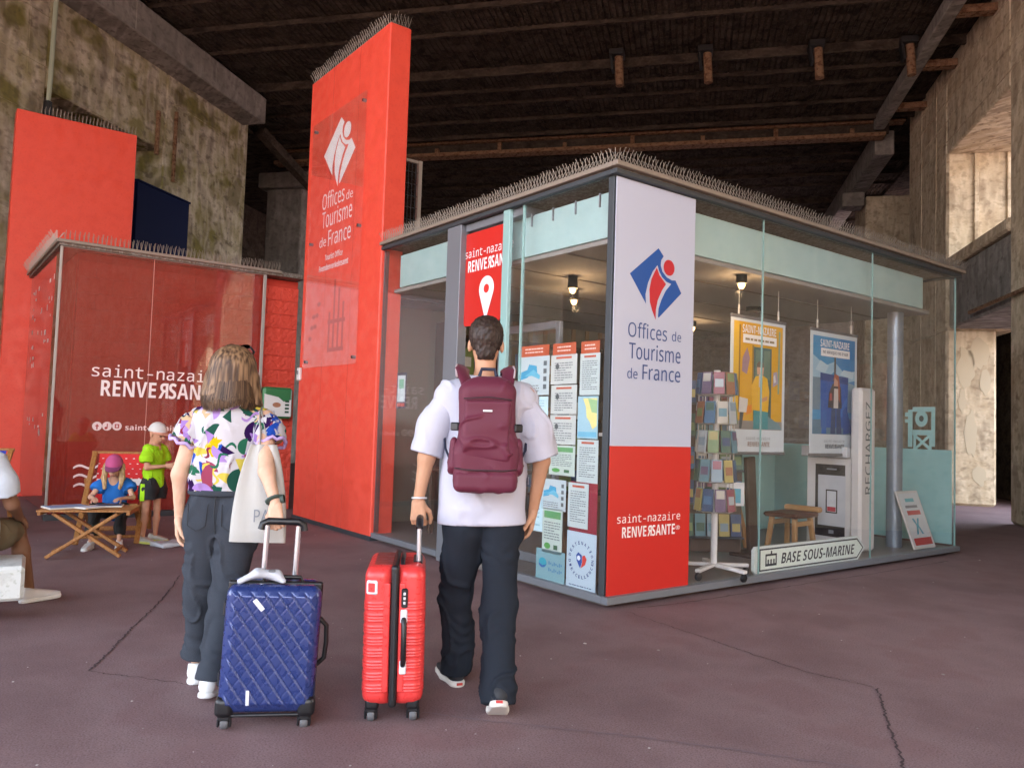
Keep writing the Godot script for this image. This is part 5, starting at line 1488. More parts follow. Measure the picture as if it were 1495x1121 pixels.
func blue_case() -> void:
	var t := thing("suitcase", "upright navy blue cabin suitcase with a diamond quilted shell", "suitcase", Vector3(-2.815, 0, 0.80), -deg_to_rad(24))
	t.rotation.z = -0.035
	var blue := mat("blue_shell", "#26376f", 0.26, 0.2, 0.6)
	blue.roughness_texture = mats.gloss
	blue.roughness = 0.38
	triplanar(blue, Vector3(2.5, 2.5, 2.5))
	blue.clearcoat_enabled = true
	blue.clearcoat = 0.3
	blue.clearcoat_roughness = 0.2
	var black := mat("black_plastic", "#17171a", 0.4)
	var W := 0.395; var H := 0.535; var y0 := 0.065
	var mb := MB.new()
	shell(mb, W, H, 0.105, 0.045, Transform3D(Basis(), Vector3(0, y0, -0.065)))
	part(t, "back_shell", mb, blue)
	mb = MB.new()
	shell(mb, W, H, 0.105, 0.045, Transform3D(Basis(), Vector3(0, y0, 0.065)))
	var fs := part(t, "front_shell", mb, blue)
	# quilted front: a grid pressed by two sets of diagonal grooves
	mb = MB.new()
	var nx := 116; var ny := 158
	var vs := PackedVector3Array(); var ix := PackedInt32Array()
	for j in ny + 1:
		for i in nx + 1:
			var x := lerpf(-W / 2 + 0.022, W / 2 - 0.022, float(i) / nx)
			var y := lerpf(0.03, H - 0.022, float(j) / ny)
			var a := fposmod((x * 0.86 + y * 0.62) / 0.047, 1.0)
			var b := fposmod((x * 0.80 - y * 0.62) / 0.047, 1.0)
			var ga := clampf(minf(a, 1 - a) * 0.047 / 0.006, 0, 1)
			var gb := clampf(minf(b, 1 - b) * 0.047 / 0.004, 0, 1)
			var e := minf(minf(i, nx - i), minf(j, ny - j)) / 6.0
			var z := 0.0055 * ga * (0.6 + 0.4 * gb) + 0.0035 * a
			vs.append(Vector3(x, y0 + y, 0.1175 + 0.0005 + clampf(e, 0, 1) * (z + 0.002) - (1.0 - clampf(e, 0, 1)) * 0.002))
	for j in ny:
		for i in nx:
			var q := j * (nx + 1) + i
			ix.append_array([q, q + 1, q + nx + 1, q + 1, q + nx + 2, q + nx + 1])
	var nn := PackedVector3Array(); nn.resize(vs.size())
	for i in range(0, ix.size(), 3):
		var f := (vs[ix[i + 1]] - vs[ix[i]]).cross(vs[ix[i + 2]] - vs[ix[i]])
		for k in 3: nn[ix[i + k]] += f if f.z > 0 else -f
	for i in nn.size(): nn[i] = nn[i].normalized()
	for i in range(0, ix.size(), 3): mb.tri(vs[ix[i]], vs[ix[i + 1]], vs[ix[i + 2]], nn[ix[i]], nn[ix[i + 1]], nn[ix[i + 2]])
	part(fs, "quilted_face", mb, blue)
	mb = MB.new()
	shell(mb, W + 0.006, H + 0.006, 0.03, 0.012, Transform3D(Basis(), Vector3(0, y0 - 0.003, 0)))
	part(t, "zip_band", mb, black)
	for s in [-1, 1]:
		mb = MB.new()
		shell(mb, 0.075, 0.085, 0.1, 0.025, Transform3D(Basis(), Vector3(s * (W / 2 - 0.03), y0 - 0.012, 0.075)))
		part(t, "corner_guard", mb, black)
		wheel(t, Vector3(s * (W / 2 - 0.035), 0, 0.085), 0.025)
		wheel(t, Vector3(s * (W / 2 - 0.035), 0, -0.085), 0.025)
		part(t, "pull_rod", MB.new().tube([Vector3(0.005 + s * 0.068, y0 + H - 0.02, -0.075), Vector3(0.005 + s * 0.068, 0.835, -0.075)], 0.0125, 10), mat("brushed_rod", "#c3c4c8", 0.25, 0.7))
		part(t, "strap_stub", MB.new().box(Vector3(-W / 2 - 0.006, y0 + (0.42 if s > 0 else 0.12), 0.0), Vector3(0.016, 0.06, 0.06), Basis(), 0.005), black)
	part(t, "pull_grip", MB.new().tube([Vector3(-0.09, 0.815, -0.075), Vector3(-0.085, 0.84, -0.075), Vector3(-0.06, 0.853, -0.075), Vector3(0.07, 0.853, -0.075), Vector3(0.095, 0.84, -0.075), Vector3(0.1, 0.815, -0.075)], 0.016, 10), black)
	part(t, "top_handle", MB.new().tube([Vector3(-0.06, y0 + H - 0.005, 0.0), Vector3(-0.05, y0 + H + 0.02, 0.0), Vector3(0.1, y0 + H + 0.02, 0.0), Vector3(0.11, y0 + H - 0.005, 0.0)], 0.01, 8), black)
	part(t, "side_handle", MB.new().tube([Vector3(W / 2, y0 + 0.18, 0.01), Vector3(W / 2 + 0.03, y0 + 0.21, 0.01), Vector3(W / 2 + 0.034, y0 + 0.28, 0.01), Vector3(W / 2 + 0.03, y0 + 0.35, 0.01), Vector3(W / 2, y0 + 0.38, 0.01)], 0.011, 8), black)
	part(t, "axle_bar", MB.new().tube([Vector3(-W / 2 + 0.06, 0.06, 0.1), Vector3(W / 2 - 0.06, 0.06, 0.1)], 0.008, 8), black)
	part(t, "badge", MB.new().box(Vector3(-0.06, y0 + H - 0.075, 0.1285), Vector3(0.058, 0.02, 0.003), Basis(Vector3.BACK, -0.85), 0.003), mat("badge_silver", "#cfd0d4", 0.4))
	part(t, "badge", MB.new().box(Vector3(-0.075, y0 + 0.075, 0.1285), Vector3(0.014, 0.062, 0.003), Basis(Vector3.BACK, 0.05), 0.003), mat("badge_silver", "#cfd0d4", 0.4))
	var sc := thing("cloth_strip", "crumpled pale grey cloth lying on top of the blue suitcase", "cloth", t.transform * Vector3(-0.06, y0 + H, 0.03), -deg_to_rad(24))
	var sd := SDF.new(Vector3(-0.14, -0.02, -0.08), Vector3(0.14, 0.09, 0.08), 0.006)
	sd.cap(Vector3(-0.09, 0.012, 0.03), Vector3(-0.02, 0.045, 0.02), 0.012, 0.016, 0.02, Vector3(1, 1, 1.6))
	sd.cap(Vector3(-0.02, 0.045, 0.02), Vector3(0.06, 0.03, 0.0), 0.018, 0.02, 0.02, Vector3(1, 1, 1.6))
	sd.cap(Vector3(0.06, 0.03, 0.0), Vector3(0.09, 0.01, 0.03), 0.02, 0.012, 0.02, Vector3(1, 1, 1.4))
	sd.cut(Vector3(0, 0.001, 0), Vector3.DOWN)
	mb = MB.new()
	sd.build(mb)
	part(sc, "cloth", mb, mat("pale_cloth", "#b9bcc2", 0.85))
	part(sc, "toggle", MB.new().box(Vector3(0.04, 0.052, 0.02), Vector3(0.03, 0.012, 0.02), Basis(), 0.004), mat("grey_plastic", "#6a6a6c", 0.4))

func red_case() -> void:
	var t := thing("suitcase", "tall red ribbed suitcase seen edge on with its zip towards the walkway", "suitcase", Vector3(-2.262, 0, 0.94), -deg_to_rad(31))
	t.rotation.z = 0.012
	var red := mat("red_shell", "#d23a38", 0.48, 0.0, 0.5)
	red.roughness_texture = mats.gloss
	triplanar(red, Vector3(2.5, 2.5, 2.5))
	var black := mat("black_plastic", "#17171a", 0.4)
	var silver := mat("badge_silver", "#cfd0d4", 0.4)
	var H := 0.605; var y0 := 0.075; var D := 0.44
	for s in [-1, 1]:
		var rings := []
		var n := 168
		for i in n + 1:
			var y := H * i / n
			var c := 0.05
			var k := clampf(minf(y, H - y) / c, 0, 1)
			var inset := c - c * sqrt(maxf(0, 1 - (1 - k) * (1 - k)))
			var yy := (y - 0.045) / (H - 0.2)
			var rib := 0.0
			if yy > 0 and yy < 1.0:
				var cyc := fposmod(yy * 8.0, 1.0)
				rib = 0.0032 * (smoothstep(0.3, 0.38, cyc) - smoothstep(0.42, 0.5, cyc) + smoothstep(0.55, 0.62, cyc) - smoothstep(0.67, 0.74, cyc) + smoothstep(0.8, 0.87, cyc) - smoothstep(0.92, 0.99, cyc))
			var w := 0.122 - inset * 0.75
			var ring := rr(w, D - 2 * inset, maxf(0.012, 0.045 - inset * 0.5), y, 6)
			for q in ring.size():
				var v := ring[q]
				var o := v + Vector3(s * w / 2, 0, 0)
				var band := smoothstep(0.012, 0.022, absf(o.x)) * (1.0 - smoothstep(0.1, 0.116, absf(o.x)) * 0.5)
				ring[q] = Vector3(o.x + s * 0.011, y0 + y, o.z + signf(v.z) * rib * band * (1.0 if absf(v.z) > D / 2 - 0.05 else 0.0)) + Vector3(s * rib * (1.0 if absf(o.x) > 0.1 and absf(v.z) < D / 2 - 0.03 else 0.0), 0, 0)
			rings.append(ring)
		part(t, "shell_half", MB.new().loft(rings), red)
		var mb := MB.new()
		shell(mb, 0.03, H - 0.13, D + 0.006, 0.008, Transform3D(Basis(), Vector3(s * 0.034, y0 + 0.06, 0)))
		part(t, "flange", mb, red)
		for z in [D / 2 - 0.05, -D / 2 + 0.05]:
			mb = MB.new()
			shell(mb, 0.06, 0.05, 0.07, 0.015, Transform3D(Basis(), Vector3(s * 0.088, 0.055, z)))
			part(t, "corner_guard", mb, black)
			wheel(t, Vector3(s * 0.092, 0, z), 0.027)
	var zb := MB.new()
	shell(zb, 0.036, H + 0.012, D + 0.014, 0.016, Transform3D(Basis(), Vector3(0, y0 - 0.006, 0)))
	part(t, "zip_band", zb, black)
	part(t, "zip_line", MB.new().box(Vector3(0.001, y0 + H / 2, D / 2 + 0.0078), Vector3(0.008, H - 0.06, 0.003), Basis(), 0.001), mat("zip_grey", "#33363a", 0.35, 0.4))
	part(t, "lock", MB.new().box(Vector3(0.043, y0 + 0.47, D / 2 + 0.006), Vector3(0.028, 0.085, 0.016), Basis(), 0.006), black)
	for k in 3: part(t, "lock_dial", MB.new().box(Vector3(0.043, y0 + 0.45 + k * 0.02, D / 2 + 0.0145), Vector3(0.01, 0.012, 0.004), Basis(), 0.001), silver)
	var sh := part(t, "side_handle", MB.new().tube([Vector3(0.042, y0 + 0.18, D / 2 + 0.004), Vector3(0.044, y0 + 0.205, D / 2 + 0.028), Vector3(0.044, y0 + 0.28, D / 2 + 0.032), Vector3(0.044, y0 + 0.355, D / 2 + 0.028), Vector3(0.042, y0 + 0.38, D / 2 + 0.004)], 0.012, 10), black)
	for k in 2: part(sh, "handle_cap", MB.new().box(Vector3(0.042, y0 + [0.17, 0.39][k], D / 2 + 0.004), Vector3(0.03, 0.06, 0.014), Basis(), 0.005), silver)
	var bd := part(t, "badge", MB.new().box(Vector3(-0.1, y0 + 0.515, D / 2 - 0.003), Vector3(0.052, 0.062, 0.012), Basis(Vector3.UP, -0.35), 0.006), silver)
	part(bd, "badge_inlay", MB.new().box(Vector3(-0.102, y0 + 0.515, D / 2 + 0.003), Vector3(0.032, 0.04, 0.005), Basis(Vector3.UP, -0.35), 0.003), red)
	part(t, "top_handle", MB.new().tube([Vector3(0.03, y0 + H - 0.01, 0.16), Vector3(0.03, y0 + H + 0.018, 0.14), Vector3(0.03, y0 + H + 0.018, -0.02), Vector3(0.03, y0 + H - 0.01, -0.04)], 0.011, 8), black)
	part(t, "rod_socket", MB.new().box(Vector3(0.095, y0 + H - 0.012, 0.0), Vector3(0.045, 0.03, 0.2), Basis(), 0.006), black)
	for k in 2: part(t, "pull_rod", MB.new().tube([Vector3(0.1, y0 + H - 0.02, [-0.08, 0.08][k]), Vector3(0.1, 0.85, [-0.08, 0.08][k])], 0.0115, 10), mat("brushed_rod", "#c3c4c8", 0.25, 0.7))
	part(t, "pull_grip", MB.new().tube([Vector3(0.1, 0.835, -0.1), Vector3(0.1, 0.86, -0.085), Vector3(0.1, 0.867, 0.0), Vector3(0.1, 0.86, 0.085), Vector3(0.1, 0.835, 0.1)], 0.017, 10), black)

func deck_chair(at: Vector3, turn: float, cloth: Material, label: String, red: bool) -> Node3D:
	var t := thing("deck_chair", label, "deck chair", at, turn, "wooden deck chairs")
	var wd: Material = mats.oiled_wood
	var bk := [Vector3(0, 0.03, -0.42), Vector3(0, 0.88, 0.46)]            # long frame: front foot to head rail
	var ft := [Vector3(0, 0.03, 0.4), Vector3(0, 0.40, -0.36)]
	for s in [-1, 1]:
		part(t, "back_post", MB.new().bar(bk[0] + Vector3(s * 0.27, 0, 0), bk[1] + Vector3(s * 0.27, 0, 0), 0.032, 0.05, Vector3.RIGHT, 0.006), wd)
		part(t, "seat_post", MB.new().bar(ft[0] + Vector3(s * 0.235, 0, 0), ft[1] + Vector3(s * 0.235, 0, 0), 0.032, 0.05, Vector3.RIGHT, 0.006), wd)
		part(t, "prop_leg", MB.new().bar(Vector3(s * 0.3, 0.62, 0.19), Vector3(s * 0.3, 0.05, 0.5), 0.028, 0.04, Vector3.RIGHT, 0.006), wd)
	for q in [[bk[1], 0.6], [bk[0] + Vector3(0, 0.06, 0.06), 0.56], [ft[1], 0.5], [ft[0] + Vector3(0, 0.03, 0), 0.5], [Vector3(0, 0.07, 0.49), 0.64]]:
		part(t, "cross_rail", MB.new().tube([q[0] - Vector3(q[1] / 2, 0, 0), q[0] + Vector3(q[1] / 2, 0, 0)], 0.016, 10), wd)
	var mb := MB.new()
	var rings := []
	for i in 17:
		var f := i / 16.0
		var p: Vector3 = (bk[1] as Vector3).lerp(ft[1], f) + Vector3(0, -0.2 * sin(PI * f), 0.06 * sin(PI * f))
		var d: Vector3 = ((ft[1] as Vector3) - bk[1]).normalized()
		var nrm := Vector3(0, d.z, -d.y).normalized() * 0.003
		rings.append(PackedVector3Array([p + Vector3(-0.225, 0, 0) + nrm, p + Vector3(0.225, 0, 0) + nrm, p + Vector3(0.225, 0, 0) - nrm, p + Vector3(-0.225, 0, 0) - nrm]))
	mb.loft(rings)
	part(t, "sling", mb, cloth)
	if red:
		mb = MB.new().ink(Color("#efe6e4"))
		for k in 26:
			var f := 0.06 + 0.05 * (k / 6)
			var p: Vector3 = (bk[1] as Vector3).lerp(ft[1], f) + Vector3(0, -0.2 * sin(PI * f), 0.06 * sin(PI * f))
			mb.box(p + Vector3(-0.19 + (k % 6) * 0.075 + (0.03 if (k / 6) % 2 else 0.0), 0.006, -0.007), Vector3(0.018, 0.008, 0.004), Basis(Vector3.RIGHT, 0.8))
		for s in [-1, 1]: mb.box((bk[1] as Vector3).lerp(ft[1], 0.3) + Vector3(s * 0.13, -0.158, 0.036), Vector3(0.17, 0.09, 0.004), Basis(Vector3.RIGHT, 0.75), 0.002)
		stuff(part(t, "white_print", mb, vmat("print", 0.5)))
	return t

func build_props() -> void:
	blue_case()
	red_case()
	var rc := mat("red_canvas", "#cf2a2a", 0.8)
	var dc := deck_chair(Vector3(-2.40, 0, -4.78), -deg_to_rad(198), rc, "wooden deck chair with a red printed sling under the seated girl", true)
	deck_chair(Vector3(-3.64, 0, -5.465), -deg_to_rad(198), mat("blue_canvas", "#2036a0", 0.8), "wooden deck chair with a plain blue sling behind the bench", false)
	# folding table
	var tt := thing("folding_table", "low slatted wooden folding table with crossed legs", "table", Vector3(-2.76, 0, -3.92), -deg_to_rad(22))
	for k in 7: part(tt, "slat", MB.new().box(Vector3(0, 0.43, -0.21 + k * 0.07), Vector3(0.76, 0.018, 0.062), Basis(), 0.003), mats.oiled_wood)
	for s in [-1, 1]:
		part(tt, "leg", MB.new().bar(Vector3(-0.3, 0.015, s * 0.18), Vector3(0.27, 0.405, s * 0.18), 0.03, 0.045, Vector3.BACK, 0.005), mats.oiled_wood)
		part(tt, "leg", MB.new().bar(Vector3(0.3, 0.015, s * 0.15), Vector3(-0.27, 0.405, s * 0.15), 0.03, 0.045, Vector3.BACK, 0.005), mats.oiled_wood)
		part(tt, "stretcher", MB.new().box(Vector3(s * 0.25, 0.06, 0), Vector3(0.035, 0.025, 0.33 if s > 0 else 0.27), Basis(), 0.004), mats.oiled_wood)
		part(tt, "end_rail", MB.new().box(Vector3(s * 0.36, 0.406, 0), Vector3(0.03, 0.028, 0.46), Basis(), 0.004), mats.oiled_wood)
	var specs := [[-0.2, 0.02, 0.34, 0.24, 0.2, "#7f95b8", "open magazine with blue pictures on the folding table"], [0.14, -0.06, 0.24, 0.18, -0.3, "#31405f", "dark blue notebook beside the girl on the folding table"], [0.02, 0.13, 0.2, 0.15, 0.5, "#c9cfdb", "white drawing sheet at the edge of the folding table"]]
	for k in 3:
		var q: Array = specs[k]
		var mg := thing("magazine", q[6], "magazine", tt.transform * Vector3(q[0], 0.4395, q[1]), q[4])
		part(mg, "pages", MB.new().box(Vector3(0, 0.006 + 0.004 * k, 0), Vector3(q[2], 0.012, q[3]), Basis(), 0.002), mat("label_paper", "#d5d0c4", 0.7))
		part(mg, "cover", MB.new().box(Vector3(0.0, 0.0135 + 0.004 * k, 0), Vector3(q[2] - 0.02, 0.003, q[3] - 0.02)), mat("cover%d" % k, q[5], 0.5))
	# concrete bench at the left
	var bl := on(36, 812, 1, 0.42)
	var be := thing("concrete_bench", "white painted concrete bench block under the seated person", "bench", Vector3(-3.51, 0, -1.46), -deg_to_rad(6))
	var bm := MB.new()
	bm.box(Vector3(-0.75, 0.255, -0.25), Vector3(1.5, 0.21, 0.5), Basis(), 0.02)
	part(be, "block", bm, mats.bench_paint)
	for k in 2: part(be, "foot", MB.new().box(Vector3([-0.35, -1.2][k], 0.075, -0.27), Vector3(0.2, 0.15, 0.36), Basis(), 0.01), mats.concrete_grey)
	# bag on the floor beside the boy
	var fb := thing("paper_bag", "flat crumpled pale bag lying on the floor beside the boy", "bag", Vector3(-1.95, 0, -4.2), 0.3)
	var sd := SDF.new(Vector3(-0.25, -0.02, -0.2), Vector3(0.25, 0.1, 0.2), 0.009)
	sd.rbox(Vector3(0, 0.02, 0), Vector3(0.18, 0.024, 0.12), 0.015).cap(Vector3(0.1, 0.02, 0.05), Vector3(0.2, 0.015, 0.08), 0.03, 0.015)
	sd.cut(Vector3(0, 0.001, 0), Vector3.DOWN)
	bm = MB.new()
	var cr := Folds.new()
	cr.setup(5, 14.0, 0.006, Vector3.ONE, Color.WHITE)
	sd.build(bm, cr)
	part(fb, "sack", bm, mat("pale_cloth", "#b9bcc2", 0.85))
	part(fb, "strap", MB.new().tube([Vector3(0.17, 0.02, 0.06), Vector3(0.27, 0.012, 0.1), Vector3(0.36, 0.012, 0.06), Vector3(0.42, 0.012, 0.0)], 0.011, 7), mat("brown_leather", "#5a3226", 0.5))

# ------------------------------------------------------------------ people
class Folds extends Drape:
	var n := FastNoiseLite.new()
	var amp := 0.01
	var stretch := Vector3.ONE
	var col := Color(1, 1, 1)
	var streak := Color(1, 1, 1)
	var streaky := 0.0
	var ring := 0.0
	var ring_y := []
	func setup(seed_: int, freq: float, a: float, s: Vector3, c: Color) -> void:
		n.seed = seed_; n.frequency = freq; n.fractal_type = FastNoiseLite.FRACTAL_NONE; n.noise_type = FastNoiseLite.TYPE_SIMPLEX_SMOOTH
		amp = a; stretch = s; col = c.srgb_to_linear(); streak = col
	var still := []                                          # hems: [height, width] where the cloth keeps its line
	var crease := true
	func dent(v: Vector3, _m: Vector3) -> float:
		var d := n.get_noise_3dv(v * stretch)
		var out := 0.0
		if crease:
			var e := n.get_noise_3dv(v * stretch * 0.6 + Vector3(31, 7, 13))
			out = amp * (exp(-d * d / 0.012) * clampf(e * 3.0 + 0.4, 0.0, 1.0) - 0.35 + e * 0.9)
		else:
			out = d * amp
		for y in ring_y:                                     # bunched folds near a joint
			var k := exp(-pow((v.y - y) / 0.06, 2.0))
			out += sin((v.y + 0.4 * v.x + 0.06 * d) * 88.0 + v.z * 16.0) * ring * k * clampf(d * 3.0 + 0.5, 0.0, 1.0)
		for q in still: out *= smoothstep(0.0, q[1], absf(v.y - q[0]))
		return out
	func paint(v: Vector3) -> Color:
		if streaky <= 0: return col
		var t := clampf(n.get_noise_3dv(v * Vector3(3.0, 0.2, 3.0)) * streaky + 0.5, 0, 1)
		return col.lerp(streak, t)
class Flesh extends Drape:
	var n := FastNoiseLite.new()
	var skin := Color(1, 1, 1)
	func paint(v: Vector3) -> Color:
		var a := n.get_noise_3dv(v * 14.0) * 0.5 + n.get_noise_3dv(v * 60.0) * 0.5
		return Color(skin.r * (1.0 + 0.10 * a), skin.g * (1.0 + 0.16 * a), skin.b * (1.0 + 0.2 * a))
class Face extends Drape:
	var skin := Color(1, 1, 1)
	var at := Vector3.ZERO
	var inv := Basis()
	var s := 1.0
	func paint(v: Vector3) -> Color:
		var p := inv * (v - at) / s
		if p.z < -0.055:
			for k in [-1, 1]:
				if Vector2(p.x - k * 0.031, (p.y - 0.0) * 1.8).length() < 0.0135: return Color(0.03, 0.02, 0.018)
				if Vector2((p.x - k * 0.031) * 0.6, (p.y - 0.022) * 3.0).length() < 0.013: return skin * 0.35
			if Vector2(p.x * 0.5, (p.y + 0.058) * 2.0).length() < 0.012: return Color(0.36, 0.12, 0.1)
		return skin

func hand(mb: MB, wrist: Vector3, bas: Basis, s: float, side: float, curl: float, spread := 0.1, thumb_in := 0.5) -> void:
	# fingers run along -y, palm faces -z, the thumb leaves the side towards +x * side
	var f := SDF.new(Vector3(-0.085, -0.215, -0.13), Vector3(0.085, 0.035, 0.05), 0.0042)
	f.cap(Vector3(0, 0.03, 0), Vector3(0, -0.01, 0), 0.024, 0.026, 0.015, Vector3(1, 1, 0.75))
	for k in 4:
		var x := (0.029 - 0.0195 * k) * side
		f.cap(Vector3(x * 0.55, -0.012, 0), Vector3(x, -0.088 - 0.004 * float(k == 1), -0.002), 0.0165, 0.0115, 0.014)
		var l: float = [0.07, 0.079, 0.073, 0.056][k]
		var a := Vector3(x, -0.088 - 0.004 * float(k == 1), -0.002)
		var ang := 0.0
		for j in 3:
			ang += curl * [0.75, 1.0, 0.8][j]
			var b: Vector3 = a + Vector3(x * spread * 0.5 * cos(ang), -cos(ang), -sin(ang)).normalized() * l * [0.46, 0.31, 0.23][j]
			f.cap(a, b, [0.0098, 0.0088, 0.008][j], [0.0088, 0.008, 0.0072][j], 0.003)
			a = b
	var t0 := Vector3(0.02 * side, -0.025, -0.006)
	var t1 := t0 + Vector3(0.028 * side, -0.028, -0.014 - 0.012 * thumb_in)
	var t2 := t1 + Vector3(0.012 * side * (1.0 - thumb_in), -0.03, -0.01 - 0.02 * thumb_in)
	var t3 := t2 + Vector3(-0.008 * side * thumb_in, -0.022, -0.012)
	f.cap(t0, t1, 0.016, 0.0125, 0.012).cap(t1, t2, 0.0118, 0.0105, 0.004).cap(t2, t3, 0.0105, 0.0085, 0.004)
	var m := MB.new()
	m.col = mb.col
	var fl := Flesh.new()
	fl.skin = mb.col
	fl.n.frequency = 1.0
	f.build(m, fl)
	mb.add(m, Transform3D(bas * Basis.from_scale(Vector3(s, s, s)), wrist))
func aim(dir: Vector3, palm: Vector3) -> Basis:          # a hand whose fingers run along dir and whose palm looks along palm
	var y := -dir.normalized()
	var z := -(palm - y * palm.dot(y)).normalized()
	return Basis(y.cross(z), y, z)

# joints J: head, neck, chest, pelvis, shL.. ankR; body with head and both hands as one skin
func body(J: Dictionary, s: float, skin: Color, head_bas: Basis, hands: Array, slim := 1.0) -> MB:
	var mb := MB.new().ink(skin)
	var lo := Vector3(1e9, 1e9, 1e9); var hi := -lo
	for k in J:
		lo = lo.min(J[k]); hi = hi.max(J[k])
	var f := SDF.new(lo - Vector3(0.16, 0.1, 0.16), hi + Vector3(0.16, 0.12, 0.16), 0.0125 * maxf(s, 0.75))
	var r := func_r(s * slim)
	f.cap(J.neck, J.chest, r * 0.055, r * 0.11, 0.05)
	f.cap(J.chest, J.pelvis, r * 0.125, r * 0.13, 0.06, Vector3(1, 1, 0.75))
	f.cap(J.head, J.neck + Vector3(0, -0.03, 0), s * 0.05, r * 0.055, 0.02)
	for e in ["L", "R"]:
		f.cap(J.chest + Vector3(0, 0.06 * s, 0), J["sh" + e], r * 0.08, r * 0.062, 0.05)
		f.cap(J["sh" + e], J["el" + e], r * 0.053, r * 0.043, 0.03)
		f.cap(J["el" + e], J["wr" + e], r * 0.042, r * 0.027, 0.02)
		f.cap(J["hip" + e], J["kn" + e], r * 0.078, r * 0.054, 0.04)
		f.cap(J["kn" + e], (J["kn" + e] as Vector3).lerp(J["an" + e], 0.35), r * 0.053, r * 0.055, 0.02)
		f.cap((J["kn" + e] as Vector3).lerp(J["an" + e], 0.35), J["an" + e], r * 0.055, r * 0.035, 0.02)
	var fl := Flesh.new()
	fl.skin = mb.col
	fl.n.frequency = 1.0
	f.build(mb, fl)
	# head on its own finer grid
	var h := SDF.new(Vector3(-0.12, -0.2, -0.14), Vector3(0.12, 0.15, 0.14), 0.0055)
	h.ball(Vector3(0, 0.035, 0.012), Vector3(0.076, 0.092, 0.094), 0.02)
	h.ball(Vector3(0, -0.03, -0.025), Vector3(0.058, 0.078, 0.066), 0.03)
	h.cap(Vector3(0, -0.04, 0.02), Vector3(0, -0.16, 0.03), 0.05, 0.052, 0.03)
	h.cap(Vector3(0, 0.005, -0.092), Vector3(0, -0.022, -0.108), 0.008, 0.013, 0.012)
	h.cap(Vector3(-0.018, -0.056, -0.082), Vector3(0.018, -0.056, -0.082), 0.009, 0.009, 0.012)
	for k in [-1, 1]:
		h.ball(Vector3(k * 0.031, 0.0, -0.078), Vector3(0.014, 0.009, 0.012), 0.006)
		h.ball(Vector3(k * 0.079, -0.005, 0.015), Vector3(0.011, 0.031, 0.019), 0.008)
	var fm := MB.new()
	fm.col = mb.col
	var fc := Face.new()
	fc.skin = mb.col
	h.build(fm, fc)
	mb.add(fm, Transform3D(head_bas * Basis.from_scale(Vector3(s, s, s)), J.head))
	for q in hands: hand(mb, q[0], q[1], q[2], q[3], q[4], 0.1, q[5])
	return mb
func func_r(x: float) -> float:
	return x

# a sleeve or a trouser leg: a chain of capsules cut square at its end
func tube_cloth(mb: MB, pts: Array, radii: Array, cell: float, skin: Drape, squash := Vector3.ONE, k := 0.04) -> void:
	var lo := Vector3(1e9, 1e9, 1e9); var hi := -lo
	for p in pts: lo = lo.min(p); hi = hi.max(p)
	var m: float = radii.max() + 0.05
	var f := SDF.new(lo - Vector3(m, m, m), hi + Vector3(m, m, m), cell)
	for i in pts.size() - 1: f.cap(pts[i], pts[i + 1], radii[i], radii[i + 1], k, squash)
	var e: Vector3 = (pts[-1] - pts[-2]).normalized()
	f.cut(pts[-1] - e * radii[-1] * 0.3, e)
	f.build(mb, skin)

func shoe(parent: Node, at: Vector3, bas: Basis, s: float, upper: String, sole: String, key: String) -> MeshInstance3D:   # toe along -z, at = middle of the heel on the ground
	var f := SDF.new(Vector3(-0.07, -0.01, -0.26), Vector3(0.07, 0.14, 0.07), 0.006)
	f.cap(Vector3(0, 0.05, 0.0), Vector3(0, 0.045, -0.1), 0.04, 0.042, 0.02, Vector3(0.9, 1, 1)).cap(Vector3(0, 0.045, -0.1), Vector3(0.004, 0.034, -0.2), 0.042, 0.034, 0.02, Vector3(1.05, 1, 1)).cap(Vector3(0, 0.06, 0.0), Vector3(0, 0.095, -0.01), 0.036, 0.04, 0.02)
	f.cut(Vector3(0, 0.022, 0), Vector3.DOWN)
	f.cut(Vector3(0, 0.1, 0.0), Vector3(0, 1, -0.25).normalized())
	var m := MB.new()
	f.build(m)
	var o := MB.new().add(m, Transform3D(bas * Basis.from_scale(Vector3(s, s, s)), at))
	var u := part(parent, "shoe", o, mat(key + "_upper", upper, 0.7))
	f = SDF.new(Vector3(-0.07, -0.012, -0.26), Vector3(0.07, 0.05, 0.07), 0.006)
	f.cap(Vector3(0, 0.014, 0.005), Vector3(0, 0.014, -0.1), 0.043, 0.045, 0.02, Vector3(0.9, 1, 1)).cap(Vector3(0, 0.014, -0.1), Vector3(0.004, 0.014, -0.2), 0.045, 0.04, 0.02, Vector3(1.05, 1, 1))
	f.cut(Vector3(0, 0.0, 0), Vector3.DOWN)
	f.cut(Vector3(0, 0.028, 0), Vector3.UP)
	m = MB.new()
	f.build(m)
	part(u, "sole", MB.new().add(m, Transform3D(bas * Basis.from_scale(Vector3(s, s, s)), at)), mat(key + "_sole", sole, 0.6))
	return u

func folds(seed_: int, freq: float, a: float, st: Vector3, hex := "#ffffff", ring := 0.0, ys := [], hems := []) -> Folds:
	var f := Folds.new()
	f.setup(seed_, freq, a, st, Color(hex))
	f.ring = ring
	f.ring_y = ys
	f.still = hems
	return f

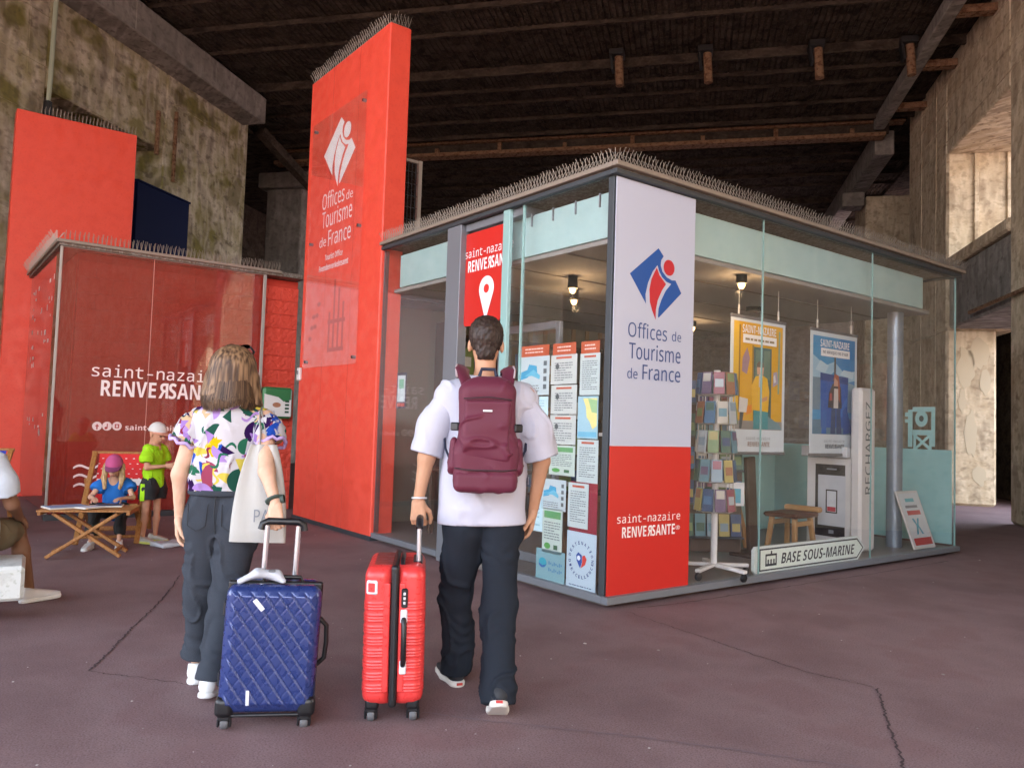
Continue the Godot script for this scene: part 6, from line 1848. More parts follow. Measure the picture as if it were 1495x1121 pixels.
func man() -> void:
	var t := thing("person", "person in a loose white T-shirt and black trousers walking towards the office door", "person", Vector3(-1.93, 0, 1.04), -deg_to_rad(34))
	var J := {"head": Vector3(0.043, 1.705, -0.01), "neck": Vector3(0.043, 1.545, 0.01), "chest": Vector3(0.045, 1.36, 0.0), "pelvis": Vector3(0.055, 0.96, 0.0),
		"shL": Vector3(-0.14, 1.45, 0.0), "shR": Vector3(0.235, 1.455, 0.0), "elL": Vector3(-0.225, 1.15, 0.03), "elR": Vector3(0.335, 1.15, 0.0), "wrL": Vector3(-0.255, 0.945, 0.04), "wrR": Vector3(0.305, 0.905, -0.05),
		"hipL": Vector3(-0.045, 0.9, 0.0), "hipR": Vector3(0.15, 0.9, 0.0), "knL": Vector3(-0.055, 0.48, -0.14), "knR": Vector3(0.15, 0.48, 0.05), "anL": Vector3(-0.05, 0.09, -0.24), "anR": Vector3(0.147, 0.12, 0.27)}
	var skin := Color("#b98c6e")
	var b := body(J, 1.0, skin, Basis(), [[J.wrL, aim(Vector3(0.02, -0.75, 0.12), Vector3(0.2, -0.5, -1)), 0.98, 1.0, 0.95, 0.7], [J.wrR, aim(Vector3(-0.1, -1, -0.12), Vector3(-1, 0, 0.1)), 0.98, -1.0, 0.42, 0.35]], 0.96)
	part(t, "body", b, vmat("skin", 0.55, 0.4))
	# short dark hair
	var h := SDF.new(Vector3(-0.13, -0.1, -0.14), Vector3(0.13, 0.16, 0.15), 0.006)
	h.ball(Vector3(0, 0.042, 0.018), Vector3(0.084, 0.1, 0.1), 0.01)
	h.ball(Vector3(0, 0.075, -0.01), Vector3(0.078, 0.072, 0.095), 0.02)
	h.cap(Vector3(0, -0.035, 0.075), Vector3(0, -0.06, 0.066), 0.05, 0.042, 0.02, Vector3(1, 1, 0.5))
	h.cut(Vector3(0, 0.0, -0.04), Vector3(0, -0.62, -0.78).normalized())
	h.cut(Vector3(0, -0.075, 0.05), Vector3(0, -1, 0.0))
	for k in [-1, 1]: h.ball(Vector3(k * 0.09, -0.03, 0.0), Vector3(0.03, 0.045, 0.035), 0.0, Basis(), true)
	var mb := MB.new()
	var hf := folds(8, 60.0, 0.0035, Vector3(1, 0.7, 1), "#241b16")
	hf.crease = false
	hf.streak = Color("#3f322b").srgb_to_linear(); hf.streaky = 1.0
	h.build(mb, hf)
	var hr := part(t, "hair", mb, vmat("hair", 0.65, 0.3))
	hr.position = J.head
	# T-shirt
	var white := cloth("white_cotton", "#bcbcc8", "#c8c8d2", 0.4)
	mb = MB.new()
	var f := SDF.new(Vector3(-0.36, 0.78, -0.26), Vector3(0.46, 1.6, 0.26), 0.0095)
	f.cap(Vector3(0.045, 1.36, 0.0), Vector3(0.05, 0.9, 0.005), 0.195, 0.203, 0.05, Vector3(1, 1, 0.62))
	f.cap(Vector3(-0.13, 1.44, 0.005), Vector3(0.22, 1.445, 0.005), 0.078, 0.078, 0.08)
	f.cap(Vector3(0.043, 1.49, 0.012), Vector3(0.043, 1.54, 0.012), 0.078, 0.066, 0.06)
	f.cap(Vector3(0.05, 1.0, 0.005), Vector3(0.055, 0.78, 0.005), 0.203, 0.204, 0.05, Vector3(1, 1, 0.62))
	f.cut(Vector3(0, 0.838, 0), Vector3(0.015, -1, 0).normalized())
	f.cut(Vector3(0, 1.555, 0.02), Vector3(0, 1, 0.1).normalized())
	f.build(mb, folds(21, 3.2, 0.014, Vector3(1.4, 0.75, 1.4), "#ffffff", 0.0, [], [[0.838, 0.09], [1.555, 0.05]]))
	tube_cloth(mb, [Vector3(-0.12, 1.45, 0.0), Vector3(-0.19, 1.30, 0.01), Vector3(-0.235, 1.14, 0.02)], [0.074, 0.084, 0.082], 0.0095, folds(22, 4.5, 0.009, Vector3(1.2, 0.8, 1.2), "#ffffff", 0.0, [], [[1.12, 0.07]]))
	tube_cloth(mb, [Vector3(0.215, 1.455, 0.0), Vector3(0.29, 1.30, 0.01), Vector3(0.34, 1.135, 0.0)], [0.074, 0.086, 0.084], 0.0095, folds(23, 4.5, 0.009, Vector3(1.2, 0.8, 1.2), "#ffffff", 0.0, [], [[1.12, 0.07]]))
	part(t, "t_shirt", mb, white)
	# trousers
	mb = MB.new()
	var dk := folds(31, 4.2, 0.014, Vector3(1.3, 0.7, 1.3), "#20242a", 0.005, [0.52, 0.3, 0.16, 0.7], [[0.05, 0.05], [0.9, 0.14]])
	tube_cloth(mb, [Vector3(-0.005, 0.95, 0.0), Vector3(-0.033, 0.82, 0.0), Vector3(-0.055, 0.48, -0.13), Vector3(-0.05, 0.13, -0.22), Vector3(-0.05, 0.04, -0.235)], [0.098, 0.104, 0.083, 0.076, 0.08], 0.0095, dk)
	tube_cloth(mb, [Vector3(0.1, 0.95, 0.0), Vector3(0.138, 0.82, 0.0), Vector3(0.15, 0.48, 0.07), Vector3(0.147, 0.13, 0.245), Vector3(0.147, 0.05, 0.275)], [0.098, 0.106, 0.085, 0.075, 0.08], 0.0095, folds(32, 4.2, 0.014, Vector3(1.3, 0.7, 1.3), "#20242a", 0.005, [0.52, 0.3, 0.16, 0.7], [[0.05, 0.05], [0.9, 0.14]]))
	part(t, "trousers", mb, cloth("black_cotton", "#24282f", "#454b55", 0.45))
	var s1 := shoe(t, Vector3(-0.045, 0.0, -0.21), Basis(Vector3.UP, 0.35), 1.08, "#26282c", "#d8d4cc", "canvas")
	var tilt := Basis(Vector3.RIGHT, -0.5)
	var s2 := shoe(t, Vector3(0.147, 0.075, 0.33), tilt, 1.08, "#26282c", "#d8d4cc", "canvas")
	for q in [[s1, Vector3(-0.045, 0.0, -0.21), Basis(Vector3.UP, 0.35)], [s2, Vector3(0.147, 0.075, 0.33), tilt]]:
		var tg := MB.new()
		tg.box(q[1] + q[2] * Vector3(0, 0.02, 0.052), Vector3(0.03, 0.012, 0.004), q[2])
		part(q[0], "heel_tag", tg, mat("tag_red", "#b0302c", 0.6))
	part(t, "wristband", MB.new().tube(ring_about(Vector3(-0.252, 0.957, 0.038), Vector3(0.02, -1, 0.1), 0.033, 14), 0.005, 6, false), mat("badge_silver", "#cfd0d4", 0.4))
	# backpack
	var bp := thing("backpack", "maroon backpack with side buckles worn over a white T-shirt", "backpack", t.transform * Vector3(0.055, 1.0, 0.13), -deg_to_rad(34))
	var mar := mat("maroon_nylon", "#5b2133", 0.6, 0.0, 0.4)
	mar.rim_enabled = true
	mar.rim = 0.25
	mb = MB.new()
	f = SDF.new(Vector3(-0.21, -0.03, -0.05), Vector3(0.21, 0.6, 0.26), 0.0085)
	f.rbox(Vector3(0, 0.32, 0.07), Vector3(0.135, 0.195, 0.075), 0.055, 0.02)
	f.cap(Vector3(-0.035, 0.478, 0.055), Vector3(0.035, 0.478, 0.055), 0.062, 0.062, 0.06)
	f.rbox(Vector3(0, 0.125, 0.078), Vector3(0.15, 0.115, 0.085), 0.05, 0.05)
	f.build(mb, folds(41, 5.0, 0.006, Vector3(0.8, 1.3, 1)))
	part(bp, "main_bag", mb, mar)
	mb = MB.new()
	f = SDF.new(Vector3(-0.2, -0.03, 0.08), Vector3(0.2, 0.58, 0.26), 0.0075)
	f.rbox(Vector3(0, 0.29, 0.143), Vector3(0.113, 0.145, 0.028), 0.024, 0.01)
	f.build(mb, folds(42, 6.5, 0.014, Vector3(0.8, 1.5, 1)))
	part(bp, "front_pocket", mb, mar)
	mb = MB.new()
	f = SDF.new(Vector3(-0.22, -0.03, 0.0), Vector3(0.22, 0.28, 0.27), 0.0075)
	f.rbox(Vector3(0, 0.06, 0.112), Vector3(0.148, 0.05, 0.062), 0.034, 0.01)
	f.build(mb, folds(43, 6.0, 0.005, Vector3(0.7, 1.6, 1)))
	part(bp, "base_pocket", mb, mar)
	for s in [-1, 1]:
		mb = MB.new()
		f = SDF.new(Vector3(-0.06, -0.02, -0.06), Vector3(0.06, 0.19, 0.06), 0.0075)
		f.cap(Vector3(0, 0.03, 0), Vector3(0, 0.14, 0), 0.038, 0.032, 0.01, Vector3(0.7, 1, 1.1))
		f.build(mb, folds(44 + s, 7.0, 0.005, Vector3(1, 1.3, 1)))
		var pk := part(bp, "side_pocket", mb, mar)
		pk.position = Vector3(s * 0.148, 0.09, 0.09)
		part(bp, "buckle", MB.new().box(Vector3(s * 0.142, 0.305, 0.105), Vector3(0.045, 0.038, 0.03), Basis(Vector3.UP, s * 0.5), 0.006), mat("black_plastic", "#17171a", 0.4))
		part(bp, "compression_strap", MB.new().box(Vector3(s * 0.137, 0.3, 0.05), Vector3(0.012, 0.022, 0.1), Basis(), 0.003), mat("black_plastic", "#17171a", 0.4))
		var sx: float = s * 0.105 - 0.012
		part(bp, "shoulder_strap", MB.new().tube([Vector3(s * 0.075, 0.44, 0.075), Vector3(s * 0.095 - 0.005, 0.515, 0.035), Vector3(sx + s * 0.01, 0.572, -0.035), Vector3(sx, 0.59, -0.11), Vector3(sx, 0.555, -0.19), Vector3(sx, 0.45, -0.275), Vector3(sx + s * 0.02, 0.3, -0.285)], [0.034, 0.036, 0.036, 0.035, 0.033, 0.03, 0.026], 8, true, 1.0, 0.32), mar)
		part(bp, "strap_piping", MB.new().tube([Vector3(sx + s * 0.03, 0.54, 0.025), Vector3(sx + s * 0.036, 0.582, -0.03), Vector3(sx + s * 0.032, 0.604, -0.1)], 0.005, 6), mat("piping", "#b9a8aa", 0.6))
		part(bp, "lower_strap", MB.new().tube([Vector3(s * 0.15, 0.12, 0.03), Vector3(s * 0.19, 0.2, -0.03), Vector3(s * 0.2, 0.29, -0.1)], 0.007, 6, true, 1.0, 0.4), mat("strap_navy", "#22263a", 0.7))
	part(bp, "zip_line", MB.new().tube([Vector3(-0.11, 0.432, 0.165), Vector3(0, 0.442, 0.17), Vector3(0.11, 0.432, 0.165)], 0.0035, 6), mat("zip_dark", "#2b1219", 0.5))
	part(bp, "zip_line", MB.new().tube([Vector3(-0.14, 0.118, 0.152), Vector3(-0.08, 0.112, 0.172), Vector3(0.08, 0.112, 0.172), Vector3(0.14, 0.118, 0.152)], 0.0035, 6), mat("zip_dark", "#2b1219", 0.5))
	part(bp, "logo_tag", MB.new().box(Vector3(0.0, 0.38, 0.1735), Vector3(0.042, 0.008, 0.003)), mat("badge_silver", "#cfd0d4", 0.4))
	part(bp, "grab_loop", MB.new().tube([Vector3(-0.04, 0.545, 0.03), Vector3(-0.03, 0.578, 0.02), Vector3(0.03, 0.578, 0.02), Vector3(0.04, 0.545, 0.03)], 0.009, 7), mat("strap_navy", "#22263a", 0.7))
func ring_about(c: Vector3, axis: Vector3, r: float, n: int) -> Array:
	var a := []
	var y := axis.normalized()
	var x := y.cross(Vector3.BACK).normalized()
	var z := x.cross(y)
	for i in n + 1: a.append(c + (x * cos(TAU * i / n) + z * sin(TAU * i / n)) * r)
	return a

func flower_texture() -> ImageTexture:
	var im := Image.create(512, 512, false, Image.FORMAT_RGB8)
	im.fill(Color("#dfdbe0"))
	var r := RandomNumberGenerator.new()
	r.seed = 77
	var cols := [Color("#27594a"), Color("#a984cc"), Color("#8f3048"), Color("#2450b4"), Color("#e6c010"), Color("#341650"), Color("#e0bd92"), Color("#2f7357"), Color("#e4e0e6"), Color("#b892d6"), Color("#e8d25a"), Color("#a84a64")]
	for k in 150:
		var c := Vector2(r.randf() * 512, r.randf() * 512)
		var p := PackedVector2Array()
		var big := r.randf_range(24, 56)
		var rot := r.randf() * TAU
		match k % 4:
			0:
				for i in 14: p.append(c + Vector2(cos(PI * i / 13.0) * big, sin(PI * i / 13.0) * big * 0.9).rotated(rot))
			1:
				for i in 16: p.append(c + Vector2(cos(TAU * i / 16) * big * 0.5, sin(TAU * i / 16) * big * 1.1 * (0.8 + 0.25 * sin(i * 2.3))).rotated(rot))
			2:
				for i in 9: p.append(c + Vector2(lerpf(-1, 1, i / 8.0) * big, sin(i * 0.8) * big * 0.4 - 5).rotated(rot))
				for i in 9: p.append(c + Vector2(lerpf(1, -1, i / 8.0) * big, sin((8 - i) * 0.8) * big * 0.4 + 7).rotated(rot))
			3:
				p = PackedVector2Array([c + Vector2(-big * 0.6, -big * 0.7).rotated(rot), c + Vector2(big * 0.7, -big * 0.4).rotated(rot), c + Vector2(big * 0.2, big * 0.8).rotated(rot)])
		fill_poly(im, p, cols[r.randi() % 12])
	return ImageTexture.create_from_image(im)

func woman() -> void:
	var t := thing("person", "person in a colourful patterned blouse and grey jeans rolling the blue suitcase", "person", Vector3(-2.87, 0, 0.30), -deg_to_rad(34))
	var J := {"head": Vector3(0.0, 1.515, -0.01), "neck": Vector3(0.005, 1.375, 0.0), "chest": Vector3(0.0, 1.2, 0.0), "pelvis": Vector3(-0.02, 0.86, 0.0),
		"shL": Vector3(-0.16, 1.29, 0.0), "shR": Vector3(0.165, 1.30, 0.0), "elL": Vector3(-0.222, 1.03, 0.03), "elR": Vector3(0.232, 1.065, 0.19), "wrL": Vector3(-0.222, 0.82, 0.0), "wrR": Vector3(0.30, 0.925, 0.275),
		"hipL": Vector3(-0.105, 0.82, 0.0), "hipR": Vector3(0.06, 0.82, 0.0), "knL": Vector3(-0.125, 0.45, -0.06), "knR": Vector3(0.045, 0.45, 0.03), "anL": Vector3(-0.14, 0.085, -0.13), "anR": Vector3(0.0, 0.085, 0.13)}
	var b := body(J, 0.94, Color("#cba389"), Basis(), [[J.wrL, aim(Vector3(0.06, -1, 0.02), Vector3(1, 0, 0.1)), 0.9, 1.0, 0.35, 0.3], [J.wrR, aim(Vector3(0.12, -1, 0.3), Vector3(0.1, -0.4, -1)), 0.9, -1.0, 0.95, 0.6]], 0.92)
	part(t, "body", b, vmat("skin", 0.55, 0.4))
	# bob
	var h := SDF.new(Vector3(-0.19, -0.2, -0.16), Vector3(0.19, 0.16, 0.19), 0.0065)
	h.ball(Vector3(0, 0.035, 0.012), Vector3(0.098, 0.106, 0.11), 0.01)
	h.cap(Vector3(0, 0.04, 0.02), Vector3(-0.01, -0.1, 0.035), 0.102, 0.128, 0.05, Vector3(1, 1, 0.82))
	h.cap(Vector3(-0.08, -0.02, 0.015), Vector3(-0.118, -0.165, 0.02), 0.05, 0.034, 0.03)
	h.cap(Vector3(0.08, -0.02, 0.015), Vector3(0.125, -0.14, 0.02), 0.05, 0.03, 0.03)
	h.cut(Vector3(0, -0.13, 0.0), Vector3(-0.12, -1, 0.12).normalized())
	h.ball(Vector3(0, -0.04, -0.11), Vector3(0.07, 0.12, 0.075), 0.0, Basis(), true)
	var mb := MB.new()
	var hf := folds(51, 24.0, 0.002, Vector3(3.4, 0.22, 3.4), "#3f2d21")
	hf.crease = false
	hf.streak = Color("#8a6d50").srgb_to_linear(); hf.streaky = 0.9
	h.build(mb, hf)
	strands(mb, 3000, 0.3, -0.145, ["#3d2c20", "#54402e", "#6f563f", "#35261c"], 52)
	var hr := part(t, "hair", mb, vmat("hair", 0.5, 0.4))
	hr.position = J.head
	var sg := part(t, "sunglasses", MB.new().tube([Vector3(-0.078, 0.1, 0.0), Vector3(-0.082, 0.125, -0.04), Vector3(-0.062, 0.15, -0.055), Vector3(0.062, 0.15, -0.055), Vector3(0.082, 0.125, -0.04), Vector3(0.078, 0.1, 0.0)], 0.006, 6), mat("black_plastic", "#17171a", 0.4))
	sg.position = J.head
	for s in [-1, 1]:
		var le := MB.new().lathe([[0.0, -0.003], [0.024, -0.003], [0.024, 0.003], [0.0, 0.003]], 14, Vector3(s * 0.035, 0.152, -0.05), Basis(Vector3.RIGHT, 0.5))
		part(sg, "lens", le, mat("lens_dark", "#1b1618", 0.1))
	# blouse
	var bl := mat("printed_blouse", "#d0d0d0", 0.85, 0.0, 0.2)
	bl.albedo_texture = flower_texture()
	triplanar(bl, Vector3(1.75, 1.75, 1.75))
	bl.uv1_triplanar_sharpness = 16.0
	bl.uv1_offset = Vector3(0.13, 0.21, 0.0)
	mb = MB.new()
	var f := SDF.new(Vector3(-0.32, 0.9, -0.24), Vector3(0.33, 1.45, 0.24), 0.009)
	f.cap(Vector3(0.0, 1.22, 0.0), Vector3(-0.012, 1.02, 0.005), 0.172, 0.17, 0.05, Vector3(1, 1, 0.66))
	f.cap(Vector3(-0.012, 1.04, 0.005), Vector3(-0.015, 0.965, 0.005), 0.172, 0.165, 0.03, Vector3(1, 1, 0.7))
	f.cap(Vector3(-0.15, 1.295, 0.0), Vector3(0.155, 1.3, 0.0), 0.06, 0.06, 0.07)
	f.cap(Vector3(0.003, 1.31, 0.01), Vector3(0.004, 1.39, 0.008), 0.075, 0.06, 0.06)
	f.cut(Vector3(0, 0.945, 0), Vector3(0.0, -1, 0))
	f.cut(Vector3(0, 1.385, 0.0), Vector3(0, 1, 0))
	f.build(mb, folds(61, 5.0, 0.012, Vector3(2.0, 0.5, 2.0), "#ffffff", 0.0, [], [[0.945, 0.03], [1.385, 0.05]]))
	tube_cloth(mb, [Vector3(-0.135, 1.3, 0.0), Vector3(-0.185, 1.25, 0.005), Vector3(-0.215, 1.175, 0.01)], [0.056, 0.064, 0.07], 0.008, folds(62, 9.0, 0.008, Vector3(2, 0.8, 2)))
	tube_cloth(mb, [Vector3(0.14, 1.305, 0.0), Vector3(0.19, 1.255, 0.025), Vector3(0.215, 1.18, 0.06)], [0.056, 0.066, 0.072], 0.008, folds(63, 9.0, 0.008, Vector3(2, 0.8, 2)))
	part(t, "blouse", mb, bl)
	for q in [[Vector3(-0.212, 1.182, 0.009), Vector3(-0.03, -0.075, 0.005)], [Vector3(0.213, 1.187, 0.057), Vector3(0.025, -0.075, 0.035)]]:
		var rp := ring_about(q[0], q[1], 0.072, 22)
		for i in rp.size(): rp[i] += Vector3(0, 0.009 * sin(i * 2.1), 0.004 * cos(i * 2.6))
		rp[-1] = rp[0]
		part(t, "sleeve_frill", MB.new().tube(rp, 0.009, 6, false), mat("lilac_trim", "#b79fd4", 0.8))
	# jeans
	var jn := cloth("grey_denim", "#363a41", "#6d737b", 0.6)
	mb = MB.new()
	var js := folds(71, 4.4, 0.012, Vector3(1.4, 0.7, 1.4), "#ffffff", 0.0045, [0.46, 0.2, 0.68], [[0.1, 0.05]])
	tube_cloth(mb, [Vector3(-0.052, 0.93, 0.0), Vector3(-0.078, 0.8, 0.015), Vector3(-0.12, 0.46, -0.05), Vector3(-0.138, 0.15, -0.115), Vector3(-0.14, 0.1, -0.122)], [0.102, 0.112, 0.072, 0.06, 0.062], 0.009, js)
	tube_cloth(mb, [Vector3(0.03, 0.93, 0.0), Vector3(0.055, 0.8, 0.015), Vector3(0.045, 0.46, 0.04), Vector3(0.003, 0.12, 0.12), Vector3(0.0, 0.07, 0.128)], [0.102, 0.112, 0.074, 0.06, 0.062], 0.009, js)
	var je := part(t, "jeans", mb, jn)
	part(je, "waistband", MB.new().tube(oval(Vector3(-0.017, 0.95, 0.003), 0.163, 0.118, 26), 0.014, 8, false, 0.35, 1.0, Vector3.UP), jn)
	part(je, "centre_seam", MB.new().tube([Vector3(-0.017, 0.94, 0.122), Vector3(-0.015, 0.85, 0.142), Vector3(-0.013, 0.76, 0.118)], 0.003, 5), mat("seam_dark", "#2a2d32", 0.9))
	for s in [-1, 1]:
		var pk := MB.new()
		var cx: float = -0.017 + s * 0.078
		pk.tube([Vector3(cx - 0.045, 0.9, 0.126), Vector3(cx - 0.04, 0.8, 0.139), Vector3(cx, 0.775, 0.141), Vector3(cx + 0.04, 0.8, 0.137), Vector3(cx + 0.045, 0.9, 0.124)], 0.0026, 5)
		part(je, "back_pocket", pk, mat("seam_dark", "#2a2d32", 0.9))
	shoe(t, Vector3(-0.14, 0.0, -0.1), Basis(Vector3.UP, 0.12), 0.95, "#d8d8d4", "#dcdcd8", "white_trainer")
	shoe(t, Vector3(0.0, 0.02, 0.165), Basis(Vector3.RIGHT, -0.18), 0.95, "#d8d8d4", "#dcdcd8", "white_trainer")
	var wa := MB.new()
	wa.tube(ring_about(Vector3(0.294, 0.942, 0.265), Vector3(0.068, -0.14, 0.085), 0.033, 16), 0.013, 6, false, 1.0, 0.35)
	var wt := part(t, "watch", wa, mat("watch_green", "#3f4f48", 0.6))
	part(wt, "watch_case", MB.new().lathe([[0.0, -0.008], [0.02, -0.008], [0.02, 0.008], [0.0, 0.008]], 16, Vector3(0.328, 0.95, 0.27), Basis(Vector3.BACK, -1.4)), mat("watch_green", "#3f4f48", 0.6))
	# tote bag on the shoulder
	var tb := thing("tote_bag", "pale canvas tote bag hanging from the shoulder over a patterned blouse", "bag", t.transform * Vector3(0.185, 0.73, 0.135), -deg_to_rad(34))
	var cv := cloth("pale_canvas", "#b2b0aa", "#c6c4be", 0.5)
	mb = MB.new()
	var rings := []
	for i in 15:
		var y := 0.46 * i / 14.0
		var k := i / 14.0
		var w := lerpf(0.132, 0.06, pow(k, 2.2))
		var cx := lerpf(0.005, 0.015, k)
		var ring := PackedVector3Array()
		for j in 28:
			var a := TAU * j / 28
			var d := 0.03 * (1 - k * 0.6) * sin(minf(1.0, k * 5.0 + 0.25) * PI / 2)
			ring.append(Vector3(cx + cos(a) * w, y, 0.0 + signf(sin(a)) * pow(absf(sin(a)), 0.7) * d + 0.009 * sin(cos(a) * 7.0 + k * 3.0) * (0.3 + k)))
		rings.append(ring)
	mb.loft(rings)
	part(tb, "sack", mb, cv)
	for k in 2: part(tb, "strap", MB.new().tube([Vector3(0.0 + 0.035 * k, 0.43, 0.01 - 0.02 * k), Vector3(-0.01 + 0.02 * k, 0.52, -0.02 - 0.02 * k), Vector3(-0.03 + 0.01 * k, 0.6, -0.07 - 0.01 * k), Vector3(-0.035, 0.63, -0.13), Vector3(-0.03, 0.58, -0.2), Vector3(0.0, 0.45, -0.21)], 0.016, 6, true, 1.0, 0.22), cv)
	var lt := MB.new().ink(Color("#6f747c"))
	letters(lt, "PA", 0.0, 0.0, 0.072, 0.058)
	var lm := part(tb, "lettering", lt, vmat("print", 0.5))
	lm.position = Vector3(-0.005, 0.1, 0.046)

# fine ribbons of hair that run from the crown down over a bob
func strands(mb: MB, count: int, face_gap: float, low: float, hexes: Array, seed_: int) -> void:
	var r := RandomNumberGenerator.new()
	r.seed = seed_
	for k in count:
		var phi := r.randf_range(-PI + face_gap, PI - face_gap)          # 0 looks backwards
		var y_end := low + r.randf_range(-0.025, 0.02) + 0.012 * sin(phi * 3.0)
		var lift := r.randf_range(0.001, 0.0065)
		var wob := r.randf_range(-0.09, 0.09)
		var pts := []
		for i in 9:
			var f := i / 8.0
			var y := lerpf(0.139, y_end, pow(f, 0.9))
			var rad := 0.0
			if y > 0.02: rad = 0.1 * sqrt(maxf(0.0, 1.0 - pow((y - 0.02) / 0.122, 2.0))) + 0.002
			else: rad = lerpf(0.102, 0.131, clampf((0.02 - y) / 0.14, 0, 1)) - 0.012 * smoothstep(-0.12, -0.17, y)
			var a := phi + wob * f
			pts.append(Vector3(sin(a) * (rad + lift) - 0.006 * f, y, cos(a) * (rad + lift) * 0.9 + 0.015 + 0.012 * f))
		mb.ink(Color(hexes[r.randi() % hexes.size()]).lerp(Color(hexes[r.randi() % hexes.size()]), r.randf()))
		var w := r.randf_range(0.001, 0.0022)
		for i in 8:
			var p: Vector3 = pts[i]; var q: Vector3 = pts[i + 1]
			var n := Vector3(p.x, 0.02, p.z - 0.015).normalized()
			var sd := (q - p).cross(n).normalized() * w
			var w1 := 0.35 if i == 7 else 1.0
			mb.quad(p - sd, p + sd, q + sd * w1, q - sd * w1, n)
func oval(c: Vector3, rx: float, rz: float, n: int) -> Array:
	var a := []
	for i in n + 1: a.append(c + Vector3(cos(TAU * i / n) * rx, 0, sin(TAU * i / n) * rz))
	return a

func cap_hat(t: Node, at: Vector3, bas: Basis, s: float, crown: Material, brim: Material) -> void:
	var h := SDF.new(Vector3(-0.12, -0.06, -0.2), Vector3(0.12, 0.16, 0.14), 0.007)
	h.ball(Vector3(0, 0.04, 0.01), Vector3(0.09, 0.105, 0.108), 0.01)
	h.cut(Vector3(0, 0.035, 0), Vector3(0, -1, -0.08).normalized())
	var m := MB.new()
	h.build(m)
	var c := part(t, "cap", m, crown)
	c.transform = Transform3D(bas * Basis.from_scale(Vector3(s, s, s)), at)
	m = MB.new()
	var rings := []
	for i in 9:
		var a := PI * i / 8.0
		var o := Vector3(cos(a) * 0.086, 0.036 - 0.012 * absf(cos(a)), -0.02 - sin(a) * 0.165)
		var n := Vector3(cos(a) * 0.084, 0.045 - 0.006 * absf(cos(a)), -0.01 - sin(a) * 0.07)
		rings.append(PackedVector3Array([o, n, n + Vector3(0, 0.006, 0), o + Vector3(0, 0.006, 0)]))
	m.loft(rings)
	part(c, "peak", m, brim)

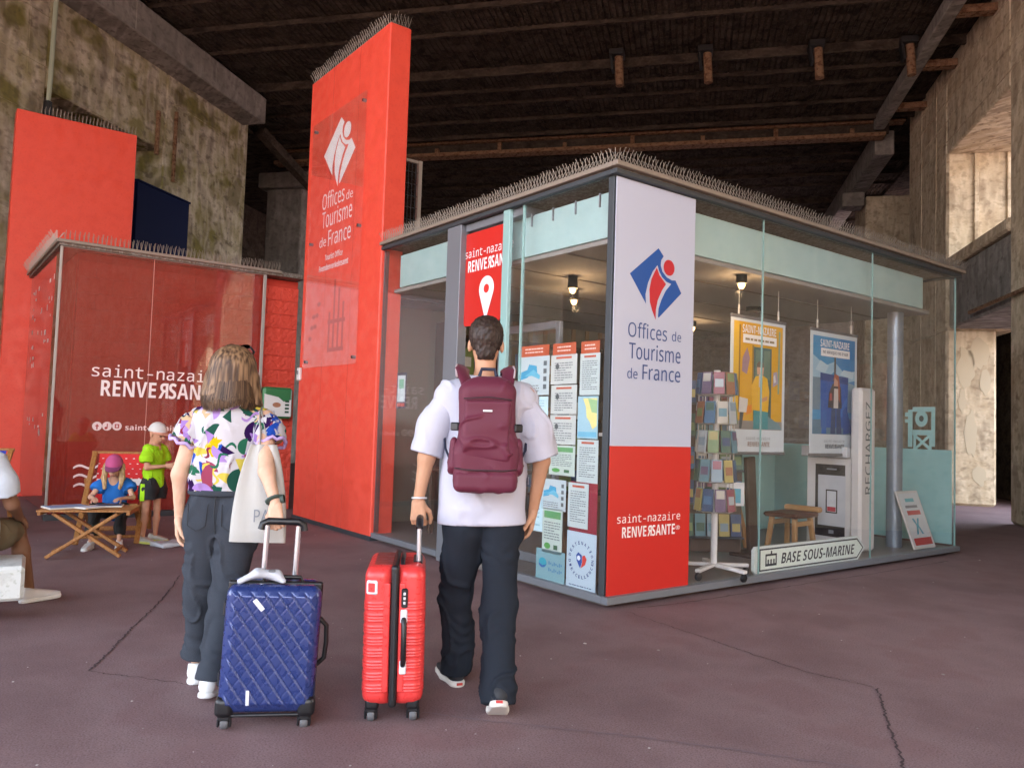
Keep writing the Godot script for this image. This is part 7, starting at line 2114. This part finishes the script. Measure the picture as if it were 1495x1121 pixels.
func kids() -> void:
	# standing boy
	var t := thing("person", "child in a lime green shirt and white cap standing by the red kiosk", "person", Vector3(-2.1, 0, -4.5), -deg_to_rad(140))
	var J := {"head": Vector3(0, 1.1, -0.02), "neck": Vector3(0, 1.0, 0.0), "chest": Vector3(0, 0.88, 0.0), "pelvis": Vector3(0, 0.63, 0.0), "shL": Vector3(-0.115, 0.945, 0.0), "shR": Vector3(0.115, 0.945, 0.0),
		"elL": Vector3(-0.15, 0.77, -0.03), "elR": Vector3(0.15, 0.77, -0.03), "wrL": Vector3(-0.04, 0.8, -0.19), "wrR": Vector3(0.05, 0.79, -0.18), "hipL": Vector3(-0.065, 0.6, 0), "hipR": Vector3(0.065, 0.6, 0), "knL": Vector3(-0.07, 0.33, -0.01), "knR": Vector3(0.07, 0.33, 0.02), "anL": Vector3(-0.075, 0.07, 0.0), "anR": Vector3(0.075, 0.07, 0.03)}
	var hb := Basis(Vector3.UP, -0.15) * Basis(Vector3.RIGHT, -0.22)
	part(t, "body", body(J, 0.86, Color("#b9866a"), hb, [[J.wrL, aim(Vector3(0.4, 0.1, -1), Vector3(1, 0, 0)), 0.68, 1.0, 0.7, 0.4], [J.wrR, aim(Vector3(-0.4, 0.1, -1), Vector3(-1, 0, 0)), 0.68, -1.0, 0.7, 0.4]], 0.72), vmat("skin", 0.55, 0.4))
	cap_hat(t, J.head, hb, 0.92, mat("cap_white", "#c8c2bc", 0.8), mat("cap_peach", "#c98a70", 0.8))
	var lime := cloth("lime_jersey", "#9cd022", "#b4e048", 0.5)
	var mb := MB.new()
	var f := SDF.new(Vector3(-0.2, 0.5, -0.16), Vector3(0.2, 1.02, 0.16), 0.0085)
	f.cap(Vector3(0, 0.87, 0), Vector3(0, 0.6, 0.0), 0.118, 0.128, 0.03, Vector3(1, 1, 0.72)).cap(Vector3(-0.1, 0.94, 0), Vector3(0.1, 0.94, 0), 0.06, 0.06, 0.05).cap(Vector3(0, 0.95, 0), Vector3(0, 1.0, 0), 0.055, 0.045, 0.03)
	f.cut(Vector3(0, 0.56, 0), Vector3.DOWN)
	f.cut(Vector3(0, 0.985, 0), Vector3.UP)
	f.build(mb, folds(81, 10.0, 0.01, Vector3(1.6, 0.7, 1.6)))
	for s in [-1, 1]: tube_cloth(mb, [Vector3(s * 0.1, 0.945, 0), Vector3(s * 0.135, 0.86, -0.01), Vector3(s * 0.146, 0.8, -0.02)], [0.06, 0.064, 0.06], 0.0085, folds(82, 10.0, 0.006, Vector3.ONE))
	part(t, "shirt", mb, lime)
	mb = MB.new()
	for s in [-1, 1]: tube_cloth(mb, [Vector3(s * 0.05, 0.62, 0), Vector3(s * 0.066, 0.55, 0), Vector3(s * 0.07, 0.42, 0.0)], [0.085, 0.092, 0.086], 0.0085, folds(83, 10.0, 0.006, Vector3.ONE))
	var so := part(t, "shorts", mb, mat("black_jersey", "#1c1e20", 0.8))
	for s in [-1, 1]: part(so, "side_stripe", MB.new().box(Vector3(s * 0.158, 0.52, 0.0), Vector3(0.008, 0.17, 0.05), Basis(), 0.002), lime)
	shoe(t, Vector3(-0.075, 0, 0.045), Basis(Vector3.UP, 0.1), 0.8, "#b9b6ac", "#cdd36a", "sport")
	shoe(t, Vector3(0.075, 0, 0.075), Basis(Vector3.UP, -0.1), 0.8, "#b9b6ac", "#cdd36a", "sport")
	# girl in the deck chair
	t = thing("person", "child in a blue shirt and pink cap drawing in the red deck chair", "person", Vector3(-2.42, 0, -4.66), -deg_to_rad(200))
	J = {"head": Vector3(0.0, 0.765, -0.14), "neck": Vector3(0, 0.645, -0.09), "chest": Vector3(0, 0.55, -0.05), "pelvis": Vector3(0, 0.315, 0.02), "shL": Vector3(-0.115, 0.61, -0.06), "shR": Vector3(0.115, 0.61, -0.06),
		"elL": Vector3(-0.19, 0.47, -0.17), "elR": Vector3(0.19, 0.47, -0.17), "wrL": Vector3(-0.1, 0.475, -0.36), "wrR": Vector3(0.12, 0.475, -0.36), "hipL": Vector3(-0.07, 0.31, -0.02), "hipR": Vector3(0.07, 0.31, -0.02), "knL": Vector3(-0.12, 0.37, -0.31), "knR": Vector3(0.12, 0.37, -0.31), "anL": Vector3(-0.12, 0.08, -0.40), "anR": Vector3(0.12, 0.08, -0.44)}
	hb = Basis(Vector3.RIGHT, -0.42)
	part(t, "body", body(J, 0.84, Color("#c79a80"), hb, [[J.wrL, aim(Vector3(0.3, -0.05, -1), Vector3(0, -1, 0)), 0.62, 1.0, 0.3, 0.4], [J.wrR, aim(Vector3(-0.3, -0.05, -1), Vector3(0, -1, 0)), 0.62, -1.0, 0.4, 0.4]], 0.68), vmat("skin", 0.55, 0.4))
	cap_hat(t, J.head, hb, 0.92, mat("cap_pink", "#b04a78", 0.85), mat("cap_plum", "#7d3a5e", 0.85))
	mb = MB.new()
	var hh := SDF.new(Vector3(-0.14, -0.26, -0.12), Vector3(0.14, 0.1, 0.14), 0.007)
	for s in [-1, 1]: hh.cap(Vector3(s * 0.07, 0.02, 0.0), Vector3(s * 0.082, -0.1, -0.02), 0.03, 0.026, 0.02).cap(Vector3(s * 0.082, -0.1, -0.02), Vector3(s * 0.07, -0.2, -0.05), 0.026, 0.018, 0.02)
	hh.ball(Vector3(0, 0.02, 0.045), Vector3(0.076, 0.08, 0.06), 0.02)
	var hf := folds(91, 24.0, 0.005, Vector3(3, 0.3, 3), "#8a6a48")
	hf.crease = false
	hf.streak = Color("#c2a273").srgb_to_linear(); hf.streaky = 1.0
	hh.build(mb, hf)
	var hr := part(t, "hair", mb, vmat("hair", 0.5, 0.4))
	hr.position = J.head
	mb = MB.new()
	f = SDF.new(Vector3(-0.2, 0.2, -0.22), Vector3(0.2, 0.7, 0.18), 0.0085)
	f.cap(Vector3(0, 0.54, -0.045), Vector3(0, 0.33, 0.02), 0.115, 0.12, 0.03, Vector3(1, 1, 0.75)).cap(Vector3(-0.1, 0.605, -0.06), Vector3(0.1, 0.605, -0.06), 0.056, 0.056, 0.05)
	f.cut(Vector3(0, 0.655, -0.08), Vector3(0, 1, -0.3).normalized())
	f.build(mb, folds(92, 5.0, 0.008, Vector3(1.4, 0.8, 1.4)))
	for s in [-1, 1]: tube_cloth(mb, [Vector3(s * 0.1, 0.608, -0.06), Vector3(s * 0.145, 0.56, -0.095), Vector3(s * 0.165, 0.52, -0.125)], [0.055, 0.06, 0.058], 0.0085, folds(93, 10.0, 0.006, Vector3.ONE))
	part(t, "shirt", mb, cloth("blue_jersey", "#2b6cba", "#5a92d4", 0.5))
	mb = MB.new()
	for s in [-1, 1]: tube_cloth(mb, [Vector3(s * 0.06, 0.315, 0.0), Vector3(s * 0.12, 0.365, -0.30), Vector3(s * 0.12, 0.2, -0.38), Vector3(s * 0.12, 0.12, -0.41)], [0.082, 0.064, 0.052, 0.046], 0.0085, folds(94, 10.0, 0.006, Vector3.ONE))
	part(t, "leggings", mb, mat("black_jersey", "#1c1e20", 0.8))
	shoe(t, Vector3(-0.12, 0, -0.37), Basis(Vector3.UP, 0.15), 0.78, "#c9c9c6", "#d4d4d0", "pale_trainer")
	shoe(t, Vector3(0.12, 0, -0.41), Basis(Vector3.UP, -0.15), 0.78, "#c9c9c6", "#d4d4d0", "pale_trainer")
	# person seated on the bench, mostly out of the picture
	t = thing("person", "person in a pale shirt and khaki shorts sitting on the white bench", "person", Vector3(-3.84, 0, -1.80), -deg_to_rad(30))
	J = {"head": Vector3(0, 1.2, -0.04), "neck": Vector3(0, 1.06, -0.01), "chest": Vector3(0, 0.88, 0.0), "pelvis": Vector3(0, 0.465, 0.0), "shL": Vector3(-0.18, 0.97, 0.0), "shR": Vector3(0.18, 0.97, 0.0),
		"elL": Vector3(-0.24, 0.7, -0.08), "elR": Vector3(0.25, 0.71, -0.1), "wrL": Vector3(-0.16, 0.58, -0.28), "wrR": Vector3(0.2, 0.6, -0.32), "hipL": Vector3(-0.09, 0.455, -0.02), "hipR": Vector3(0.09, 0.455, -0.02), "knL": Vector3(-0.12, 0.5, -0.43), "knR": Vector3(0.14, 0.5, -0.43), "anL": Vector3(-0.13, 0.09, -0.5), "anR": Vector3(0.2, 0.09, -0.52)}
	part(t, "body", body(J, 0.98, Color("#7d5a45"), Basis(), [[J.wrL, aim(Vector3(0.3, -0.3, -1), Vector3(0.3, -1, 0)), 0.95, 1.0, 0.5, 0.4], [J.wrR, aim(Vector3(-0.3, -0.3, -1), Vector3(-0.3, -1, 0)), 0.95, -1.0, 0.5, 0.4]]), vmat("skin", 0.55, 0.4))
	mb = MB.new()
	hh = SDF.new(Vector3(-0.13, -0.1, -0.14), Vector3(0.13, 0.16, 0.15), 0.008)
	hh.ball(Vector3(0, 0.045, 0.02), Vector3(0.086, 0.1, 0.1), 0.01)
	hh.cut(Vector3(0, 0.0, -0.04), Vector3(0, -0.6, -0.8).normalized())
	hf = folds(8, 60.0, 0.003, Vector3.ONE, "#2a211c")
	hf.crease = false
	hh.build(mb, hf)
	hr = part(t, "hair", mb, vmat("hair", 0.5, 0.4))
	hr.position = J.head
	mb = MB.new()
	f = SDF.new(Vector3(-0.32, 0.36, -0.28), Vector3(0.32, 1.15, 0.26), 0.011)
	f.cap(Vector3(0, 0.88, 0), Vector3(0, 0.56, -0.02), 0.185, 0.2, 0.04, Vector3(1, 1, 0.7)).cap(Vector3(-0.16, 0.965, 0), Vector3(0.16, 0.965, 0), 0.085, 0.085, 0.06).cap(Vector3(0, 0.56, -0.02), Vector3(0, 0.46, -0.06), 0.2, 0.19, 0.04, Vector3(1, 1, 0.8))
	f.cut(Vector3(0, 0.425, -0.02), Vector3.DOWN)
	f.cut(Vector3(0, 1.07, 0), Vector3.UP)
	f.build(mb, folds(95, 4.0, 0.012, Vector3(1.4, 0.7, 1.4)))
	for s in [-1, 1]: tube_cloth(mb, [Vector3(s * 0.17, 0.97, 0), Vector3(s * 0.225, 0.85, -0.03), Vector3(s * 0.245, 0.75, -0.06)], [0.084, 0.082, 0.078], 0.011, folds(96, 5.0, 0.007, Vector3.ONE))
	part(t, "shirt", mb, cloth("pale_shirt", "#c3ccd6", "#dde2e8"))
	mb = MB.new()
	for s in [-1, 1]: tube_cloth(mb, [Vector3(s * 0.08, 0.47, 0.02), Vector3(s * 0.11, 0.49, -0.26), Vector3(s * 0.13, 0.51, -0.42)], [0.11, 0.1, 0.092], 0.011, folds(97, 5.0, 0.01, Vector3.ONE))
	part(t, "shorts", mb, cloth("khaki", "#6e6350", "#8f836c"))
	shoe(t, Vector3(-0.13, 0, -0.46), Basis(), 1.0, "#cfcfd2", "#d6d6d6", "white_sneaker")
	shoe(t, Vector3(0.2, 0, -0.49), Basis(Vector3.UP, -0.6), 1.0, "#cfcfd2", "#d6d6d6", "white_sneaker")

func build_people() -> void:
	woman()
	man()
	kids()

func _ready() -> void:
	rng.seed = 20240611
	light_and_camera()
	make_materials()
	build_hall()
	build_outside()
	build_office()
	build_red()
	build_inside()
	build_props()
	build_people()
